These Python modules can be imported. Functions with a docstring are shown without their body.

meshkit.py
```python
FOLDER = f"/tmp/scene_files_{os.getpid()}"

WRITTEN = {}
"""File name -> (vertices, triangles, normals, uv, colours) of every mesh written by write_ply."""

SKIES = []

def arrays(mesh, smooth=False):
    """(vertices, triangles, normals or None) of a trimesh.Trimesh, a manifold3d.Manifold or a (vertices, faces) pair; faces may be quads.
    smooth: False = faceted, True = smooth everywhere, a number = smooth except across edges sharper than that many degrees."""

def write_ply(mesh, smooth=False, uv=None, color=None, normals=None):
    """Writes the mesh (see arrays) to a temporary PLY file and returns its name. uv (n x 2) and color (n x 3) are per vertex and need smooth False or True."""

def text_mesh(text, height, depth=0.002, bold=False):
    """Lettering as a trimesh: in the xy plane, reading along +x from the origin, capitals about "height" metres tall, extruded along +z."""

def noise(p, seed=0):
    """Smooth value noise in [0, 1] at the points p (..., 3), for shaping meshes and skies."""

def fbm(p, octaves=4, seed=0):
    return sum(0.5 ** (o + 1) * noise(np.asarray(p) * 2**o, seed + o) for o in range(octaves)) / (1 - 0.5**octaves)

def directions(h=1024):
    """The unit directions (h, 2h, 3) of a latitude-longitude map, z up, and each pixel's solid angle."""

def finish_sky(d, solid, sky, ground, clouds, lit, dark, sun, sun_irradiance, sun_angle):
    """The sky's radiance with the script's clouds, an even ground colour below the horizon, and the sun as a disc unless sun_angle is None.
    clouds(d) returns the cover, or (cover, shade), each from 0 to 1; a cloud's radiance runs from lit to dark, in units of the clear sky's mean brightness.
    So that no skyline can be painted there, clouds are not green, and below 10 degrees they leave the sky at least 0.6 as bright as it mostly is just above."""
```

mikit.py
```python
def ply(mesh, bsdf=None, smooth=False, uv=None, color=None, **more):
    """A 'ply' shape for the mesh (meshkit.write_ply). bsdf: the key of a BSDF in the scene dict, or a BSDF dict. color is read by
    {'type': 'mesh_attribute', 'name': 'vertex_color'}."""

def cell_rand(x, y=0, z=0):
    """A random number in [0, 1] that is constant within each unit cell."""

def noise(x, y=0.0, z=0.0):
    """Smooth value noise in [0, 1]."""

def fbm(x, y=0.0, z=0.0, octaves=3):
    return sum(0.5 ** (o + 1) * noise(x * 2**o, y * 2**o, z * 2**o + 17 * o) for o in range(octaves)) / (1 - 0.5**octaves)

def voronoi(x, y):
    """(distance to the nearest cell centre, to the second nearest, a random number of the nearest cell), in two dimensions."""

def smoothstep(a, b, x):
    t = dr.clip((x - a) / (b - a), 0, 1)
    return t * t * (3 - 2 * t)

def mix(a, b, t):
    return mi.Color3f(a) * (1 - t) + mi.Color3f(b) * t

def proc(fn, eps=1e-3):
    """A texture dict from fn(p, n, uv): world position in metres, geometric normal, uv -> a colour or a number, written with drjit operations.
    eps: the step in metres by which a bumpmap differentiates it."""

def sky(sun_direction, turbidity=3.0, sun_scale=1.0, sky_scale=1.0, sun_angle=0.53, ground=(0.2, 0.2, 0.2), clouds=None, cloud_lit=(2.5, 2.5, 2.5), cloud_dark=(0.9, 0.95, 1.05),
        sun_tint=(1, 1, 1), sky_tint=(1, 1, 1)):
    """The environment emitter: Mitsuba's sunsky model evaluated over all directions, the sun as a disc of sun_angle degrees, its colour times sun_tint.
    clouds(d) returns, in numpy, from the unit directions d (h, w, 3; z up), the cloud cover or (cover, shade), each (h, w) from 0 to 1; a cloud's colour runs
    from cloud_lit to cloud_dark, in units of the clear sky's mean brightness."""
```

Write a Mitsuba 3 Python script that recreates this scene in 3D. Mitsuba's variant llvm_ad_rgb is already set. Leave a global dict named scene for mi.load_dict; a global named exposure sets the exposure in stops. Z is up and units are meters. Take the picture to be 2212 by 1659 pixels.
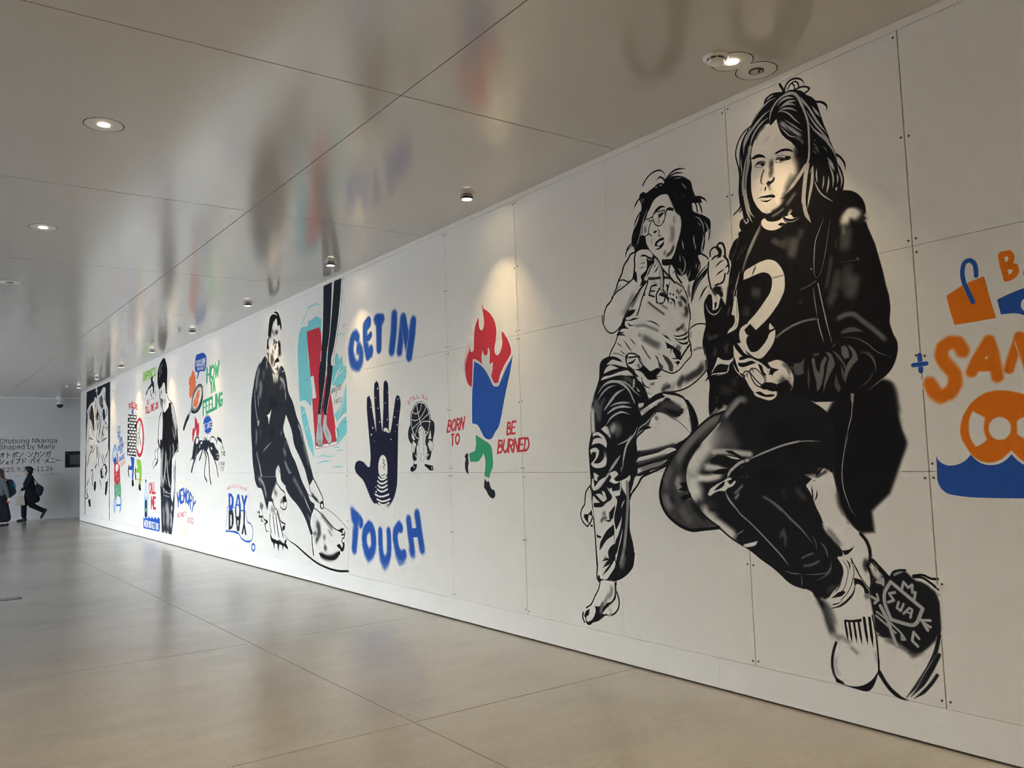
import math, random
import numpy as np
import trimesh
import manifold3d as m3
import mitsuba as mi
import drjit as dr
import mikit, meshkit
from shapely.geometry import Polygon, LineString, box as sbox
from shapely.ops import unary_union

T = mi.ScalarTransform4f
scene, labels = {'type': 'scene'}, {}

# ------------------------------------------------------------------ camera
CAM = [0.0, -4.42132, 1.60902]
scene['camera'] = {
    'type': 'perspective', 'fov_axis': 'x', 'fov': 62.78608, 'near_clip': 0.05, 'far_clip': 500.0,
    'to_world': T().look_at(origin=CAM, target=[-0.80586, -3.83496, 1.69134], up=[0.08616753, -0.0214136, 0.99605]),
}
# ------------------------------------------------------------------ daylight and exposure
SUN = [-0.25, -0.75, 0.75]
scene['sky'] = mikit.sky(SUN, turbidity=4.0, sun_scale=0.0, sky_scale=1.0, ground=(0.42, 0.42, 0.40),
                         clouds=lambda d: (np.full(d.shape[:2], 0.45), np.full(d.shape[:2], 0.25)),
                         cloud_lit=(1.5, 1.5, 1.55), cloud_dark=(0.9, 0.93, 1.0))
exposure = 5.35
LAMP = (1.2, 1.0, 0.72)

# ------------------------------------------------------------------ materials
def bs(name, d):
    scene[name] = d
    return name

def diffuse(name, rgb):
    return bs(name, {'type': 'twosided', 'b': {'type': 'diffuse', 'reflectance': {'type': 'rgb', 'value': list(rgb)}}})

def rough(name, rgb, r=0.5, spec=0.5, metallic=0.0):
    return bs(name, {'type': 'twosided', 'b': {'type': 'principled', 'base_color': {'type': 'rgb', 'value': list(rgb)},
                                               'roughness': r, 'specular': spec, 'metallic': metallic}})

def wall_tone(p, n, uv):
    a = mikit.fbm(p.x * 0.9, p.z * 0.9, 3.0, octaves=3)
    b = mikit.fbm(p.x * 14, p.z * 9, 7.0, octaves=2)
    k = 0.965 + 0.05 * a + 0.02 * (b - 0.5)
    return mi.Color3f(WALL[0], WALL[1], WALL[2]) * k

WALL = (0.80, 0.77, 0.695)
bs('wall_paint', {'type': 'twosided', 'b': {'type': 'diffuse', 'reflectance': mikit.proc(wall_tone)}})
def base_tone(p, n, uv):
    a = mikit.fbm(p.x * 1.5, p.z * 3, 11.0, octaves=3)
    return mi.Color3f(0.81, 0.785, 0.72) * (0.96 + 0.06 * a)
bs('base_paint', {'type': 'twosided', 'b': {'type': 'diffuse', 'reflectance': mikit.proc(base_tone)}})
diffuse('white_wall', (0.66, 0.65, 0.625))
diffuse('dark_gap', (0.02, 0.019, 0.018))
diffuse('back_wall', (0.50, 0.48, 0.45))

bs('ceiling_gloss', {'type': 'twosided', 'b': {'type': 'roughplastic', 'distribution': 'beckmann', 'alpha': 0.028, 'int_ior': 2.2,
    'diffuse_reflectance': {'type': 'rgb', 'value': [0.62, 0.595, 0.55]}}})

def floor_tone(p, n, uv):
    a = mikit.fbm(p.x * 0.8, p.y * 0.8, 1.0, octaves=4)
    b = mikit.fbm(p.x * 5, p.y * 2.2, 4.0, octaves=3)
    c = mikit.fbm(p.x * 40, p.y * 40, 9.0, octaves=2)
    k = 0.82 + 0.22 * a + 0.14 * (b - 0.5) + 0.08 * (c - 0.5)
    return mi.Color3f(0.52, 0.495, 0.455) * k
def floor_rough(p, n, uv):
    return 0.10 + 0.10 * mikit.fbm(p.x * 2.5, p.y * 1.6, 2.0, octaves=3)
bs('floor_concrete', {'type': 'twosided', 'b': {'type': 'roughplastic', 'distribution': 'beckmann', 'alpha': 0.062, 'int_ior': 1.5,
    'diffuse_reflectance': mikit.proc(floor_tone)}})
bs('paint', {'type': 'twosided', 'b': {'type': 'diffuse', 'reflectance': {'type': 'mesh_attribute', 'name': 'vertex_color'}}})
rough('frame_metal', (0.25, 0.25, 0.26), 0.4, 0.5, 0.6)
rough('chrome', (0.55, 0.52, 0.47), 0.18, 0.5, 1.0)
rough('lamp_plate', (0.66, 0.645, 0.61), 0.35)
rough('dark_metal', (0.06, 0.055, 0.05), 0.35, 0.5, 0.6)
rough('white_plastic', (0.78, 0.77, 0.74), 0.35)
rough('smoke_dome', (0.02, 0.02, 0.022), 0.08)
rough('screen_black', (0.018, 0.018, 0.022), 0.25)
diffuse('screw_metal', (0.09, 0.075, 0.055))
bs('window_glass', {'type': 'thindielectric', 'int_ior': 1.5})
bs('lamp_glow', {'type': 'diffuse', 'reflectance': {'type': 'rgb', 'value': [0.8, 0.8, 0.8]}})
diffuse('text_black', (0.022, 0.022, 0.024))
diffuse('text_grey', (0.40, 0.40, 0.40))

# ------------------------------------------------------------------ helpers
def numbered(key):
    if key not in scene and not any(k.startswith(key + '__') for k in scene):
        return key
    i = 1
    while True:
        k = f'{key}_{i:03d}'
        if k not in scene and not any(x.startswith(k + '__') for x in scene):
            return k
        i += 1

def tag(key, label=None, category=None, group=None, kind=None):
    e = labels.setdefault(key, {})
    if label: e['label'] = label
    if category: e['category'] = category
    if group: e['group'] = group
    if kind: e['kind'] = kind
    return key

def obj(name, mesh, bsdf, parent=None, smooth=False, color=None, **more):
    key = (parent + '__' + name) if parent else name
    key = numbered(key)
    scene[key] = mikit.ply(mesh, bsdf, smooth=smooth, color=color, **more)
    return key

def struct(name, mesh, bsdf, label=None, smooth=False):
    key = obj(name, mesh, bsdf, smooth=smooth)
    return tag(key, label, kind='structure')

def bx(x0, x1, y0, y1, z0, z1, bev=0.0):
    if bev <= 0:
        m = trimesh.creation.box(extents=[x1 - x0, y1 - y0, z1 - z0])
        m.apply_translation([(x0 + x1) / 2, (y0 + y1) / 2, (z0 + z1) / 2])
        return m
    pts = []
    for sx in (0, 1):
        for sy in (0, 1):
            for sz in (0, 1):
                c = np.array([(x0, x1)[sx], (y0, y1)[sy], (z0, z1)[sz]])
                d = np.array([bev * (1 - 2 * sx), bev * (1 - 2 * sy), bev * (1 - 2 * sz)])
                for a in range(3):
                    q = c + d
                    q[a] = c[a]
                    pts.append(q)
    return trimesh.convex.convex_hull(np.array(pts))

def cat(ms):
    return trimesh.util.concatenate(ms)

def lathe(profile, n=32, at=(0, 0, 0)):
    m = trimesh.creation.revolve(np.array(profile, float), sections=n)
    m.apply_translation(at)
    return m

# ------------------------------------------------------------------ the room
X_FAR, X_NEAR, Y_WIN, ZC = -31.12, 5.0, -10.2, 3.93
X_END = -28.755
seam_x = [-2.336 - 1.2075 * k for k in range(-6, 22)]
seam_x = [x for x in seam_x if -28.3 < x < 4.6]
SEAM_W = {0: 0.0034, 1: 0.0030, 3: 0.0026, 4: 0.0014, 6: 0.0016}      # visible joints, the rest are filled almost flush
rows = [0.210, 1.439, 2.659, 3.879]
ZSEAM = [1.439, 2.659]

def seam_gap(x):
    k = round((-2.336 - x) / 1.2075)
    return SEAM_W.get(k, 0.0007)

wall = 'wall_right'
struct(wall, bx(X_END, X_NEAR, 0.024, 0.14, 0.012, ZC), 'dark_gap', 'long temporary wall of white boards carrying the painted mural')
xs = [4.9] + seam_x + [X_END]
npan = 0
for j in range(3):
    for i in range(len(xs) - 1):
        x1, x0 = xs[i] - (seam_gap(xs[i]) if i else 0), xs[i + 1] + (seam_gap(xs[i + 1]) if i + 2 < len(xs) else 0)
        gz = 0.0011 if xs[i] > -9 else 0.0006
        obj('panel', bx(x0, x1, 0, 0.024, rows[j] + gz, rows[j + 1] - gz), 'wall_paint', wall)
# skirting pieces and thin ceiling strip, 2.42 m long each
bj = [4.9] + [1.0 - 2.4225 * k for k in range(0, 13)]
bj = [x for x in bj if x > X_END + .5] + [X_END]
for i in range(len(bj) - 1):
    proud = -20.9 < bj[i] - 0.3 and False
    y0 = -0.0005
    if -25.9 < bj[i + 1] < -20.9 + 0.2 and bj[i] < -20.0:
        y0 = -0.012
    obj('skirting_board', bx(bj[i + 1] + 0.0006, bj[i] - 0.0006, y0, 0.024, 0.013, 0.2095), 'base_paint', wall)
tj = [4.9, 0.41, -2.0, -4.432, -6.757, -9.18, -11.6, -14.0, -16.4, -18.9, -21.3, -23.7, -26.1, X_END]
for i in range(len(tj) - 1):
    obj('top_strip', bx(tj[i + 1] + 0.0008, tj[i] - 0.0008, -0.0005, 0.024, 3.8805, 3.9285), 'wall_paint', wall)
# screws
sc = trimesh.creation.cylinder(radius=0.0062, height=0.004, sections=8)
sc.apply_transform(trimesh.transformations.rotation_matrix(math.pi / 2, [1, 0, 0]))
scply = mikit.ply(sc, 'screw_metal')
rng = random.Random(5)
ns = 0
for x in [s for s in seam_x if -12.5 < s < 0.5 and round((-2.336 - s) / 1.2075) not in (-2, -1, 2, 5)]:
    for z in (0.245, 0.85, 1.405, 1.475, 2.06, 2.625, 2.695, 3.27, 3.85):
        for s in (-1, 1):
            if rng.random() < (0.12 if x > -10 else 0.4):
                continue
            k = numbered(wall + '__screw')
            scene[k] = {**scply, 'to_world': T().translate([x + s * 0.022 + rng.uniform(-.003, .003), -0.0004, z + rng.uniform(-.006, .006)])}

# ceiling panels
struct('ceiling', bx(X_FAR, X_NEAR, Y_WIN, 1.5, ZC + 0.012, ZC + 0.15), 'dark_gap', 'glossy white panelled ceiling reflecting the mural')
cx = [4.9] + [4.243 - 2.953 * k for k in range(0, 12)] + [X_FAR]
cy = [1.5, -1.868, -5.62, Y_WIN]
for i in range(len(cx) - 1):
    for j in range(3):
        obj('ceiling_panel', bx(cx[i + 1] + 0.0035, cx[i] - 0.0035, cy[j + 1] + 0.0035, cy[j] - 0.0035, ZC, ZC + 0.02, 0.0015), 'ceiling_gloss', 'ceiling')
# floor slabs
struct('floor', bx(X_FAR, X_NEAR, Y_WIN, 1.5, -0.15, -0.012), 'dark_gap', 'polished grey concrete floor with saw cut joints')
fx = [4.9, 1.27, -1.68, -4.638, -7.588, -13.47, -16.42, -19.37, -22.32, -25.27, -28.22, X_FAR]
for i in range(len(fx) - 1):
    for j in range(3):
        obj('slab', bx(fx[i + 1] + 0.0028, fx[i] - 0.0028, cy[j + 1] + 0.0028, cy[j] - 0.0028, -0.03, 0.0, 0.002), 'floor_concrete', 'floor')
# far wall, back wall, window wall
struct('wall_far', bx(X_FAR - 0.15, X_FAR, Y_WIN, 1.5, 0, ZC), 'white_wall', 'plain white end wall with exhibition lettering')
struct('wall_recess', bx(X_FAR, X_NEAR, 1.5, 1.65, 0, ZC), 'white_wall')
struct('wall_back', bx(X_NEAR, X_NEAR + 0.15, Y_WIN, 0.2, 0, ZC), 'back_wall')
WIN = (-26.0, -10.0)
struct('wall_left', cat([bx(WIN[1], X_NEAR, Y_WIN - 0.2, Y_WIN, 0, ZC), bx(X_FAR, WIN[0], Y_WIN - 0.2, Y_WIN, 0, ZC),
                         bx(WIN[0], WIN[1], Y_WIN - 0.2, Y_WIN, 3.6, ZC), bx(WIN[0], WIN[1], Y_WIN - 0.2, Y_WIN, 0, 0.06)]), 'back_wall')
nb = 8
wx = np.linspace(WIN[0], WIN[1], nb + 1)
for i in range(nb):
    w = numbered('window_' + str(i + 1))
    a, b = wx[i], wx[i + 1]
    fr = cat([bx(a, a + .05, Y_WIN - .13, Y_WIN - .05, .06, 3.6), bx(b - .05, b, Y_WIN - .13, Y_WIN - .05, .06, 3.6),
              bx(a + .05, b - .05, Y_WIN - .13, Y_WIN - .05, .06, .12), bx(a + .05, b - .05, Y_WIN - .13, Y_WIN - .05, 3.54, 3.6)])
    obj('window_frame', fr, 'frame_metal', w)
    obj('pane', trimesh.Trimesh([[a + .05, Y_WIN - .09, .12], [b - .05, Y_WIN - .09, .12], [b - .05, Y_WIN - .09, 3.54], [a + .05, Y_WIN - .09, 3.54]], [[0, 1, 2], [0, 2, 3]], process=False), 'window_glass', w)
    tag(w, kind='structure')
# pavement outside
struct('ground_outside', bx(-80, 60, -80, Y_WIN - 0.2, -0.3, -0.02), 'white_wall')

# ------------------------------------------------------------------ wall paint: outlines, brush strokes and sprayed strokes, in millimetres on the wall
INK = {'k': (0.017, 0.017, 0.019), 'K': (0.021, 0.022, 0.025), 'w': (0.81, 0.782, 0.71), 'p': (0.86, 0.80, 0.71), 'b': (0.035, 0.105, 0.40), 'n': (0.02, 0.03, 0.10),
       'r': (0.58, 0.055, 0.075), 'o': (0.80, 0.20, 0.02), 'g': (0.06, 0.36, 0.19), 'l': (0.26, 0.56, 0.08), 'c': (0.22, 0.60, 0.60), 'y': (0.85, 0.70, 0.28),
       'e': (0.83, 0.21, 0.09), 's': (0.36, 0.55, 0.80), 'v': (0.024, 0.025, 0.048), 'd': (0.030, 0.034, 0.043), 'm': (0.14, 0.38, 0.22)}
G22 = 2.2

def ink(c):
    if isinstance(c, str) and c[0] == 'q':                     # q00 .. q99: grey paint by lightness
        return np.array([0.82, 0.81, 0.79]) * (int(c[1:]) / 100.0) ** G22
    return np.array(INK[c])

def catmull(P, closed, step):
    """A smooth curve through the points; a point where the outline turns sharply stays a corner."""
    P = np.asarray(P, float)
    n = len(P)
    if n < 3:
        return P
    A = np.roll(P, 1, 0) if closed else np.vstack([2 * P[0] - P[1], P[:-1]])
    B = np.roll(P, -1, 0) if closed else np.vstack([P[1:], 2 * P[-1] - P[-2]])
    d0, d1 = P - A, B - P
    l0, l1 = np.linalg.norm(d0, axis=1) + 1e-9, np.linalg.norm(d1, axis=1) + 1e-9
    cos = (d0 * d1).sum(1) / (l0 * l1)
    tan = (d0 / l0[:, None] * l1[:, None] + d1 / l1[:, None] * l0[:, None]) / (l0 + l1)[:, None]
    corner = cos < 0.45
    out = []
    m = n if closed else n - 1
    for i in range(m):
        j = (i + 1) % n
        L = l1[i]
        t0 = d1[i] / L if corner[i] else tan[i]
        t1 = d1[i] / L if corner[j] else tan[j]
        k = int(max(1, min(14, L / step)))
        t = (np.arange(k) / k)[:, None]
        h00, h10, h01, h11 = 2 * t**3 - 3 * t**2 + 1, t**3 - 2 * t**2 + t, -2 * t**3 + 3 * t**2, t**3 - t**2
        out.append(h00 * P[i] + h10 * L * t0 + h01 * P[j] + h11 * L * t1)
    if not closed:
        out.append(P[-1:])
    return np.vstack(out)

def poly_of(pts, holes, step, straight=False):
    p = Polygon(pts, holes) if straight else Polygon(catmull(pts, True, step), [catmull(h, True, step) for h in holes])
    return p if p.is_valid else p.buffer(0)

def stroke_outline(c, w):
    """The outline of a brush stroke of widths w along c as a polygon."""
    n = len(c)
    t = np.gradient(c, axis=0) if n > 2 else np.repeat(c[1:] - c[:-1], 2, 0)
    t /= np.linalg.norm(t, axis=1, keepdims=True) + 1e-9
    nn = np.stack([-t[:, 1], t[:, 0]], 1)
    parts = []
    L, R = c + nn * w[:, None] / 2, c - nn * w[:, None] / 2
    for i in range(n - 1):
        q = Polygon([L[i], L[i + 1], R[i + 1], R[i]])
        if q.is_valid and q.area > 0:
            parts.append(q)
        else:
            parts.append(LineString([c[i], c[i + 1]]).buffer(max((w[i] + w[i + 1]) / 4, .2), 3))
    from shapely.geometry import Point
    for i in range(n):
        if w[i] > 0.6:
            parts.append(Point(c[i]).buffer(w[i] / 2, 4))
    return unary_union(parts).simplify(0.15)

def widths(c, w, taper):
    s = np.concatenate([[0], np.cumsum(np.linalg.norm(np.diff(c, axis=0), axis=1))])
    s = s / max(s[-1], 1e-9)
    k = np.ones(len(c))
    if taper & 1: k = np.minimum(k, np.clip(s / 0.34, 0.1, 1) ** 0.75)
    if taper & 2: k = np.minimum(k, np.clip((1 - s) / 0.34, 0.1, 1) ** 0.75)
    return w * k

def seg_dist(c, X):
    """Distance of the points X to the polyline c, and where along it (0 .. 1) the nearest point lies."""
    best, at = np.full(len(X), 1e18), np.zeros(len(X))
    s = np.concatenate([[0], np.cumsum(np.linalg.norm(np.diff(c, axis=0), axis=1))])
    for i in range(len(c) - 1):
        d = c[i + 1] - c[i]
        l2 = d @ d + 1e-12
        t = np.clip(((X - c[i]) @ d) / l2, 0, 1)
        q = ((X - c[i] - t[:, None] * d) ** 2).sum(1)
        b = q < best
        best[b], at[b] = q[b], (s[i] + t * math.sqrt(l2))[b]
    return np.sqrt(best), at / max(s[-1], 1e-9), s[-1]

LAYERS = []          # everything painted so far, bottom first: (bounds, coverage function, colour)

def under(X):
    """The colour of the wall at the points X, all layers mixed as paint."""
    col = np.tile(np.array(WALL) ** (1 / G22), (len(X), 1))
    for (b, f, c) in LAYERS:
        m = (X[:, 0] >= b[0]) & (X[:, 0] <= b[2]) & (X[:, 1] >= b[1]) & (X[:, 1] <= b[3])
        if m.any():
            a = f(X[m])[:, None]
            col[m] = col[m] * (1 - a) + c ** (1 / G22) * a
    return col ** G22

def smooth01(t):
    t = np.clip(t, 0, 1)
    return t * t * (3 - 2 * t)

import shapely
from shapely.prepared import prep

class Coat:
    """The paint of one part: sheets that lie on each other by a tenth of a millimetre."""
    def __init__(self):
        self.v, self.f, self.c, self.n = [], [], [], 0
    def add(self, xz, faces, col, layer):
        if len(faces) == 0:
            return
        xz = np.asarray(xz, float)
        y = -(0.00015 + 0.00002 * layer)
        self.v.append(np.stack([xz[:, 0] / 1000, np.full(len(xz), y), xz[:, 1] / 1000], 1))
        self.f.append(np.asarray(faces) + self.n)
        self.c.append(np.broadcast_to(col, (len(xz), 3)))
        self.n += len(xz)
    def mesh(self):
        return trimesh.Trimesh(np.vstack(self.v), np.vstack(self.f), process=False), np.vstack(self.c)

def tri(poly):
    import mapbox_earcut as ec
    out = []
    for g in getattr(poly, 'geoms', [poly]):
        if g.geom_type != 'Polygon' or g.area < 0.5:
            continue
        rings = [np.array(g.exterior.coords)[:-1]] + [np.array(r.coords)[:-1] for r in g.interiors]
        v = np.vstack(rings)
        f = ec.triangulate_float64(v, np.cumsum([len(r) for r in rings]).astype(np.uint32)).reshape(-1, 3)
        out.append((v, f, len(rings[0])))
    return out

SEAM_CUT = []
for _x in seam_x:
    _g = seam_gap(_x) * 1000
    if _g > 1.2:
        SEAM_CUT.append(sbox(_x * 1000 - _g, 0, _x * 1000 + _g, 4000))
SEAM_CUT += [sbox(-9500, z * 1000 - 1.1, 4000, z * 1000 + 1.1) for z in ZSEAM]
SEAM_CUT = unary_union(SEAM_CUT)

STACK = []           # (bounds, outline, height in the stack) of everything painted

def stacked(shape):
    """One more than the highest paint that this shape lies on."""
    a = shape.bounds
    lay = 0
    for (b, g, h) in STACK:
        if h > lay and a[0] <= b[2] and b[0] <= a[2] and a[1] <= b[3] and b[1] <= a[3] and g.intersects(shape):
            lay = h
    STACK.append((a, shape, lay + 1))
    return lay + 1

def paint(op, coat):
    kind, col = op[0], ink(op[1])
    if kind in 'FL':
        if kind == 'F':
            soft, pts, holes = op[2], op[3], op[4] if len(op) > 4 else []
            pol = poly_of(pts, holes, 7.0, soft < 0)
        else:
            w, pts, taper = op[2], op[3], op[4] if len(op) > 4 else 0
            soft = op[5] if len(op) > 5 else 0
            c = catmull(pts, False, max(6.0, w * 0.35)) if len(pts) > 2 else np.asarray(pts, float)
            if len(pts) == 2:
                c = np.asarray(pts[0], float) + (np.asarray(pts[1], float) - np.asarray(pts[0], float)) * np.linspace(0, 1, 7)[:, None]
            pol = stroke_outline(c, widths(c, w, taper))
        if pol.is_empty:
            return
        lay = stacked(pol if soft <= 0 else pol.buffer(soft * .5, 4))
        if soft <= 0:
            cut = pol.difference(SEAM_CUT) if pol.intersects(SEAM_CUT) else pol
            for v, f, _ in tri(cut):
                coat.add(v, f, col, lay)
            pp = pol
            LAYERS.append((pol.bounds, lambda X, pp=pp: shapely.contains_xy(pp, X[:, 0], X[:, 1]).astype(float), col))
            return
        inner = pol.buffer(-soft * 0.5, 4).simplify(0.4)
        rings = [(0.5 - 1.0 * k / 4) for k in range(5)]           # 0.5 .. -0.5 of the soft width, outwards to inwards
        shells = [pol.buffer(soft * r, 4).simplify(0.4) for r in rings]
        for k in range(4):
            band = shells[k].difference(shells[k + 1])
            for v, f, ne in tri(band):
                # how far in each vertex lies
                d = shapely.distance(shells[k].boundary, shapely.points(v))
                isin = d > soft * 0.06
                a = np.where(isin, smooth01((k + 1) / 4), smooth01(k / 4))[:, None]
                u = under(v) ** (1 / G22)
                coat.add(v, f, (u * (1 - a) + col ** (1 / G22) * a) ** G22, lay)
        for v, f, _ in tri(shells[4]):
            coat.add(v, f, col, lay)
        sb = shells[0]
        def cov(X, sb=sb, soft=soft):
            ins = shapely.contains_xy(sb, X[:, 0], X[:, 1])
            a = np.zeros(len(X))
            if ins.any():
                a[ins] = smooth01(shapely.distance(sb.boundary, shapely.points(X[ins])) / soft)
            return a
        LAYERS.append((sb.bounds, cov, col))
        return
    # sprayed stroke, densest along its middle
    alpha, w, pts, taper = op[2] / 100.0, op[3], op[4], op[5] if len(op) > 5 else 3
    c = catmull(pts, False, max(7.0, w * 0.16)) if len(pts) > 2 else np.asarray(pts[0], float) + (np.asarray(pts[1], float) - np.asarray(pts[0], float)) * np.linspace(0, 1, max(3, int(np.linalg.norm(np.subtract(pts[1], pts[0])) / max(8.0, w * .2))))[:, None]
    total = np.linalg.norm(np.diff(c, axis=0), axis=1).sum()
    r = w / 2
    def cov(X, c=c, r=r, alpha=alpha, taper=taper):
        d, s, L = seg_dist(c, X)
        a = smooth01((1 - d / r) * 1.3) * alpha
        e = min(0.25 * L, 1.3 * r) + 1e-6
        if taper & 1: a = a * smooth01(s * L / e * 0.8 + 0.15)
        if taper & 2: a = a * smooth01((1 - s) * L / e * 0.8 + 0.15)
        return a
    lay = stacked(LineString(c).buffer(r, 4))
    # extend by the round ends
    t0, t1 = c[0] - c[1], c[-1] - c[-2]
    t0, t1 = t0 / (np.linalg.norm(t0) + 1e-9), t1 / (np.linalg.norm(t1) + 1e-9)
    ce = np.vstack([c[0] + t0 * r, c[0] + t0 * r * .5, c, c[-1] + t1 * r * .5, c[-1] + t1 * r])
    tt = np.gradient(ce, axis=0)
    tt /= np.linalg.norm(tt, axis=1, keepdims=True) + 1e-9
    nn = np.stack([-tt[:, 1], tt[:, 0]], 1)
    offs = np.array([-1, -.7, -.45, -.22, 0, .22, .45, .7, 1]) * r
    grid = ce[:, None] + nn[:, None] * offs[None, :, None]
    X = grid.reshape(-1, 2)
    a = cov(X)[:, None]
    u = under(X) ** (1 / G22)
    cc = (u * (1 - a) + col ** (1 / G22) * a) ** G22
    m = len(offs)
    i, j = np.meshgrid(np.arange(len(ce) - 1), np.arange(m - 1), indexing='ij')
    q = np.stack([i * m + j, i * m + j + 1, (i + 1) * m + j + 1, (i + 1) * m + j], -1).reshape(-1, 4)
    keep = (a[q, 0].max(1) > 0.004)
    q = q[keep]
    coat.add(X, np.vstack([q[:, [0, 1, 2]], q[:, [0, 2, 3]]]), cc, lay)
    b = (X[:, 0].min(), X[:, 1].min(), X[:, 0].max(), X[:, 1].max())
    LAYERS.append((b, cov, col))

def pairs(s):
    a = [int(t) for t in s.split()]
    return [(a[i], a[i + 1]) for i in range(0, len(a), 2)]

def parse(line, ox):
    """One line of a drawing: kind colour numbers | x z x z ... | hole ..., x counted from ox."""
    head, *rings = line.split('|')
    h = head.split()
    rings = [[(x + ox, z) for x, z in pairs(r)] for r in rings]
    if h[0] == 'F': return ('F', h[1], float(h[2]), rings[0], rings[1:])
    if h[0] == 'L': return ('L', h[1], float(h[2]), rings[0], int(h[3]), float(h[4]) if len(h) > 4 else 0)
    return ('S', h[1], float(h[2]), float(h[3]), rings[0], int(h[4]))

def mural(thing, label, category, ox, parts, group=None):
    key = numbered(thing)
    for pname, text in parts:
        coat = Coat()
        for line in text.strip().split('\n'):
            paint(parse(line, ox), coat)
        if coat.v:
            mesh, col = coat.mesh()
            obj(pname, mesh, 'paint', key, color=col)
    tag(key, label, category, group)
    return key

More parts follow.
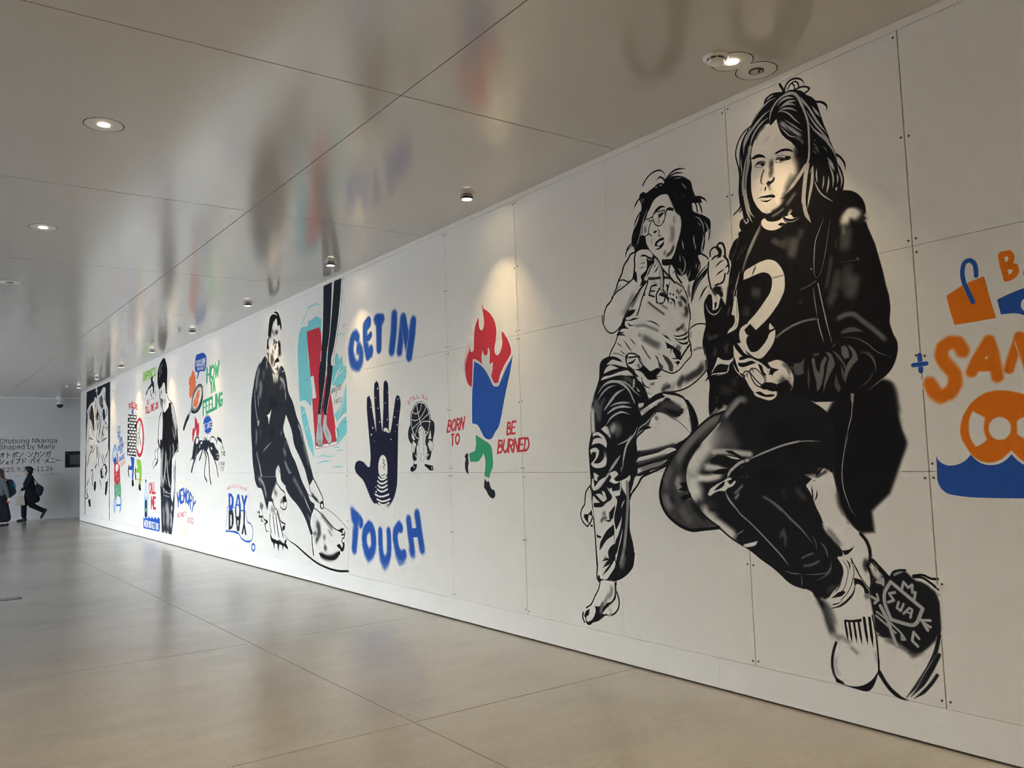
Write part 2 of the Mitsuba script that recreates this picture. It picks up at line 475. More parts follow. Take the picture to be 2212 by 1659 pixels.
mural('painted_scene', 'tall dark panel of white intertwined figures and cloth at the far end of the mural', 'mural figure', -25900, [
    ('ground', '''F d 0|-1809 3854 1703 3863 1729 3042 1739 1957 1459 1963 1464 2544 1194 2791 1065 3034 -614 3180 -1662 2930 -1727 2154 -1869 2027 -1883 2941
F d 0|-1852 2297 -1734 2293 -1831 1259 -1897 187 -1971 184 -1979 1258
F d 0|1592 2200 1732 2196 1714 1278 1748 197 1679 194 1621 1277'''),
    ('figure', '''F w 0|-1751 3274 -1324 3429 -834 3485 -560 3504 -563 3580 -361 3603 -199 3553 -121 3597 165 3625 979 3767 1103 3709 1048 3534 1238 3260 1396 3179 1464 2544 1476 2171 1635 1955 -1809 2021 -1752 2674 -1667 3034
F d 0|-1011 3408 -829 3371 -612 3130 -534 2875 -524 2649 -660 2655 -875 2841 -1162 3008 -1305 3015 -1202 3266
F d 0|690 3176 876 3188 1001 3109 1068 2939 973 2873 825 2880 695 3055
F d 0|-79 3198 54 3141 -4 2947 -133 2905 -272 3061
F q45 0|195 3525 487 3589 742 3461 685 3320 435 3264 239 3375
F d 0|560 3305 811 3288 689 3224 501 3212
L w 63.2 0|-304 3836 -122 3622 -92 3521
L w 22.8 0|-395 3768 -35 3752
L w 121.0 0|-237 3843 -208 3766
L k 63.4 3|-1751 3274 -1596 3083 -1659 2878
L k 60.5 3|-427 3570 -354 3415 -507 3224 -472 3022
L k 55.2 3|-91 3496 -147 3252 188 3035 69 2747
L k 58.4 3|307 3272 252 3032 328 2736 81 2453
L k 55.7 3|693 3103 452 2827 271 2544 215 2327
L k 23.9 3|1012 2799 1255 2740 1378 2641 1077 2678
L k 37.6 3|708 2694 587 2579 839 2474 658 2337
L k 25.0 3|-1577 2667 -1282 2501 -582 2402
L k 22.3 3|-1706 2309 -1279 2450 -717 2381
L k 42.8 3|-1162 3008 -868 2689 -448 2447
L k 43.5 3|-188 2611 -114 2411 345 2274
L k 15.9 3|707 2718 1078 2654 1380 2571
L k 34.7 3|-1199 2243 -840 2032 -638 2128
L k 47.3 3|-581 2376 -437 2173 -701 2004
L k 59.8 3|-41 2237 -163 1994
L k 18.0 3|598 2267 1326 2409
L k 32.5 3|-1408 2146 -1692 2024
L k 25.6 3|925 2839 1194 2791 1341 2690
L k 31.0 3|1246 3024 1068 2939
L k 42.7 3|1044 3654 901 3521 1116 3316
L k 59.2 3|-478 3172 -264 2862 -321 2616
L q50 108.0 3|-1462 3308 -1310 3119
L q45 137.0 3|65 2846 -58 2655
L q50 101.4 3|1241 3189 1308 2973
L k 24.8 3|344 2299 1087 2370 1445 2382
L k 64.0 3|951 2802 712 2574 469 2343
L k 38.7 3|-1199 2253 -775 2116 -703 2039
L k 64.0 3|-712 2265 -844 2117
L k 38.7 3|-1537 1825 -1119 2047 -842 2092
L k 55.4 3|-420 1761 -346 1587 -21 1732
L k 50.2 3|-1673 1620 -1254 1897
L k 39.0 3|-1792 1053 -1506 1158 -1227 1313
L k 59.4 3|-1026 1515 -749 1514 -674 1365 -532 1216
L k 67.3 3|-883 1439 -804 1214 -592 1042
L k 58.6 3|356 1993 168 1875 110 1706 243 1584
L k 38.0 3|607 2012 861 1865 1232 1648
L k 43.7 3|746 1629 1050 1673 1353 1601 1299 1438
L k 41.8 3|373 1535 748 1557 879 1344 570 1319 313 1439
L k 48.7 3|254 1318 450 1175 644 1011
L k 37.8 3|1004 1274 1241 1392 1415 1508
L k 62.4 3|1477 1392 1426 1161 1255 950
L k 50.6 3|1451 2204 1458 1995 986 1792
L k 42.7 3|-1850 742 -1700 669
L k 64.6 3|-1573 1055 -1636 849 -1343 728
L k 74.0 3|92 2169 -26 1854
L k 42.4 3|484 1942 740 1795 992 1603
L k 71.6 3|-240 2251 -99 2051 -156 1807
F k 0|-463 1192 -197 1206 -230 1023 -412 934 -550 1018
F k 0|-1411 650 -1129 695 -980 499 -1218 479
F k 0|1187 1205 1424 1230 1373 975 1199 845 1077 900
F k 0|374 1511 624 1546 756 1344 570 1331
L k 70.4 0|1113 1603 1355 1531 1120 1415
L k 42.8 3|-1702 694 -1415 752'''),
])
mural('painted_words', "small blue stacked words LET'S TAKE TURNS CARRYING OUR BAGGAGE above the painted cart", 'mural lettering', -22800, [
    ('letter', '''L b 31.6 0|-440 2604 -437 2468 -367 2470'''),
    ('letter', '''L b 29.2 0|-284 2609 -353 2607 -350 2471 -281 2473
L b 7.5 0|-352 2542 -296 2543'''),
    ('letter', '''L b 7.5 0|-267 2610 -198 2612
L b 33.8 0|-233 2611 -229 2475'''),
    ('letter', '''L b 33.7 0|-171 2612 -172 2578'''),
    ('letter', '''L b 24.0 0|-75 2595 -110 2614 -140 2586 -122 2553 -84 2534 -79 2494 -113 2479 -141 2498'''),
    ('letter', '''L b 8.0 0|-436 2432 -358 2438
L b 34.2 0|-397 2435 -394 2321'''),
    ('letter', '''L b 32.3 0|-336 2325 -301 2442 -259 2331
L b 8.0 0|-322 2370 -276 2373'''),
    ('letter', '''L b 33.8 0|-240 2333 -243 2446
L b 24.3 0|-167 2452 -241 2384
L b 20.6 0|-230 2390 -164 2338'''),
    ('letter', '''L b 27.4 0|-72 2459 -148 2453 -145 2340 -69 2346
L b 7.9 0|-146 2399 -86 2403'''),
    ('letter', '''L b 9.4 0|-236 2289 -165 2301
L b 33.7 0|-200 2295 -197 2182'''),
    ('letter', '''L b 30.8 0|-147 2303 -141 2213 -109 2196 -78 2223 -76 2314'''),
    ('letter', '''L b 33.3 0|-56 2204 -59 2317
L b 22.1 0|-59 2317 5 2316 6 2276 -57 2258
L b 24.3 0|-29 2263 14 2216'''),
    ('letter', '''L b 33.1 0|32 2218 29 2331
L b 26.6 0|29 2331 101 2230
L b 32.9 0|101 2230 99 2342'''),
    ('letter', '''L b 22.0 0|185 2339 150 2350 120 2323 138 2297 176 2287 180 2254 146 2237 118 2249'''),
    ('letter', '''L b 26.2 0|-320 2106 -352 2119 -392 2089 -399 2045 -386 2004 -349 1997 -317 2020'''),
    ('letter', '''L b 32.2 0|-297 2005 -260 2133 -217 2017
L b 9.0 0|-282 2054 -234 2061'''),
    ('letter', '''L b 33.7 0|-197 2020 -200 2141
L b 22.0 0|-200 2141 -128 2139 -127 2097 -198 2078
L b 24.1 0|-166 2082 -117 2031'''),
    ('letter', '''L b 33.4 0|-97 2034 -100 2155
L b 21.8 0|-100 2155 -29 2153 -28 2111 -99 2092
L b 24.0 0|-67 2097 -18 2045'''),
    ('letter', '''L b 28.0 0|-1 2169 39 2114 77 2180
L b 33.1 0|39 2114 41 2054'''),
    ('letter', '''L b 32.9 0|111 2064 108 2184'''),
    ('letter', '''L b 32.8 0|142 2069 139 2189
L b 26.1 0|139 2189 220 2080
L b 32.6 0|220 2080 217 2200'''),
    ('letter', '''L b 25.8 0|314 2195 283 2209 245 2179 238 2131 262 2086 301 2098 315 2142 281 2137'''),
    ('letter', '''L b 26.3 0|-58 2034 -95 2007 -94 1956 -55 1932 -18 1959 -19 2010 -58 2034'''),
    ('letter', '''L b 29.6 0|5 2037 11 1955 50 1937 87 1959 89 2040'''),
    ('letter', '''L b 32.9 0|112 1940 110 2041
L b 20.2 0|110 2041 184 2034 185 1998 111 1988
L b 22.1 0|144 1990 195 1943'''),
    ('letter', '''L b 33.6 0|-183 1736 -185 1849
L b 21.5 0|-185 1849 -129 1850 -124 1817 -184 1798
L b 22.6 0|-184 1798 -112 1795 -115 1750 -183 1736'''),
    ('letter', '''L b 31.6 0|-88 1748 -53 1865 -13 1757
L b 8.3 0|-74 1792 -29 1798'''),
    ('letter', '''L b 26.0 0|78 1864 48 1877 11 1850 4 1804 28 1762 65 1772 79 1813 45 1809'''),
    ('letter', '''L b 25.9 0|170 1875 140 1888 104 1861 98 1816 121 1774 158 1784 172 1825 138 1821'''),
    ('letter', '''L b 31.0 0|191 1783 225 1899 265 1792
L b 8.2 0|205 1827 249 1832'''),
    ('letter', '''L b 25.5 0|354 1898 324 1911 288 1884 282 1839 305 1797 341 1807 355 1848 322 1844'''),
    ('letter', '''L b 26.2 0|444 1925 371 1916 374 1806 446 1815
L b 8.2 0|373 1863 431 1870
L o 17.6 0|-52 1662 287 1725 570 1774
L o 17.9 0|-25 1595 351 1671 571 1709
L o 45.3 0|100 1674 127 1621
L o 46.0 0|349 1737 376 1671'''),
])
mural('painted_baggage_cart', 'red and green bundles stacked on a blue hand cart under small blue words', 'mural motif', -23300, [
    ('bundle', '''F b 0|-484 1823 -27 1870 4 1707 -316 1669
F r 0|-317 1683 17 1720 384 1636 416 1408 457 1275 98 1138 -303 1216
F w 0|-179 1599 18 1679 281 1623 154 1516 -70 1490
F m 0|-303 1189 98 1138 432 1275 552 1037 520 798 171 870 -222 726
L w 22.7 3|-173 1353 90 1462
L w 19.5 3|-36 1245 288 1355
L w 22.4 3|-95 973 165 1085
L w 17.3 3|-26 866 362 981
L w 11.4 3|-179 1572 218 1543
L r 126.4 0|105 1895 148 1732'''),
    ('cart', '''L s 138.7 0|-389 1849 -354 2042 -194 2134 -84 2008 -80 1871
L b 30.7 0|-483 1767 -568 1852 -436 2043 -195 2162 -31 2034 -27 1870
F s 0|-291 765 -129 755 -84 540 -174 429 -283 479
F s 0|367 768 595 826 525 587 400 477
L b 40.8 0|-50 784 7 624 473 651 519 825
F w 0|43 760 494 824 472 678 46 652
L b 35.7 0|-291 765 -311 533 -174 429
L b 33.2 0|595 826 526 560 413 477'''),
])
mural('painted_words', 'small red and blue words PROBLEMS ARE above the painted brick wall on legs', 'mural lettering', -21500, [
    ('letter', '''L r 37.2 0|-398 2982 -400 3112
L r 24.4 0|-400 3112 -315 3104 -314 3053 -399 3040'''),
    ('letter', '''L r 36.8 0|-279 2990 -282 3119
L r 23.3 0|-282 3119 -197 3110 -196 3065 -281 3052
L r 25.4 0|-243 3054 -185 2994'''),
    ('letter', '''L r 29.7 0|-118 3125 -159 3092 -158 3028 -115 2996 -74 3028 -75 3093 -118 3125'''),
    ('letter', '''L r 36.2 0|-46 2996 -48 3124
L r 22.6 0|-48 3124 22 3115 27 3076 -47 3066
L r 23.7 0|-47 3066 41 3049 38 2998 -46 2996'''),
    ('letter', '''L r 31.9 0|68 3117 70 2990 162 2980'''),
    ('letter', '''L r 28.5 0|273 3088 182 3104 184 2977 275 2962
L r 8.5 0|183 3043 256 3031'''),
    ('letter', '''L r 35.3 0|298 2957 307 3082
L r 30.9 0|307 3082 354 2984
L r 31.9 0|354 2984 397 3062
L r 34.5 0|397 3062 411 2933'''),
    ('letter', '''L r 22.9 0|520 3014 476 3043 436 3028 459 2991 508 2960 513 2922 469 2920 433 2947'''),
    ('letter', '''L b 34.5 0|-89 2855 -58 2956 -23 2852
L b 8.0 0|-77 2893 -37 2892'''),
    ('letter', '''L b 36.0 0|-7 2852 -8 2954
L b 23.5 0|-8 2954 51 2942 52 2906 -7 2901
L b 27.2 0|19 2900 59 2849'''),
    ('letter', '''L b 29.6 0|139 2948 74 2951 76 2849 141 2846
L b 8.0 0|75 2902 127 2900'''),
])
mural('painted_brick_wall_runner', 'black brick wall with a red ring sign running on blue and green legs', 'mural motif', -21300, [
    ('bricks', '''F k 0|-691 2865 257 2786 262 2472 225 2049 195 1825 -767 1879 -728 2333
F w 0|-684 2835 -445 2817 -444 2768 -683 2786
F w 0|-385 2813 -122 2794 -121 2745 -384 2764
F w 0|-64 2789 192 2770 193 2722 -63 2741
F w 0|-551 2751 -284 2732 -283 2684 -550 2702
F w 0|-226 2728 34 2710 35 2662 -225 2680
F w 0|91 2706 227 2696 228 2648 92 2658
F w 0|-689 2687 -449 2671 -448 2622 -688 2637
F w 0|-390 2667 -126 2649 -126 2600 -389 2618
F w 0|-69 2645 188 2627 189 2579 -68 2596
F w 0|-555 2604 -289 2587 -288 2538 -554 2555
F w 0|-230 2583 30 2566 30 2518 -229 2534
F w 0|-693 2539 -453 2524 -452 2475 -692 2489
F w 0|-394 2520 -131 2504 -130 2455 -393 2471
F w 0|-73 2500 183 2484 184 2437 -72 2452
F w 0|-559 2457 -293 2441 -292 2392 -558 2408
F w 0|-234 2437 25 2422 26 2374 -234 2389
F w 0|82 2419 219 2411 219 2363 83 2371
F w 0|-697 2391 -457 2377 -456 2328 -696 2341
F w 0|-398 2374 -135 2359 -134 2311 -397 2325
F w 0|-77 2356 179 2341 180 2294 -77 2308
F w 0|-564 2310 -297 2295 -296 2247 -563 2261
F w 0|-239 2292 21 2278 22 2231 -238 2244
F w 0|78 2275 214 2268 215 2221 79 2228
F w 0|-701 2243 -461 2231 -461 2182 -700 2194
F w 0|-402 2228 -139 2215 -139 2166 -401 2179
F w 0|-82 2212 175 2199 175 2151 -81 2164
F w 0|-568 2163 -302 2150 -301 2101 -567 2114
F w 0|-243 2147 16 2135 17 2087 -242 2099
F w 0|73 2132 210 2126 211 2078 74 2084
F w 0|-705 2095 -466 2085 -465 2036 -704 2046
F w 0|-407 2082 -144 2070 -143 2022 -406 2033
F w 0|-86 2068 170 2056 171 2009 -85 2020
F w 0|-572 2016 -306 2005 -305 1956 -571 1967
F w 0|-247 2002 12 1991 13 1944 -247 1954
F w 0|69 1989 205 1983 206 1936 70 1941
F w 0|-709 1948 -470 1938 -469 1890 -708 1898
F w 0|-411 1936 -148 1926 -147 1878 -410 1887
F w 0|-90 1924 166 1914 167 1866 -90 1876'''),
    ('ring', '''F r 0|544 2720 760 2647 943 2443 998 2222 917 2007 771 1852 557 1806 305 1873 192 1999 336 1996 469 1907 631 1903 790 2034 861 2227 805 2449 675 2590 513 2647 349 2593 261 2547 260 2648
L k 39.8 0|622 2580 550 2287 682 2086
L k 7.6 0|296 2458 570 2434
L k 10.8 0|352 2369 484 2376
L k 32.2 0|418 2406 397 2327
L k 10.7 0|354 2244 486 2252
L k 32.2 0|420 2282 399 2203
L k 10.7 0|356 2145 487 2153
L k 32.1 0|421 2182 400 2104'''),
    ('legs', '''F b 0|-410 1835 27 1802 -25 1552 -100 1300 -249 1300 -196 1515 -545 1516 -570 1580 -255 1629
F l 0|251 1774 687 1731 776 1450 694 1231 534 1157 480 1181 562 1451 201 1451 166 1526 365 1550
L k 80.4 0|-571 1606 -640 1503 -566 1388
L k 85.5 0|144 1538 123 1426 170 1314
F k 0|-249 1274 -78 1300 -19 1176 -97 1125 -247 1148
F k 0|480 1181 641 1182 718 1062 590 1035 459 1082
L o 12.3 0|259 1302 957 1282'''),
])
mural('painted_bottle', 'blue message bottle in a blue wave box reading WHEN YOU GET THIS', 'mural motif', -19700, [
    ('bottle', '''F s 0|-482 1272 -355 1273 -324 1092 -206 914 -221 465 -570 450 -576 906 -499 1090
F w 0|-442 1204 -383 1205 -362 1046 -302 912 -497 908 -440 1045
F d 0|-496 839 -321 844 -298 473 -511 464
F d 0|-472 1295 -374 1296 -374 1246 -471 1245
F l 0|-455 659 -358 662 -357 583 -454 580'''),
    ('wave', '''F b 0|-650 459 -511 430 -394 469 -249 441 -107 492 35 449 174 499 312 454 448 504 583 460 716 508 839 483 840 253 805 223 682 195 -488 178 -607 190 -647 242'''),
    ('letter', '''L w 35.6 0|-570 389 -545 257
L w 34.4 0|-545 257 -523 349
L w 35.0 0|-523 349 -498 257
L w 34.9 0|-498 257 -477 388'''),
    ('letter', '''L w 35.5 0|-459 257 -461 388
L w 35.3 0|-386 256 -387 387
L w 8.5 0|-460 322 -387 321'''),
    ('letter', '''L w 29.6 0|-298 386 -371 386 -370 256 -297 255
L w 8.4 0|-370 324 -312 323'''),
    ('letter', '''L w 35.0 0|-281 255 -282 385
L w 31.4 0|-282 385 -209 255
L w 34.8 0|-209 255 -210 384'''),
    ('letter', '''L w 30.4 0|-142 383 -106 318 -71 382
L w 34.5 0|-106 318 -105 254'''),
    ('letter', '''L w 29.5 0|-20 382 -52 350 -51 286 -19 253 13 285 12 349 -20 382'''),
    ('letter', '''L w 31.5 0|31 381 35 279 67 253 99 278 101 380'''),
    ('letter', '''L w 27.7 0|237 359 209 379 174 354 168 303 189 252 224 258 237 302 206 302'''),
    ('letter', '''L w 28.1 0|321 377 252 378 253 251 322 251
L w 8.2 0|252 317 308 317'''),
    ('letter', '''L w 8.2 0|336 377 404 376
L w 33.1 0|370 377 371 250'''),
    ('letter', '''L w 8.1 0|468 375 536 374
L w 32.7 0|502 375 503 249'''),
    ('letter', '''L w 32.5 0|552 249 551 374
L w 32.3 0|619 248 618 373
L w 8.1 0|551 312 619 311'''),
    ('letter', '''L w 32.3 0|644 248 643 373'''),
    ('letter', '''L w 23.4 0|734 353 701 372 671 348 688 316 725 297 728 260 695 248 668 267'''),
])
mural('painted_words', 'red hand-lettered words CALL ME beside the painted bottle', 'mural lettering', -19500, [
    ('letter', '''L r 46.3 0|-194 1188 -242 1219 -301 1176 -313 1101 -294 1027 -240 1007 -193 1040'''),
    ('letter', '''L r 56.2 0|-163 1008 -105 1220 -45 1011
L r 13.9 0|-140 1089 -69 1090'''),
    ('letter', '''L r 52.6 0|-17 1221 -16 1011 101 1013'''),
    ('letter', '''L r 52.0 0|128 1223 130 1014 245 1016'''),
    ('letter', '''L r 72.4 0|-120 681 -102 914
L r 65.8 0|-102 914 -19 752
L r 64.2 0|-19 752 61 914
L r 71.5 0|61 914 83 683'''),
    ('letter', '''L r 57.6 0|281 914 122 914 123 684 283 686
L r 17.1 0|123 803 250 804'''),
])
mural('painted_words', 'light green word HAPPINESS and red words IS A FULL TIME JOB beside the standing boy', 'mural lettering', -19700, [
    ('letter', '''L l 59.9 0|-690 3531 -692 3710
L l 59.3 0|-565 3534 -567 3712
L l 15.5 0|-691 3620 -566 3623'''),
    ('letter', '''L l 55.8 0|-538 3535 -478 3714 -414 3538
L l 15.4 0|-514 3603 -439 3605'''),
    ('letter', '''L l 58.4 0|-387 3539 -389 3715
L l 38.6 0|-389 3715 -279 3700 -278 3629 -388 3618'''),
    ('letter', '''L l 57.6 0|-238 3543 -240 3718
L l 38.1 0|-240 3718 -131 3703 -131 3633 -239 3621'''),
    ('letter', '''L l 56.8 0|-73 3547 -75 3721'''),
    ('letter', '''L l 56.6 0|-29 3548 -31 3722
L l 43.7 0|-31 3722 89 3551
L l 56.0 0|89 3551 87 3724'''),
    ('letter', '''L l 45.0 0|230 3727 113 3724 115 3551 232 3554
L l 15.0 0|114 3641 208 3643'''),
    ('letter', '''L l 35.6 0|372 3703 314 3728 262 3693 291 3650 355 3626 361 3575 304 3556 257 3581'''),
    ('letter', '''L l 35.2 0|511 3706 454 3731 403 3695 432 3653 495 3629 501 3578 444 3560 398 3584'''),
    ('letter', '''L r 33.8 0|-335 2967 -336 3072'''),
    ('letter', '''L r 23.1 0|-248 3059 -279 3074 -305 3052 -290 3026 -257 3011 -254 2980 -283 2969 -308 2984'''),
    ('letter', '''L r 32.1 0|-182 2972 -153 3077 -123 2974
L r 8.6 0|-170 3012 -135 3013'''),
    ('letter', '''L r 39.4 0|-388 2913 -474 2909 -472 2773
L r 11.3 0|-473 2844 -404 2847'''),
    ('letter', '''L r 39.9 0|-369 2914 -364 2805 -325 2780 -287 2809 -284 2918'''),
    ('letter', '''L r 38.7 0|-266 2919 -264 2783 -180 2788'''),
    ('letter', '''L r 38.4 0|-163 2923 -162 2789 -78 2793'''),
    ('letter', '''L r 11.1 0|-1 2930 81 2934
L r 42.1 0|40 2932 41 2799'''),
    ('letter', '''L r 41.8 0|112 2802 111 2935'''),
    ('letter', '''L r 41.8 0|143 2804 152 2937
L r 37.0 0|152 2937 193 2846
L r 39.5 0|193 2846 233 2941
L r 41.0 0|233 2941 244 2809'''),
    ('letter', '''L r 33.8 0|341 2946 261 2942 262 2810 342 2814
L r 11.0 0|261 2879 326 2882'''),
    ('letter', '''L r 37.2 0|488 2952 489 2861 465 2820 433 2825 417 2857'''),
    ('letter', '''L r 34.2 0|553 2955 518 2921 518 2856 554 2825 589 2859 588 2924 553 2955'''),
    ('letter', '''L r 40.0 0|610 2827 609 2958
L r 26.3 0|609 2958 668 2954 672 2915 610 2899
L r 27.3 0|610 2899 684 2890 680 2838 610 2827'''),
])
mural('painted_hammer', 'small black claw hammer with loose nails painted under the light green word', 'mural motif', -19600, [
    ('hammer', '''L d 65.7 0|-512 3220 -281 3311 35 3393
F d 0|-83 3522 34 3559 123 3535 79 3486 213 3388 240 3279 170 3167 99 3205 125 3310 -9 3386
L w 15.9 0|-465 3238 -235 3307'''),
    ('nails', '''L d 43.7 0|-80 3262 -61 3163
L d 38.7 0|-7 3159 38 3070
L d 37.7 0|302 3221 346 3133
L d 27.7 0|189 3070 215 3047'''),
])
mural('painted_boy', 'tall mural of a standing dark-haired boy in a black top looking down at a phone', 'mural figure', -18400, [
    ('trousers', '''F d 0|-430 1195 -368 939 -341 642 -287 199 505 207 623 473 741 883 796 1289 804 1696 544 1741 464 1122 14 1074
S q55 95 216 3|-196 774 -110 524 -152 312
S q70 95 367 3|56 865 222 538 141 306
S q80 95 163 3|425 669 489 467 409 320
S q60 95 48 3|-154 986 344 955
S q75 95 24 3|-197 1049 504 1020
S q50 95 118 3|98 824 -26 653
S q85 95 406 3|624 1596 702 1289 623 880
S w 95 127 3|544 796 489 671'''),
    ('top', '''F k 0|-219 2724 455 2864 646 2772 684 2612 870 2406 980 2208 1016 1914 -506 1950 -299 2256 -260 2562
F q82 0|455 2864 300 2954 455 2913 684 2730 833 2525 870 2290 759 2373 608 2537 494 2702
F w 0|-260 2747 -467 2594 -550 2349 -549 2141 -258 2132 -219 2581
S q70 80 190 3|570 2618 759 2373 870 2115
L w 22.8 3|532 2383 759 2099 906 1940
L k 38.5 0|-326 2731 -526 2555 -575 2308 -591 2101
L k 22.0 0|378 2919 608 2814 796 2605 980 2285
F k 0|-435 2144 1013 2097 1035 1874 584 1740 488 1493 464 1122 31 1078 -197 1134 -396 1217 -372 1711
S q75 95 257 3|-201 2008 -285 1710 -284 1325 -112 1156
S q80 95 145 3|54 1917 13 1600 -155 1198
S q72 95 139 3|137 1747 179 1494 343 1162
S q45 95 116 3|342 2035 423 1867 261 1578
S q70 95 138 3|584 2049 663 1903 584 1781
S q80 95 61 3|936 2039 990 1916 663 1780
S q60 95 79 3|-71 1453 138 1201
F w 0|424 1142 262 1327 343 1162
L k 39.8 0|520 1741 488 1452 520 1123'''),
    ('arm', '''F w 0|544 1741 789 1737 757 1431 702 1085 584 838 464 958 520 1288
S q60 70 188 3|702 1656 702 1248
L k 30.2 0|804 1716 757 1248 584 797
F w 0|-682 2065 -461 2080 -434 1928 -680 1715 -815 1761 -862 1938
L k 36.3 0|-638 2151 -549 2017 -663 1868 -636 1693 -814 1607
F w 0|-1135 1632 -770 1738 -636 1714 -1042 1554
L k 21.0 0|-1135 1632 -815 1761 -907 1894 -727 1956
L k 20.7 0|-1042 1542 -636 1714
L k 49.2 0|-594 2150 -460 1972'''),
    ('phone', '''F w 0|-1117 1643 -788 1749 -662 1715 -1024 1553
L k 13.2 0|-1117 1643 -788 1749 -662 1715 -1024 1553 -1117 1643'''),
    ('head', '''F w 0|-555 3225 -222 3301 22 3382 142 3331 103 3009 300 2934 261 2796 -138 2720 -302 2874 -469 3010
F k 4|-117 3858 61 3746 157 3594 142 3371 102 3172 23 3097 -18 3263 -83 3330 -222 3322 -304 3267 -555 3225 -666 3402 -642 3611 -473 3762 -306 3828
L q65 37.1 3|-389 3732 -473 3636 -514 3556
L q65 39.0 3|-265 3761 -306 3682
L q65 32.7 3|-413 3568 -514 3473
L q65 38.3 3|-306 3640 -363 3542
S k 80 151 3|-387 3190 -303 3122
L k 12.8 0|-470 3093 -303 3091
S k 80 243 3|-344 3001 -261 2871
L k 37.9 0|-386 3004 -220 2951 -261 2830
L k 33.1 0|-512 3201 -469 3030 -302 2832 -178 2722
S q50 70 231 3|-58 3021 -17 2855
L k 32.7 0|102 3253 142 3087 23 3137
L k 22.1 0|142 3047 300 2934'''),
])
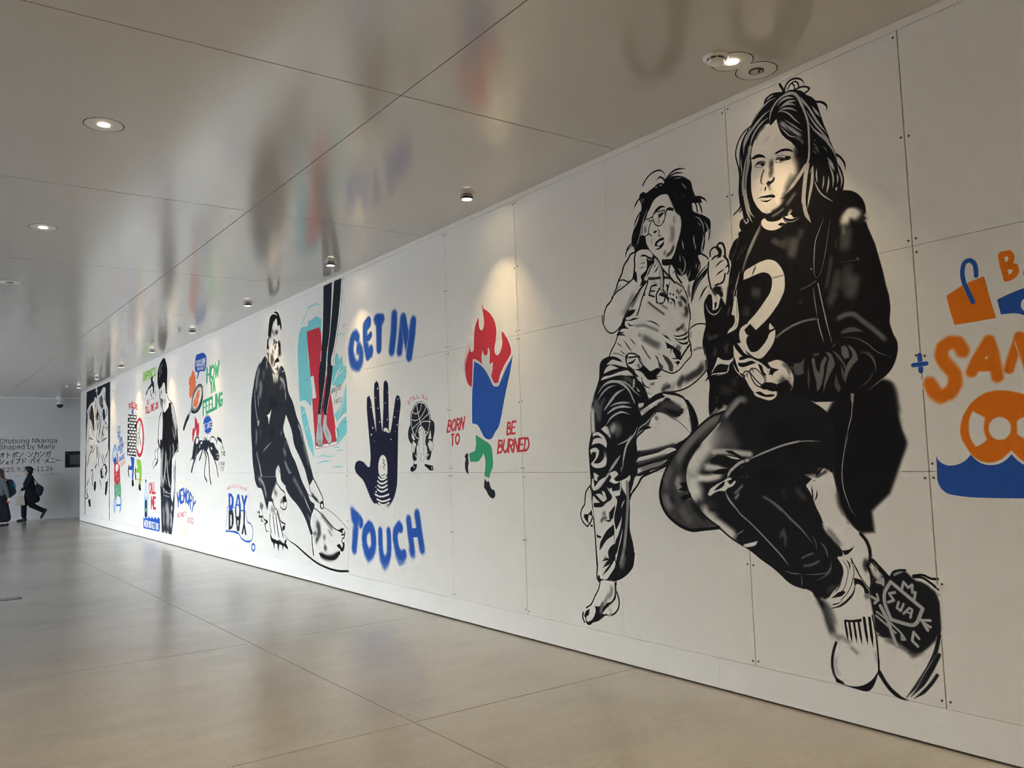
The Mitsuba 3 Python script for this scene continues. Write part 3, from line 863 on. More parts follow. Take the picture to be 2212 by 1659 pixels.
mural('painted_surfer', 'long black legs on a red surfboard amid turquoise waves, left of GET IN', 'mural motif', -10100, [
    ('wave', '''F c 4|-1003 3214 -950 3365 -874 3432 -746 3429 -656 3423 -618 3494 -513 3486 -390 3516 -189 3454 -196 3276 -677 3348 -607 2803 -591 2746 -1002 2785
L c 15.9 0|-872 3482 -779 3539 -631 3658 -524 3682 -437 3675 -350 3682 -249 3651
L c 11.8 0|297 3130 314 3167 436 3170 495 3130
F c 4|219 2722 242 2928 274 2950 320 2919 333 2866 409 2870 441 2918 453 2827 480 2760 508 2693
F c 5|-988 2918 -577 2875 -551 2699 -533 2415 -576 2324 -796 2426 -963 2414 -996 2675
F c 8|-943 2364 -799 2323 -722 2191 -608 1997 -515 1807 -482 1637 -655 1780 -810 2005 -907 2201
F c 5|142 2800 559 2756 536 2614 414 2537 132 2547 119 2682
F c 7|550 2540 543 2180 433 2157 257 2079 172 2172 370 2292
F c 7|235 1963 361 2074 534 2137 526 1922 422 1868 263 1786 230 1845
L c 13.8 3|-404 1635 -232 1660 -10 1647 205 1652
L c 13.7 3|-426 1562 -235 1580 96 1591
L c 13.2 3|120 1760 331 1758
L c 13.1 3|200 1714 450 1720
L c 13.2 3|75 1507 235 1516 425 1511
L w 21.8 3|169 2573 281 2697 387 2745
L w 15.8 3|114 2533 243 2641 523 2717
L w 18.2 3|257 2079 403 2261 531 2469
L w 17.9 3|224 2154 370 2292 516 2528
L w 17.0 3|-926 2234 -759 2288
L w 19.7 3|-810 2005 -644 2093'''),
    ('surfboard', '''F r -1|-684 3354 -260 3353 -196 3262 -183 2708 -556 2743 -604 2886 -649 3114
F r -1|-605 2878 -133 2829 58 2493 123 2309 202 2023 239 1801 -439 1756 -454 1867 -486 2085 -517 2320 -548 2557 -574 2748
F w -1|-571 2724 -475 2731 -388 2428 -521 2425
F w -1|-438 1790 233 1831 239 1798 -439 1756
L r 5.8 0|-457 1790 -443 1753 239 1792 230 1831
F w 0|190 1987 236 2007 257 1903 266 1873 214 1875
L k 9.4 0|236 2007 286 1931 266 1873'''),
    ('legs', '''F d 0|-101 3874 168 3878 124 3537 46 3163 -26 2959 -50 2748 -274 2770 -224 2954 -166 3190
F d 0|232 3877 455 3876 390 3559 285 3236 183 3013 98 2865 141 2729 -34 2747 8 3008 98 3288 174 3595
L w 16.0 0|184 3879 140 3534 63 3187 -26 2959 -55 2802
L w 18.4 0|470 3871 406 3557 301 3234 199 3011 128 2809
L k 7.6 0|488 3870 419 3516 315 3206 220 2996 154 2833
L w 16.7 0|-205 3033 -226 2900
L c 12.8 0|-25 2985 -17 2771
F d 0|-265 2842 -59 2821 -74 2701 -144 2524 -230 2225 -288 2198 -341 2224 -301 2383 -301 2692
F d 0|-22 2817 149 2799 118 2653 57 2478 -14 2318 -70 2201 -119 2181 -144 2205 -110 2446 -47 2638
L w 12.8 0|-56 2790 -103 2612 -198 2376 -250 2211
L w 10.5 0|139 2711 77 2506 -22 2303 -63 2200
L k 9.5 0|-345 2224 -288 2198 -231 2210
L k 10.9 0|-144 2208 -108 2180 -63 2193'''),
    ('foot', '''F q80 0|-345 2209 -231 2198 -246 2104 -201 1980 -195 1859 -208 1791 -322 1787 -417 1835 -421 1928 -369 2080'''),
    ('foot', '''F q82 0|-145 2190 -64 2178 -68 2065 20 1971 89 1880 69 1821 -4 1805 -76 1855 -165 1964 -212 2011 -178 2101
L k 10.2 0|-346 2201 -378 2049 -422 1897 -409 1835 -303 1783 -205 1791 -195 1859
L k 9.4 0|-157 2183 -187 2071 -201 1996 -76 1855 -4 1805 87 1835 72 1910
S q55 60 76 3|-292 2106 -305 1954
S q60 60 53 3|-107 2007 -19 1898
L k 9.5 0|-369 1865 -360 1803
L k 9.4 0|-316 1863 -306 1801
L k 9.3 0|-262 1861 -253 1800'''),
    ('letter', '''L k 8.4 0|109 2507 102 2449
L k 8.0 0|102 2449 123 2491
L k 8.4 0|123 2491 120 2451
L k 8.1 0|120 2451 146 2511'''),
    ('letter', '''L k 8.3 0|139 2454 155 2512
L k 8.2 0|168 2457 185 2515
L k 3.8 0|147 2483 176 2486'''),
    ('letter', '''L k 8.1 0|177 2458 208 2518 206 2461
L k 3.8 0|189 2481 207 2483'''),
    ('letter', '''L k 3.8 0|232 2520 261 2524
L k 8.2 0|246 2522 230 2464'''),
    ('letter', '''L k 6.8 0|299 2528 269 2525 253 2467 282 2470
L k 3.8 0|262 2497 285 2500'''),
    ('letter', '''L k 7.9 0|307 2529 305 2473 336 2532'''),
    ('letter', '''L k 6.7 0|373 2536 345 2533 328 2476 357 2479
L k 3.7 0|337 2506 360 2508'''),
    ('letter', '''L k 8.0 0|366 2480 382 2537
L k 5.7 0|382 2537 406 2534 400 2514 374 2508
L k 7.5 0|385 2509 394 2483'''),
    ('letter', '''L k 8.3 0|220 2391 229 2447'''),
    ('letter', '''L k 3.6 0|249 2448 278 2449
L k 8.2 0|263 2448 254 2393'''),
    ('letter', '''L k 4.1 0|164 2355 207 2359
L k 9.1 0|186 2357 169 2302'''),
    ('letter', '''L k 8.7 0|203 2305 240 2362 245 2310
L k 4.1 0|217 2327 243 2330'''),
    ('letter', '''L k 9.0 0|257 2311 273 2366
L k 6.4 0|315 2370 265 2336
L k 6.3 0|272 2339 299 2315'''),
    ('letter', '''L k 7.0 0|368 2375 327 2371 311 2317 352 2321
L k 4.1 0|320 2345 352 2348'''),
    ('letter', '''L k 6.2 0|419 2372 401 2378 379 2366 386 2353 406 2347 403 2331 381 2324 367 2330'''),
])
mural('painted_bent_man', 'mural of a barefoot man in black bending down with long arms, left of the surfboard', 'mural figure', -11500, [
    ('body', '''F d 7|-908 3202 -1058 3145 -1234 3088 -1370 2935 -1464 2760 -1536 2598 -1574 2340 -1571 2080 -1540 1851 -1493 1548 -1442 1428 -1387 1308 -1278 1279 -451 1287 -527 1399 -492 1498 -404 1554 -348 1498 -295 1330 -219 1289 504 1296 404 1414 233 1603 127 1685 -51 1881 -160 1996 -190 2039 -84 2270 -4 2183 138 2012 205 1846 412 1654 579 1493 709 1337 875 1351 844 1415 686 1649 557 1863 460 2052 324 2207 187 2419 8 2597 -61 2798 -170 2949 -246 2985 -405 2902 -525 2884 -684 3002 -804 3132
S k 70 644 3|-573 2586 -581 2327
S k 60 430 3|-708 2118 -550 1968
S q62 85 167 3|-1146 3094 -1283 2881 -1332 2674
S q58 80 202 3|-1152 2869 -1111 2746 -1203 2574
S q62 80 103 3|-867 3139 -829 2987
S q70 90 95 3|-329 2809 -176 2752 -104 2606
S q50 70 176 3|-292 2734 -218 2643
S q45 60 207 3|-954 3029 -1023 2858
S q60 70 37 3|-346 2896 -247 2957
L w 13.3 0|-210 2897 -152 2905
S q70 75 59 3|-1397 2744 -1379 2560 -1318 2345 -1255 2221
S q75 80 52 3|-1245 2641 -1228 2445
F q70 3|-1298 2239 -1189 2248 -1166 2306 -1235 2161 -1265 2147
S q62 70 105 3|-1336 2135 -1327 1985 -1361 1851
S q38 60 205 3|-1127 2126 -1173 2009
F w 0|-668 2380 -724 2267 -789 2155 -819 2272 -868 2297 -764 2320
L q55 24.5 3|-1072 1747 -881 1823 -665 1897
S q60 85 76 3|-1332 1775 -1269 1655 -1185 1535 -1124 1388 -1062 1315
S q80 90 37 3|-1206 1565 -1123 1417 -1041 1315
S q60 80 90 3|-255 2031 -295 1991
S q55 75 123 3|-204 1806 -95 1665
S q62 80 90 3|-171 1625 -26 1486 189 1350
S q42 60 154 3|-125 1901 -53 1802
L w 14.8 3|-103 2638 -79 2455
S q75 85 115 3|357 2128 476 2015 524 1894
S q48 70 115 3|523 1854 653 1680 749 1522
L k 14.3 0|306 2198 460 2056 558 1893 687 1679 860 1393
L q62 5.1 0|-1494 1492 -1382 1514
F d 3|-1444 1379 -498 1382 -479 1289 -635 1178 -704 1083 -596 1008 -890 889 -978 1013 -1136 1203 -1302 1225 -1374 1281
F d 2|-284 1383 420 1385 531 1284 676 1164 747 1080 907 1028 888 978 794 876 754 762 806 680 840 640 767 622 715 675 590 811 292 1003 58 1100 -102 1202 -161 1292
F d 0|647 1386 866 1386 901 1358 735 1265 700 1314
S q70 85 91 3|-1251 1380 -1018 1252 -908 1063
S q55 70 104 3|147 1384 339 1253 525 1111
L q80 22.0 3|526 1140 671 1000 795 905
L q75 14.9 3|667 886 755 790
L q60 14.2 0|-1275 1364 -1159 1251'''),
    ('hand', '''F w 3|-867 890 -818 1017 -684 1013 -533 917 -448 858 -324 741 -179 710 -181 642 -285 636 -163 538 -247 502 -165 478 -208 415 -395 478 -460 459 -546 469 -610 511 -719 536 -759 705
L k 21.7 0|-683 1068 -641 991 -439 874 -345 755 -166 718 -193 649 -285 636 -346 709
L k 21.4 0|-756 831 -782 704 -719 567
L k 25.8 0|-645 835 -605 681 -565 560
L k 29.0 0|-535 839 -475 672 -415 523
L k 26.0 0|-470 857 -346 694 -246 533
S q55 70 137 3|-753 925 -534 870
F k 0|-284 667 -179 702 -168 658 -235 632
L k 12.5 0|-763 580 -720 504 -546 469 -451 459 -395 478 -208 415 -124 480
F k 0|-786 547 -722 442 -656 415 -615 325 -582 420 -483 411 -443 307 -397 417 -292 409 -261 328 -229 413 -127 375 -54 366 -85 408 -145 449 -102 504 -186 476 -207 437 -374 464 -546 461 -698 490
L k 31.0 3|-1165 992 -1073 947 -1121 865
L k 28.6 3|-1359 889 -1312 842 -1216 861 -1242 772 -1100 785 -1149 719 -1032 708
L k 28.4 3|-1098 866 -1054 771 -872 716 -987 679 -943 586 -808 577
S k 70 121 3|-1189 992 -1143 944 -1191 895
F w 0|-941 681 -872 700 -829 623 -898 588
L w 15.3 0|-653 524 -567 483
F w 3|-479 1289 -310 1214 -165 1156 -146 1096 -86 1052 -109 961 -235 919 -318 954 -401 1013 -616 1070 -591 1179 -502 1243
S k 85 244 3|-272 1093 -233 972
S k 70 204 3|-503 1212 -550 1087
L k 19.4 0|-479 1289 -289 1199 -165 1148 -147 1081
F w 0|-316 1000 -265 1017 -242 964 -284 940
F w 0|-198 1019 -148 1028 -141 983 -183 966
F k 0|-251 1093 -146 1111 -86 1044 -128 1028 -231 1041
L k 16.7 0|-339 954 -235 919 -109 953 -86 1037'''),
    ('foot', '''F w 2|888 978 1027 927 1231 839 1493 744 1653 719 1827 748 1845 658 1804 551 1754 470 1690 439 1544 361 1213 348 1007 359 831 373 802 567 822 625 754 762 813 891
S k 80 178 3|917 784 1021 747 1053 666 945 590
S k 80 208 3|946 604 1013 525
S k 95 116 3|1043 390 1213 362 1480 383 1642 435
S k 75 115 3|1185 509 1284 448
S q40 75 120 3|1190 660 1221 566
S q40 70 103 3|1097 916 1298 815 1492 717
S q50 60 69 3|1328 722 1457 635
F k 2|1622 724 1811 747 1847 710 1823 657 1806 603 1819 552 1754 470 1707 479 1773 549 1728 598 1761 653 1715 676 1778 693 1685 707
F w 0|1764 732 1827 741 1816 695 1778 687
F w 0|1752 665 1802 675 1795 648 1761 640
F w 0|1751 626 1813 630 1799 590 1758 581
F k 0|1582 536 1679 556 1740 508 1770 484 1707 473 1645 501
F k 4|1009 401 1077 365 1213 348 1544 361 1690 439 1676 477 1579 443 1513 412 1282 381 1147 397
L k 14.4 0|888 978 1097 916 1331 816 1558 734 1653 719
L k 28.7 0|797 651 807 512 848 361
S k 80 137 3|877 684 910 602'''),
    ('arm_hand', '''F w 2|865 1358 935 1302 1072 1192 1156 1111 1198 1043 1185 988 1133 973 1082 998 1066 1040 892 1105 786 1173 735 1258
S k 80 75 3|805 1174 893 1119 1032 1066
L k 19.4 0|883 1358 1072 1206 1173 1111 1197 1016
L k 14.6 0|735 1258 804 1159 1067 1046
F k 0|1084 1054 1144 1076 1198 1043 1195 981 1126 970 1082 998
F w 0|1108 1027 1153 1042 1183 1022 1168 990 1127 986
L k 8.6 0|639 1163 892 1105 1067 1046'''),
    ('cord', '''L k 26.9 1|-245 578 -42 500 235 445 612 343 934 270 1276 232 1634 224 1908 247
L k 7.0 0|1203 995 1435 942 1691 859 1919 753
L k 12.0 0|-464 1530 -330 1445'''),
    ('head', '''F w 2|-519 3805 -663 3776 -728 3653 -784 3572 -763 3451 -818 3399 -821 3311 -781 3218 -784 3130 -683 3031 -564 2917 -505 2885 -405 2916 -324 2993 -342 3038 -279 3188 -235 3382 -222 3537 -284 3704 -380 3783
F k 2|-560 3789 -684 3764 -750 3626 -774 3512 -754 3450 -664 3438 -637 3537 -565 3629 -442 3713 -403 3678 -385 3603 -327 3581 -306 3606 -269 3544 -231 3496 -222 3537 -272 3687 -360 3780 -499 3815 -532 3808 -440 3778 -381 3740
S k 80 104 3|-508 3505 -349 3497
S k 70 217 3|-546 3568 -609 3489
F k 2|-550 3423 -471 3384 -392 3352 -313 3378 -333 3345 -393 3331 -511 3382
S q35 80 86 3|-571 3397 -472 3355
L k 14.3 0|-573 3339 -512 3346 -441 3308 -466 3268 -534 3269
F k 0|-513 3317 -481 3320 -466 3282 -506 3284
S k 80 154 3|-555 3249 -576 3208
F k 2|-374 3314 -256 3328 -277 3245 -318 3193 -376 3214 -336 3252
S k 85 192 3|-316 3264 -301 3105
S k 80 205 3|-637 3230 -620 3112 -521 3014
S w 90 70 3|-394 3302 -378 3157
F k 2|-479 3096 -360 3112 -322 3057 -401 3052 -501 3041 -522 2985 -463 2965 -344 2967 -365 2940 -483 2952 -541 3016
F w 0|-461 3029 -421 3035 -382 3014 -442 3006
S w 90 51 3|-559 3105 -582 3020 -524 2928
L k 21.9 0 6|-781 3218 -763 3113 -664 3000 -525 2892
L k 26.7 0|-821 3311 -805 3427 -755 3443
F k 0|-818 3429 -755 3428 -777 3364 -725 3314 -759 3289 -821 3311
S k 80 166 3|-780 3262 -803 3176
S k 80 99 3|-424 2932 -363 2997'''),
])
mural('painted_words', 'small red arched words WHEN YOU GO I AM GONE above the mirrored blue word', 'mural lettering', -13800, [
    ('letter', '''L r 9.2 0|-502 1199 -499 1154
L r 8.1 0|-499 1154 -479 1190
L r 9.1 0|-479 1190 -472 1159
L r 8.4 0|-472 1159 -449 1208'''),
    ('letter', '''L r 9.0 0|-444 1164 -434 1211
L r 8.9 0|-401 1171 -392 1218
L r 3.1 0|-439 1188 -397 1195'''),
    ('letter', '''L r 6.7 0|-335 1227 -377 1221 -387 1174 -344 1180
L r 3.1 0|-382 1198 -348 1203'''),
    ('letter', '''L r 8.9 0|-330 1183 -320 1229
L r 7.4 0|-320 1229 -288 1188
L r 8.8 0|-288 1188 -278 1234'''),
    ('letter', '''L r 6.9 0|-228 1240 -212 1219 -187 1243
L r 8.8 0|-212 1219 -217 1196'''),
    ('letter', '''L r 6.9 0|-152 1246 -173 1233 -178 1210 -161 1200 -141 1212 -136 1235 -152 1246'''),
    ('letter', '''L r 7.7 0|-117 1247 -123 1211 -106 1202 -86 1212 -76 1248'''),
    ('letter', '''L r 6.3 0|11 1240 -4 1248 -26 1239 -33 1221 -25 1202 -4 1204 7 1220 -11 1220'''),
    ('letter', '''L r 6.8 0|47 1246 26 1235 22 1212 37 1200 58 1211 62 1233 47 1246'''),
    ('letter', '''L r 8.4 0|111 1195 120 1240'''),
    ('letter', '''L r 7.8 0|165 1190 193 1233 204 1185
L r 2.9 0|176 1206 200 1203'''),
    ('letter', '''L r 8.1 0|218 1184 232 1228
L r 8.0 0|232 1228 245 1194
L r 6.5 0|245 1194 271 1223
L r 8.4 0|271 1223 266 1178'''),
    ('letter', '''L r 6.1 0|359 1204 345 1213 324 1207 317 1189 325 1170 344 1169 355 1184 338 1186'''),
    ('letter', '''L r 6.6 0|393 1207 374 1198 369 1175 384 1162 404 1174 408 1196 393 1207'''),
    ('letter', '''L r 8.1 0|417 1163 426 1207
L r 7.1 0|426 1207 455 1163
L r 8.1 0|455 1163 464 1208'''),
    ('letter', '''L r 6.1 0|515 1208 477 1208 469 1163 507 1164
L r 2.7 0|473 1186 504 1187'''),
])
mural('painted_mirrored_word', 'blue word BAY mirrored in black below, outlined by a pool shape', 'mural lettering', -13700, [
    ('letter', '''F b -1|-524 1104 -350 1097 -253 1025 -255 931 -312 848 -299 821 -508 814
F w -1|-429 1055 -373 1043 -352 969 -375 914 -432 905'''),
    ('letter', '''F b -1|-53 1096 30 1098 108 915 107 842 25 839 5 912 -99 909 -129 841 -197 832 -162 907
F w -1|-42 1017 -1 1018 6 932 -69 929'''),
    ('letter', '''F b -1|124 1084 213 1082 272 998 334 1084 432 1087 310 921 308 836 228 840 230 932'''),
    ('letter', '''F d -1|-516 814 -299 821 -258 742 -260 621 -339 537 -447 504 -522 500
F w -1|-434 749 -378 758 -354 671 -373 575 -433 559'''),
    ('letter', '''F d -1|-197 832 -129 841 -115 735 2 739 25 839 107 849 105 743 18 502 -94 503
F w -1|-74 676 -8 675 -34 579 -59 577
F w -1|-113 828 16 833 2 746 -102 742'''),
    ('letter', '''F d -1|240 840 308 836 292 647 379 457 300 466 251 567 208 467 128 469 224 631'''),
    ('pool_outline', '''L b 20.5 0|-668 465 -426 478 -4 461 118 403 278 374 514 370 650 435 672 563 559 653 423 673 366 754 328 831 208 839 86 842
L b 25.0 0|-646 473 -340 480 -4 464
L b 22.7 0|118 396 318 366 534 377
L b 13.9 0|-668 478 -666 602 -597 729 -617 851 -550 881 -205 876
L b 31.2 0|686 349 621 319 608 268 683 241 760 278 753 328 686 349'''),
])
mural('painted_words', 'blue arched word MEMORY with small red words below in a yellow cloud', 'mural lettering', -16900, [
    ('cloud', '''L y 13.9 0|-595 1072 -564 1187 -441 1212 -379 1270 -139 1232 9 1225 39 1281 212 1282 269 1196 383 1167 354 1104 522 1076 660 1033 659 956 768 883 740 791 793 702 684 652 656 575
L y 18.9 0|-139 1208 -109 1272
L y 12.3 0|-596 714 -565 667 -381 690
L y 15.9 0|-170 761 -111 636 6 546 -82 479 -24 387 -53 323 -172 269
L y 16.8 0|180 491 179 429 121 332 -53 323 -25 230
L y 8.1 0|-291 246 -142 302'''),
    ('letter', '''L b 64.5 0|-484 796 -568 1038
L b 49.9 0|-568 1038 -424 896
L b 65.7 0|-424 896 -395 1084
L b 63.5 0|-395 1084 -316 851'''),
    ('letter', '''L b 52.4 0|-152 1128 -322 1101 -276 862 -143 889
L b 20.3 0|-300 986 -178 1009'''),
    ('letter', '''L b 64.2 0|-104 893 -80 1133
L b 60.6 0|-80 1133 -15 968
L b 54.3 0|-15 968 86 1129
L b 63.0 0|86 1129 58 891'''),
    ('letter', '''L b 52.4 0|237 1105 149 1060 118 943 161 871 241 912 286 1028 237 1105'''),
    ('letter', '''L b 56.5 0|262 837 365 1068
L b 38.9 0|365 1068 493 991 447 912 312 948
L b 61.3 0|368 927 387 780'''),
    ('letter', '''L b 48.9 0|569 986 566 839 722 913
L b 49.1 0|566 839 486 727'''),
    ('letter', '''L r 15.8 0|-546 567 -534 649
L r 14.9 0|-534 649 -498 572
L r 15.7 0|-498 572 -486 653'''),
    ('letter', '''L r 15.7 0|-477 574 -464 655'''),
    ('letter', '''L r 12.2 0|-397 649 -415 660 -441 641 -450 612 -447 585 -427 579 -406 593'''),
    ('letter', '''L r 12.8 0|-334 667 -381 663 -394 582 -347 586
L r 4.2 0|-387 624 -350 627'''),
    ('letter', '''L r 15.7 0|-283 672 -280 593
L r 14.3 0|-280 593 -257 650
L r 15.6 0|-257 650 -251 595
L r 14.7 0|-251 595 -224 677'''),
    ('letter', '''L r 15.3 0|-222 598 -210 678
L r 15.2 0|-176 603 -164 683
L r 4.2 0|-216 638 -170 643'''),
    ('letter', '''L r 15.2 0|-155 605 -143 684'''),
    ('letter', '''L r 13.7 0|-122 686 -134 607 -88 611'''),
    ('letter', '''L r 12.4 0|-17 696 -62 692 -75 612 -29 617
L r 4.2 0|-68 654 -32 657'''),
    ('letter', '''L r 14.9 0|28 622 40 701'''),
    ('letter', '''L r 4.1 0|61 703 106 707
L r 14.9 0|83 705 71 626'''),
    ('letter', '''L r 16.2 0|180 612 180 515 233 512'''),
    ('letter', '''L r 17.2 0|249 512 276 607 302 509
L r 5.1 0|260 548 292 546'''),
    ('letter', '''L r 12.9 0|371 588 345 604 321 586 334 561 363 545 365 516 339 508 318 523'''),
    ('letter', '''L r 5.1 0|387 602 439 599
L r 17.5 0|413 600 413 505'''),
    ('letter', '''L r 14.4 0|507 596 455 598 454 503 506 501
L r 5.0 0|455 552 496 551'''),
    ('letter', '''L r 15.4 0|522 500 523 595 554 589 574 545 553 503 522 500'''),
])
mural('painted_speech_bubble', 'blue speech bubble reading EVERYTHING GOOD? above the painted frying pan', 'mural sign', -15800, [
    ('bubble', '''F b 6|-387 3521 -325 3619 -82 3643 184 3620 328 3545 338 3409 268 3306 64 3301 -85 3307 -237 3192 -279 3187 -205 3310 -358 3343 -406 3418'''),
    ('letter', '''L w 15.5 0|-283 3524 -338 3524 -338 3437 -284 3437
L w 5.8 0|-338 3482 -294 3482'''),
    ('letter', '''L w 18.2 0|-268 3524 -242 3437 -214 3524'''),
    ('letter', '''L w 15.3 0|-145 3524 -199 3524 -200 3437 -146 3438
L w 5.8 0|-199 3482 -156 3482'''),
    ('letter', '''L w 18.8 0|-131 3438 -130 3524
L w 12.3 0|-130 3524 -82 3515 -83 3485 -131 3479
L w 14.0 0|-109 3479 -78 3438'''),
    ('letter', '''L w 16.1 0|-62 3524 -36 3481 -9 3524
L w 18.6 0|-36 3481 -36 3438'''),
    ('letter', '''L w 5.7 0|6 3524 58 3524
L w 18.5 0|32 3524 31 3438'''),
    ('letter', '''L w 18.4 0|72 3438 73 3524
L w 18.3 0|124 3439 125 3524
L w 5.7 0|73 3481 125 3481'''),
    ('letter', '''L w 18.2 0|147 3439 148 3524'''),
    ('letter', '''L w 18.2 0|169 3439 170 3524
L w 14.8 0|170 3524 221 3439
L w 18.1 0|221 3439 222 3524'''),
    ('letter', '''L w 14.6 0|287 3511 267 3524 241 3507 235 3473 251 3439 276 3444 287 3473 264 3473'''),
    ('letter', '''L w 16.2 0|-154 3428 -185 3444 -229 3427 -242 3390 -223 3351 -181 3354 -160 3386 -197 3388'''),
    ('letter', '''L w 17.3 0|-87 3438 -127 3417 -133 3370 -100 3344 -60 3366 -54 3412 -87 3438'''),
    ('letter', '''L w 17.1 0|18 3431 -22 3410 -28 3364 5 3339 44 3360 50 3406 18 3431'''),
    ('letter', '''L w 17.7 0|69 3335 82 3428 129 3420 155 3377 117 3337 69 3335'''),
    ('letter', '''L w 15.9 0|181 3398 208 3420 254 3408 246 3381 216 3364 215 3353
L w 21.2 0|212 3334 211 3327'''),
])
mural('painted_words', 'green hand-lettered words HOW YA FEELING beside the painted frying pan', 'mural lettering', -15100, [
    ('letter', '''L g 77.3 0 11|-332 3078 -318 3311
L g 75.7 0 11|-145 3094 -131 3325
L g 26.1 0 4|-325 3195 -138 3209'''),
    ('letter', '''L g 60.6 0 9|15 3336 -70 3272 -77 3157 1 3106 86 3170 93 3284 15 3336'''),
    ('letter', '''L g 70.4 0 10|159 3346 201 3123
L g 70.4 0 10|201 3123 266 3286
L g 67.4 0 10|266 3286 311 3133
L g 70.9 0 10|311 3133 380 3362'''),
    ('letter', '''L g 60.7 0 10|-123 3076 -64 2977 -3 3083
L g 69.0 0 11|-64 2977 -65 2874'''),
    ('letter', '''L g 65.5 0 11|30 2880 93 3089 149 2889
L g 22.7 0 4|55 2960 126 2965'''),
    ('letter', '''L g 63.8 0 10|-427 2740 -578 2727 -568 2499
L g 23.6 0 4|-573 2617 -453 2628'''),
    ('letter', '''L g 56.6 0 9|-238 2755 -386 2743 -377 2517 -230 2531
L g 23.3 0 4|-381 2634 -263 2645'''),
    ('letter', '''L g 55.5 0 9|-53 2770 -197 2758 -189 2534 -45 2548
L g 23.1 0 4|-193 2651 -78 2661'''),
    ('letter', '''L g 60.2 0 10|-13 2774 -5 2552 137 2565'''),
    ('letter', '''L g 66.8 0 11|197 2571 189 2790'''),
    ('letter', '''L g 66.3 0 11|256 2576 249 2795
L g 52.6 0 8|249 2795 394 2589
L g 65.3 0 10|394 2589 386 2806'''),
    ('letter', '''L g 52.2 0 8|561 2788 506 2816 440 2767 429 2679 473 2597 540 2614 564 2691 503 2686'''),
])
mural('painted_frying_pan', 'black frying pan tossing orange splashes, left of the green words', 'mural motif', -16200, [
    ('splash', '''F e 3|-144 3396 -100 3339 -19 3358 -7 3295 72 3192 10 3171 90 3121 40 3099 71 3027 -22 2982 -116 2937 -305 2864 -369 2886 -400 3048 -336 3096 -432 3140 -367 3259 -239 3300 -207 3350'''),
    ('pan', '''F q55 6|-243 2736 -179 2872 9 2997 193 3060 373 3062 479 3027 501 2890 441 2758 309 2631 128 2573 -87 2560 -243 2613
F d 3|-275 2668 -87 2603 128 2608 340 2731 477 2891 502 2991 518 2854 458 2723 339 2629 128 2565 -87 2555 -244 2595
F w 0|-180 2697 -116 2832 70 2958 283 3018 419 2998 430 2895 340 2765 159 2675 -25 2638
F e 3|-149 2668 -86 2795 69 2888 161 2950 342 2987 282 2907 311 2853 221 2808 220 2739 98 2679 6 2641 -24 2687
L k 18.1 0|-243 2666 -191 2855 9 2997 205 3064 402 3059 502 3008 500 2856 369 2661 128 2565
L w 19.6 3|7 2789 130 2866'''),
    ('handle', '''L q70 79.2 0|-275 2632 -403 2534
L d 100.4 0|-448 2519 -630 2422 -776 2303'''),
])
mural('painted_flame', 'small red flame painted above the tail of the ant', 'mural motif', -16200, [
    ('flame', '''F r 3|1 2493 117 2429 173 2345 242 2382 275 2227 228 2116 86 2138 69 2269 28 2238 -89 2111 -131 2022 -178 2032 -177 2230 -106 2293 -30 2257'''),
])
mural('painted_badge', 'blue spiky badge reading BE SAFE above the painted ant', 'mural sign', -15400, [
    ('badge', '''F b 0|246 2291 304 2257 232 2243 268 2199 190 2202 201 2153 127 2173 111 2125 49 2159 7 2117 -34 2162 -98 2132 -113 2182 -190 2168 -178 2217 -260 2221 -220 2263 -296 2284 -235 2314 -296 2349 -219 2363 -258 2409 -176 2405 -187 2455 -111 2434 -94 2482 -31 2447 11 2488 52 2442 115 2471 130 2421 205 2434 193 2386 270 2381 233 2341 305 2320'''),
    ('letter', '''L w 20.0 0|-247 2219 -246 2318
L w 13.0 0|-246 2318 -199 2316 -197 2286 -246 2273
L w 13.4 0|-246 2273 -188 2267 -191 2228 -247 2219'''),
    ('letter', '''L w 16.0 0|-107 2327 -169 2323 -170 2225 -109 2229
L w 6.2 0|-169 2276 -120 2279'''),
    ('letter', '''L w 13.3 0|14 2321 -16 2333 -44 2312 -29 2289 4 2276 7 2247 -24 2235 -48 2248'''),
    ('letter', '''L w 18.6 0|28 2239 59 2338 88 2244
L w 6.1 0|40 2277 76 2280'''),
    ('letter', '''L w 17.1 0|163 2346 104 2341 102 2245
L w 6.1 0|103 2295 151 2298'''),
    ('letter', '''L w 15.4 0|237 2351 178 2347 177 2250 236 2254
L w 6.1 0|177 2300 224 2304'''),
])
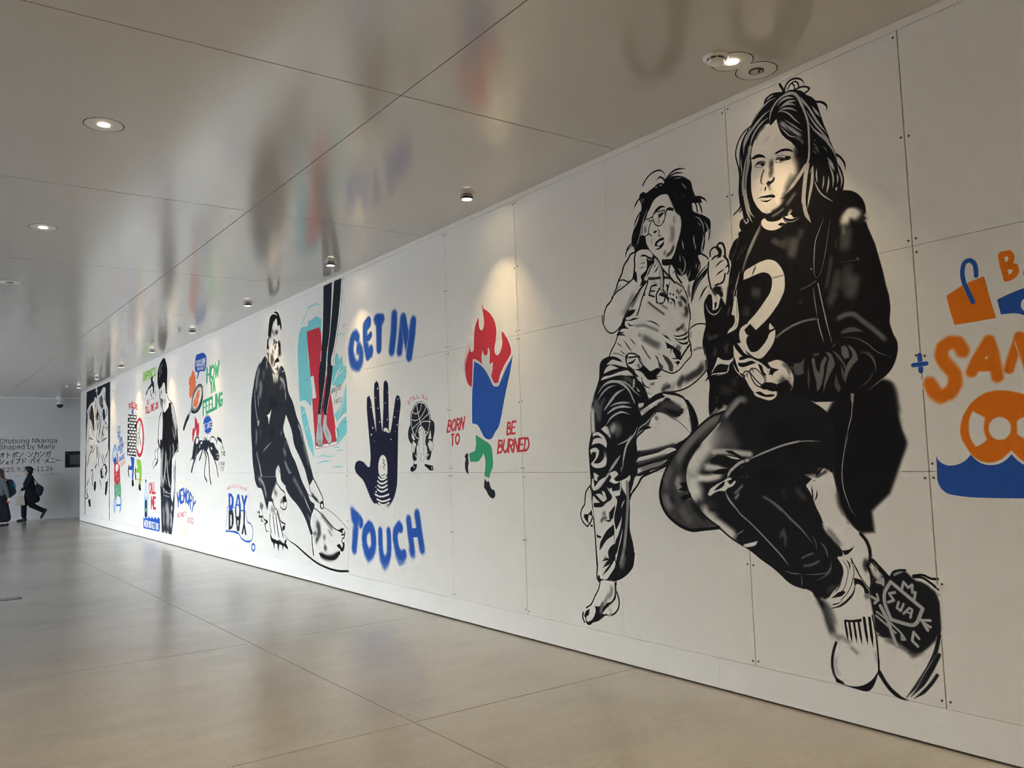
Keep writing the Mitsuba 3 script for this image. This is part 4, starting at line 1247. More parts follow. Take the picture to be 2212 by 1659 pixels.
mural('painted_ant', 'large black ant painted beneath the blue badge and the green words', 'mural figure', -15500, [
    ('body', '''F d 3|-790 1964 -702 2059 -586 2112 -444 2083 -427 2034 -276 2037 -193 2027 -82 2086 26 2059 107 2095 175 2031 264 1981 446 1976 597 1865 722 1816 795 1724 745 1665 595 1659 391 1731 236 1827 158 1906 23 1831 -139 1867 -333 1855 -474 1810 -618 1748 -734 1668 -910 1720 -850 1850
F w 0|-673 2009 -615 2081 -483 2084 -472 2019 -587 1974
F w 0|-349 2000 -220 2020 -248 1981 -332 1959
F w 0|-138 2025 -55 2078 -29 2037
F w 0|26 2067 133 2079 159 2031 106 2017
F w 0|264 2012 369 2055 472 2021 573 1941 394 1977
F w 0|279 1903 367 1886 367 1839 289 1872
F w 0|-416 1953 -371 1960 -383 1904 -417 1889
L k 17.5 0|-790 1964 -702 2067 -574 2112 -444 2083
L k 21.1 0|238 2013 291 2058 396 2077 549 2034 649 1970
L w 9.6 0|596 1758 747 1770 646 1697 770 1710'''),
    ('leg', '''L d 64.7 0|-559 1925 -676 1716 -822 1604 -941 1473
L d 47.2 0|-222 1853 -334 1743 -419 1680
L d 40.2 0|-139 1867 22 1722 -78 1519 -90 1393 44 1292
L d 46.1 0|-58 1865 129 1751 190 1548 220 1378 292 1255
L d 35.9 0|442 1715 594 1591 716 1387
L d 30.9 0|624 1955 691 2052 898 1992 955 1916
L d 27.9 0|-999 1688 -851 1735 -763 1685
L q70 23.8 3|-542 1941 -676 1733 -834 1555
F d 0|676 2060 898 2007 956 1945 799 1980 660 2030'''),
])
mural('painted_words', "small black words I'M FINE THANK YOU beside the head of the painted ant", 'mural lettering', -14500, [
    ('letter', '''L k 12.6 0|-133 1826 -122 1886'''),
    ('letter', '''L k 12.2 0|-79 1888 -84 1873'''),
    ('letter', '''L k 12.2 0|-58 1831 -38 1891
L k 10.3 0|-38 1891 -10 1851
L k 9.5 0|-10 1851 33 1895
L k 12.5 0|33 1895 31 1836'''),
    ('letter', '''L k 13.1 0|-49 1802 -105 1802 -106 1735
L k 4.7 0|-105 1770 -61 1769'''),
    ('letter', '''L k 15.1 0|-25 1734 -24 1801'''),
    ('letter', '''L k 15.1 0|0 1734 1 1801
L k 11.9 0|1 1801 55 1734
L k 15.0 0|55 1734 56 1801'''),
    ('letter', '''L k 11.5 0|127 1800 72 1801 71 1734 126 1734
L k 4.6 0|72 1769 115 1768'''),
    ('letter', '''L k 3.9 0|-256 1626 -196 1627
L k 12.7 0|-226 1626 -237 1563'''),
    ('letter', '''L k 12.7 0|-190 1564 -179 1627
L k 12.6 0|-131 1565 -120 1628
L k 3.9 0|-184 1595 -126 1596'''),
    ('letter', '''L k 11.5 0|-113 1565 -74 1628 -55 1566
L k 3.9 0|-98 1589 -63 1590'''),
    ('letter', '''L k 12.4 0|-38 1567 -27 1629
L k 10.2 0|-27 1629 20 1568
L k 12.4 0|20 1568 30 1630'''),
    ('letter', '''L k 12.3 0|37 1568 48 1630
L k 7.0 0|105 1631 42 1596
L k 7.7 0|51 1599 94 1569'''),
    ('letter', '''L k 10.9 0|-188 1541 -162 1506 -125 1543
L k 13.9 0|-162 1506 -167 1471'''),
    ('letter', '''L k 10.9 0|-75 1545 -106 1526 -111 1490 -86 1474 -55 1492 -50 1528 -75 1545'''),
    ('letter', '''L k 12.2 0|-25 1547 -31 1490 -5 1477 25 1492 36 1549'''),
])
mural('painted_plus_sign', 'small blue plus sign painted between the hooded man and the orange lettering', 'mural sign', -2300, [
    ('stroke', '''L b 26.2 0 3|-41 2062 -40 1977
L b 23.8 0 3|-80 2012 -8 2014'''),
])
mural('painted_shopping_bag', 'orange shopping bag with blue loop handle painted near the right edge', 'mural motif', -2100, [
    ('bag', '''F o -1|-75 2357 19 2401 121 2424 140 2308 162 2204 62 2200 -45 2198 -63 2282'''),
    ('handle', '''L b 22.8 0 4|58 2302 36 2361 18 2419 18 2479 33 2514 57 2519 77 2500 84 2461 83 2434'''),
])
mural('painted_megaphone', 'dark blue cropped shape beside the orange bag at the right edge', 'mural motif', -1800, [
    ('shape', '''F b 4|-126 2295 -64 2315 17 2334 145 2357 126 2121 26 2177 -37 2211 -114 2218
F w 3|13 2283 -10 2273 -19 2241 -10 2221 28 2201 51 2225 54 2271'''),
])
mural('painted_word', 'orange hand-lettered word cut off by the right edge, above the blue shape', 'mural lettering', -1800, [
    ('letter', '''L o 29.0 0 3|-91 2514 -85 2450 -73 2394
L o 29.1 0 3|-89 2516 -53 2516 -43 2494 -57 2463 -75 2457
L o 30.9 0 3|-71 2454 -32 2444 -30 2415 -53 2395 -74 2392'''),
    ('letter', '''L o 28.9 0 3|17 2401 39 2463 67 2490 72 2385'''),
])
mural('painted_word', 'orange sprayed word on the right between the hooded man and the ring shape', 'mural lettering', -2100, [
    ('letter', '''L o 74.8 0 25|-14 2059 -33 2101 -71 2111 -113 2091 -126 2047 -100 1993 -64 1949 -63 1894 -96 1847 -142 1835 -176 1863 -196 1906
S o 60 56 3|-203 1916 -202 1855 -159 1811 -109 1808'''),
    ('letter', '''L o 60.7 0 19|23 1946 62 2015 119 2096 136 2017 146 1909
L o 48.4 0 15|54 1977 137 1968'''),
    ('letter', '''L o 49.3 0 15|203 1942 231 2020 263 2097
L o 47.3 0 15|263 2097 286 1990 297 1919'''),
])
mural('painted_ring_boat', 'orange life-ring shapes above a blue wave painted at the right edge', 'mural motif', -2000, [
    ('ring', '''F o 10|46 1842 -19 1834 -78 1799 -126 1743 -154 1676 -153 1606 -126 1552 -109 1522 -78 1497 -28 1482 28 1496 62 1524 83 1542 109 1509 150 1476 276 1474 295 1718 208 1779 155 1816 99 1834|90 1649 88 1636 83 1624 76 1614 67 1605 57 1598 45 1595 33 1594 22 1595 11 1600 1 1607 -7 1617 -13 1628 -16 1641 -16 1654 -14 1667 -9 1679 -1 1690 8 1699 19 1705 30 1709 42 1709 54 1707 65 1702 74 1695 82 1686 87 1674 90 1662|-87 1746 -104 1713 -113 1659 -107 1605 -87 1564 -68 1570 -28 1597 -39 1641 -35 1685 -29 1709 -56 1725|120 1684 164 1707 186 1716 198 1650 176 1586 142 1599 118 1618 118 1654'''),
    ('wave', '''F b 1|-291 1525 -283 1500 -259 1479 -225 1469 -180 1476 -145 1493 -113 1524 -92 1500 -61 1478 -19 1470 22 1477 60 1500 83 1523 104 1495 132 1473 192 1466 296 1519 279 1310 93 1307 -41 1306 -135 1308 -202 1315 -251 1327 -279 1352 -291 1377 -293 1450'''),
])
mural('painted_words', 'blue sprayed words GET IN above the painted hand', 'mural lettering', -8800, [
    ('letter', '''L b 135.5 0 61|-418 3064 -456 3105 -549 3081 -595 2979 -579 2852 -482 2734 -402 2717 -329 2788 -335 2894 -382 2944
S b 80 130 3|-634 3038 -649 2914 -603 2764 -505 2674
S b 90 110 3|-382 2944 -424 2905 -417 2842'''),
    ('letter', '''L b 128.0 0 35|-116 3215 -205 3176 -210 3054 -178 2893 -152 2812 -75 2838 -64 2871
L b 82.3 0 19|-192 3017 -95 3030 -65 3052
L b 113.5 0 24|-186 3156 -107 3188 -106 3218'''),
    ('letter', '''F b 37|18 3222 57 3263 196 3265 277 3240 298 3188 263 3143 211 3112 134 3110 52 3156
L b 128.5 0 29|156 3192 148 3007 141 2863'''),
    ('letter', '''L b 145.5 0 52|530 3186 503 2976 452 2809'''),
    ('letter', '''L b 133.9 0 50|731 3123 690 2967 634 2779
L b 129.1 0 40|738 3114 803 2895 851 2706
L b 134.5 0 42|956 3057 915 2880 850 2698'''),
])
mural('painted_word', 'blue sprayed word TOUCH below the painted hand', 'mural lettering', -8700, [
    ('letter', '''F b 34|-798 1001 -729 1023 -650 984 -513 933 -455 876 -466 807 -530 774 -577 810 -595 874 -727 837 -776 888
L b 145.7 0 51|-643 911 -671 710 -709 534
S b 70 225 3|-743 950 -686 848'''),
    ('letter', '''L b 132.3 0 42|-296 824 -414 742 -429 605 -329 486 -213 553 -189 696 -240 802 -296 824
S b 75 157 3|-461 552 -331 443 -178 522'''),
    ('letter', '''L b 106.4 0 37|-17 776 -18 616 21 488 91 453 163 499 195 630 185 783
S b 80 151 3|-50 515 70 387 197 486'''),
    ('letter', '''L b 117.0 0 36|468 838 436 860 349 792 351 657 406 566 488 541 538 560
S b 70 136 3|322 591 434 466 585 517'''),
    ('letter', '''L b 115.3 0 42|653 933 678 787 725 590
L b 116.9 0 40|839 1002 877 836 929 643
L b 84.0 0 12|711 797 869 813
S b 60 135 3|656 662 730 536
S b 60 106 3|908 679 935 606'''),
])
mural('painted_hand', 'dark starry open hand with a crescent ring and skeleton palm, under GET IN', 'mural motif', -8600, [
    ('palm', '''F v 10|-332 2341 -391 2320 -400 2230 -383 2039 -361 1901 -338 1764 -326 1611 -349 1509 -387 1505 -510 1562 -647 1581 -728 1556 -755 1503 -723 1442 -654 1407 -519 1339 -427 1237 -337 1138 -246 1081 -172 1073 -28 1071 114 1080 185 1118 257 1200 304 1297 324 1457 341 1641 355 1841 369 1961 400 2080 431 2207 409 2269 372 2292 324 2271 295 2208 245 2057 196 1929 167 1873 151 1890 148 2013 147 2194 151 2358 141 2442 98 2485 49 2466 31 2385 22 2185 0 2004 -12 1896 -32 1972 -54 2106 -74 2275 -77 2393 -93 2462 -137 2496 -185 2470 -204 2387 -196 2216 -176 2029 -169 1902 -206 1997 -255 2152 -288 2274
F w 2|-132 2406 -113 2420 -95 2403 -114 2390
F w 3|-183 2304 -170 2314 -157 2302 -170 2293
F w 2|-126 2178 -110 2189 -96 2176 -111 2165
F w 2|-90 2018 -75 2029 -61 2017 -76 2005
F w 2|120 2344 131 2352 141 2343 130 2334
F w 2|58 2226 69 2234 79 2225 68 2216
F w 2|96 2036 110 2047 124 2035 109 2023
F w 2|360 2250 374 2261 387 2248 373 2237
F w 2|347 2117 356 2124 364 2116 356 2110
F w 2|271 2055 285 2066 298 2054 284 2043
F w 2|328 1965 341 1974 352 1964 340 1954
F w 2|284 1892 293 1899 301 1892 292 1885
F w 3|-310 2202 -296 2212 -283 2201 -297 2191
F w 3|-373 2101 -367 2105 -362 2100 -368 2096
F w 3|-271 1959 -252 1973 -234 1957 -253 1943
F w 3|-314 1883 -294 1897 -276 1881 -296 1867
F w 2|175 1811 190 1822 203 1810 188 1799
F w 3|-223 1803 -214 1810 -205 1803 -215 1795
F k 0|-7 1946 65 1955 135 1931 168 1881 141 1874 81 1905 10 1916
F w 2|10 1924 38 1944 100 1937 151 1890 124 1883 81 1902 19 1911'''),
    ('fingernail', '''F w 4|-129 1425 -134 1525 -94 1607 -20 1641 50 1613 86 1539 86 1425
L k 9.4 0|-22 1590 22 1573 -15 1548 38 1531 -8 1507 17 1474
L k 7.5 0|-89 1512 -72 1499
L w 10.6 0|-764 1425 -695 1381'''),
    ('bones', '''L w 24.7 0 4|-110 1455 -66 1428 6 1431 52 1454
L w 24.7 0 4|-102 1421 -58 1395 14 1398 59 1421
L w 22.7 0 4|-140 1388 -73 1362 -1 1366 67 1389
L w 22.0 0 4|-160 1342 -80 1316 -8 1320 73 1344
L w 21.9 0 4|-162 1296 -80 1271 -8 1275 75 1299
L w 21.6 0 4|-174 1250 -84 1225 -12 1230 78 1254
L w 20.7 0 3|-232 1191 -95 1167 -23 1172 111 1198
L w 20.8 0 3|-188 1138 -62 1115 10 1120 134 1146
L w 21.3 0 4|-153 1097 -54 1074 17 1079 115 1105
L w 21.9 0 3|-218 1082 -119 1052
L w 17.0 0 3|-73 1062 25 1052
L k 5.5 0|43 1073 149 1093 113 1067 60 1058
F w 2|-240 1219 -184 1233 -185 1208
F w 2|-237 1274 -200 1283 -191 1266'''),
])
mural('painted_words', 'small red arched words STILL ILL over the basketball head', 'mural lettering', -7800, [
    ('letter', '''L r 6.5 0|-179 2215 -206 2208 -214 2191 -194 2190 -166 2198 -152 2189 -165 2176 -185 2171'''),
    ('letter', '''L r 5.9 0|-172 2227 -124 2246
L r 7.2 0|-148 2237 -114 2202'''),
    ('letter', '''L r 7.8 0|-75 2215 -101 2252'''),
    ('letter', '''L r 6.9 0|-78 2258 -55 2220 -10 2227'''),
    ('letter', '''L r 7.3 0|-7 2268 4 2228 50 2229'''),
    ('letter', '''L r 9.0 0|108 2223 118 2261'''),
    ('letter', '''L r 7.3 0|142 2257 128 2220 172 2208'''),
    ('letter', '''L r 6.9 0|209 2237 184 2204 224 2187'''),
])
mural('painted_basketball_figure', 'black figure with a basketball for a head, hands on knees, right of the painted hand', 'mural figure', -7700, [
    ('body', '''F d 3|-234 1969 -298 1912 -318 1843 -284 1772 -235 1741 -222 1583 -203 1558 -143 1572 -103 1776 34 1791 68 1694 71 1569 128 1573 170 1644 204 1767 247 1889 241 1946 177 1987 -22 2027
F w 1|-229 1869 -241 1820 -193 1779 -162 1793
F w 1|163 1883 177 1787 111 1789
F w 1|-136 1719 -86 1732 -97 1620 -140 1640
F w 1|22 1729 78 1713 85 1645 35 1608 16 1618'''),
    ('ball', '''F k 0|171 1973 168 2017 156 2059 135 2097 105 2131 69 2158 27 2177 -18 2188 -65 2188 -111 2180 -154 2162 -192 2135 -222 2101 -245 2061 -257 2018 -259 1972 -251 1928 -233 1886 -205 1849 -170 1819 -129 1797 -85 1783 -38 1779 8 1785 51 1800 90 1823 123 1854 148 1890 164 1930
F d 0|145 1975 142 2015 132 2054 113 2090 87 2121 55 2146 19 2164 -21 2173 -61 2174 -101 2165 -139 2148 -172 2123 -198 2092 -218 2055 -229 2014 -231 1973 -224 1931 -208 1893 -184 1859 -154 1831 -119 1810 -80 1798 -39 1794 1 1799 39 1813 73 1835 102 1863 124 1897 138 1935
L w 11.1 0|-30 2179 -84 2175 -134 2157 -178 2126 -212 2084 -233 2034 -239 1980 -231 1927 -208 1878 -172 1837 -127 1808 -76 1792 -23 1790 29 1803 75 1828 112 1865 138 1911 151 1961 150 2013 135 2064 108 2108 69 2144 22 2168 -30 2179
L w 12.9 0|-115 2155 -89 2070 -27 1930
L w 10.1 0|-208 2087 -139 2063 -38 2096 -6 2167
L w 9.3 0|-239 2004 -123 1993 18 2054 90 2132
L w 8.4 0|-227 1904 -44 1979 152 2056
L w 9.3 0|-160 1837 -106 1914 -6 1968 167 1964
L w 7.5 0|29 1879 123 1846'''),
    ('water', '''F w 0|-99 1869 -67 1912 -17 1924 39 1888 16 1618 -91 1620 -86 1844
L k 4.6 0|-99 1869 31 1912
L k 5.9 0|-80 1854 -91 1620
L k 5.8 0|29 1888 12 1618
L w 27.3 0|-50 1648 -46 1541
L w 25.7 0|-101 1620 -65 1542
L w 26.1 0|-4 1609 -26 1541
L w 22.4 0|-160 1621 -122 1601 -85 1542
L w 19.9 0|103 1626 34 1589 -7 1541
L w 19.8 0|-144 1542 -65 1551 -107 1493
L w 23.0 0|28 1464 -18 1522
L k 5.9 0|-50 1648 -45 1551
L k 4.7 0|-160 1626 -112 1601 -85 1552
L k 4.3 0|93 1626 34 1594 -3 1551'''),
    ('hand', '''F w 0|-213 1780 -135 1738 -156 1719 -189 1651 -239 1652 -253 1702
F w 0|139 1778 203 1748 199 1672 151 1654 125 1692 98 1732
L k 5.8 0|-213 1780 -247 1702 -239 1652
L k 6.0 0|-196 1720 -203 1651
L k 5.6 0|154 1711 161 1653
L k 5.0 0|203 1757 209 1681 161 1653'''),
    ('shoe', '''F k 0|-194 1553 -135 1533 -147 1494 -229 1450 -279 1455 -277 1489 -226 1514
F k 0|31 1531 126 1516 191 1510 198 1463 142 1459 67 1492 20 1512
L w 5.9 0|-236 1509 -186 1499 -207 1484
L w 11.2 0|166 1496 165 1473
F w 0|-184 1553 -134 1552 -145 1533 -195 1528
F w 0|42 1560 89 1550 117 1525 50 1526'''),
])
mural('painted_words', 'red hand-lettered words BORN TO left of the burning book', 'mural lettering', -7100, [
    ('letter', '''L r 24.2 0 5|-110 1843 -72 1956
L r 17.9 0 4|-72 1956 -27 1953 -35 1920 -89 1905
L r 17.9 0 4|-89 1905 -34 1898 -52 1853 -110 1843'''),
    ('letter', '''L r 21.6 0 5|39 1963 2 1933 -17 1877 2 1851 38 1881 57 1937 39 1963'''),
    ('letter', '''L r 23.5 0 5|50 1855 87 1966
L r 17.3 0 4|87 1966 138 1958 125 1920 68 1908
L r 22.7 0 5|92 1910 111 1859'''),
    ('letter', '''L r 23.2 0 5|129 1861 165 1971
L r 23.1 0 5|165 1971 188 1865
L r 22.9 0 5|188 1865 224 1975'''),
    ('letter', '''L r 13.1 0 3|-37 1814 30 1817
L r 24.4 0 5|-3 1815 -14 1710'''),
    ('letter', '''L r 21.1 0 5|87 1820 54 1792 49 1740 76 1716 108 1744 114 1795 87 1820'''),
])
mural('painted_words', 'red hand-lettered words BE BURNED right of the burning book', 'mural lettering', -6100, [
    ('letter', '''L r 23.5 0 4|-79 1779 -60 1885
L r 17.8 0 3|-60 1885 -21 1882 -24 1851 -69 1838
L r 17.9 0 3|-69 1838 -20 1830 -30 1787 -79 1779'''),
    ('letter', '''L r 19.7 0 4|62 1892 9 1889 -9 1784 43 1787
L r 13.7 0 3|0 1838 43 1841'''),
    ('letter', '''L r 23.9 0 4|-236 1616 -207 1730
L r 17.7 0 3|-207 1730 -159 1726 -164 1692 -220 1679
L r 17.8 0 3|-220 1679 -160 1669 -175 1624 -236 1616'''),
    ('letter', '''L r 22.1 0 4|-123 1732 -142 1642 -119 1620 -84 1643 -58 1733'''),
    ('letter', '''L r 23.1 0 4|-68 1621 -40 1734
L r 17.2 0 3|-40 1734 14 1724 4 1685 -55 1675
L r 21.8 0 4|-29 1676 -4 1624'''),
    ('letter', '''L r 22.7 0 4|13 1624 41 1735
L r 22.2 0 4|41 1735 76 1626
L r 22.4 0 4|76 1626 103 1736'''),
    ('letter', '''L r 18.8 0 3|182 1738 121 1737 94 1627 155 1629
L r 13.4 0 2|108 1684 157 1685'''),
    ('letter', '''L r 19.9 0 4|172 1629 199 1738 234 1734 246 1685 210 1636 172 1629'''),
])
mural('painted_burning_book', 'blue book with red flames running on green legs', 'mural motif', -6500, [
    ('flame', '''F r 3|-9 3022 1 2990 60 2954 127 2904 180 2837 204 2762 193 2660 165 2573 174 2533 202 2513 236 2522 271 2560 296 2621 291 2712 302 2726 339 2686 399 2608 420 2561 424 2510 392 2476 312 2408 241 2326 199 2259 143 2264 18 2393 -177 2527 -240 2258 -288 2282 -328 2346 -342 2429 -325 2523 -284 2586 -237 2655 -240 2608 -216 2592 -191 2602 -175 2681 -163 2780 -135 2850 -84 2907 -79 2889 -82 2843 -66 2794 -43 2780 -7 2799 8 2856 0 2924 -14 2986 -19 3017
F q88 3|-177 2527 -83 2483 -49 2459 -51 2532 -30 2590 -14 2555 14 2528 49 2547 59 2612 85 2569 88 2517 73 2446 131 2460 127 2395 95 2333 127 2292 143 2264 159 2260 199 2259 219 2232 135 2236 16 2361 -97 2451 -178 2500
S q78 30 48 3|-208 2847 -201 2752
S r 25 49 3|-254 2691 -337 2531 -357 2396'''),
    ('book', '''F b 2|-181 2499 -96 2464 -5 2402 71 2316 135 2236 208 2230 262 2305 345 2405 401 2456 448 2485 406 2354 332 2184 288 2074 243 1956 193 1857 134 1808 69 1750 -40 1766 -106 1837 -140 1878 -246 1910 -243 2017 -220 2283
L q88 17.0 0|-196 2515 -213 2349 -236 2217
L q88 21.1 0|215 2245 274 2317 344 2399 424 2472'''),
    ('legs', '''F g 2|-195 1796 -64 1745 65 1676 82 1580 81 1497 34 1426 14 1384 -65 1410 -42 1510 -45 1569 -69 1618 -140 1554 -303 1541 -317 1619 -206 1647 -190 1723'''),
    ('shoe', '''F d 3|-360 1622 -333 1620 -338 1573 -328 1533 -342 1493 -336 1426 -364 1433 -393 1473 -396 1527 -381 1574 -399 1594'''),
    ('shoe', '''F d 3|-49 1384 -39 1362 -22 1352 7 1362 49 1285 93 1273 104 1229 78 1203 33 1205 -22 1246 -44 1274 -77 1297 -68 1355'''),
])
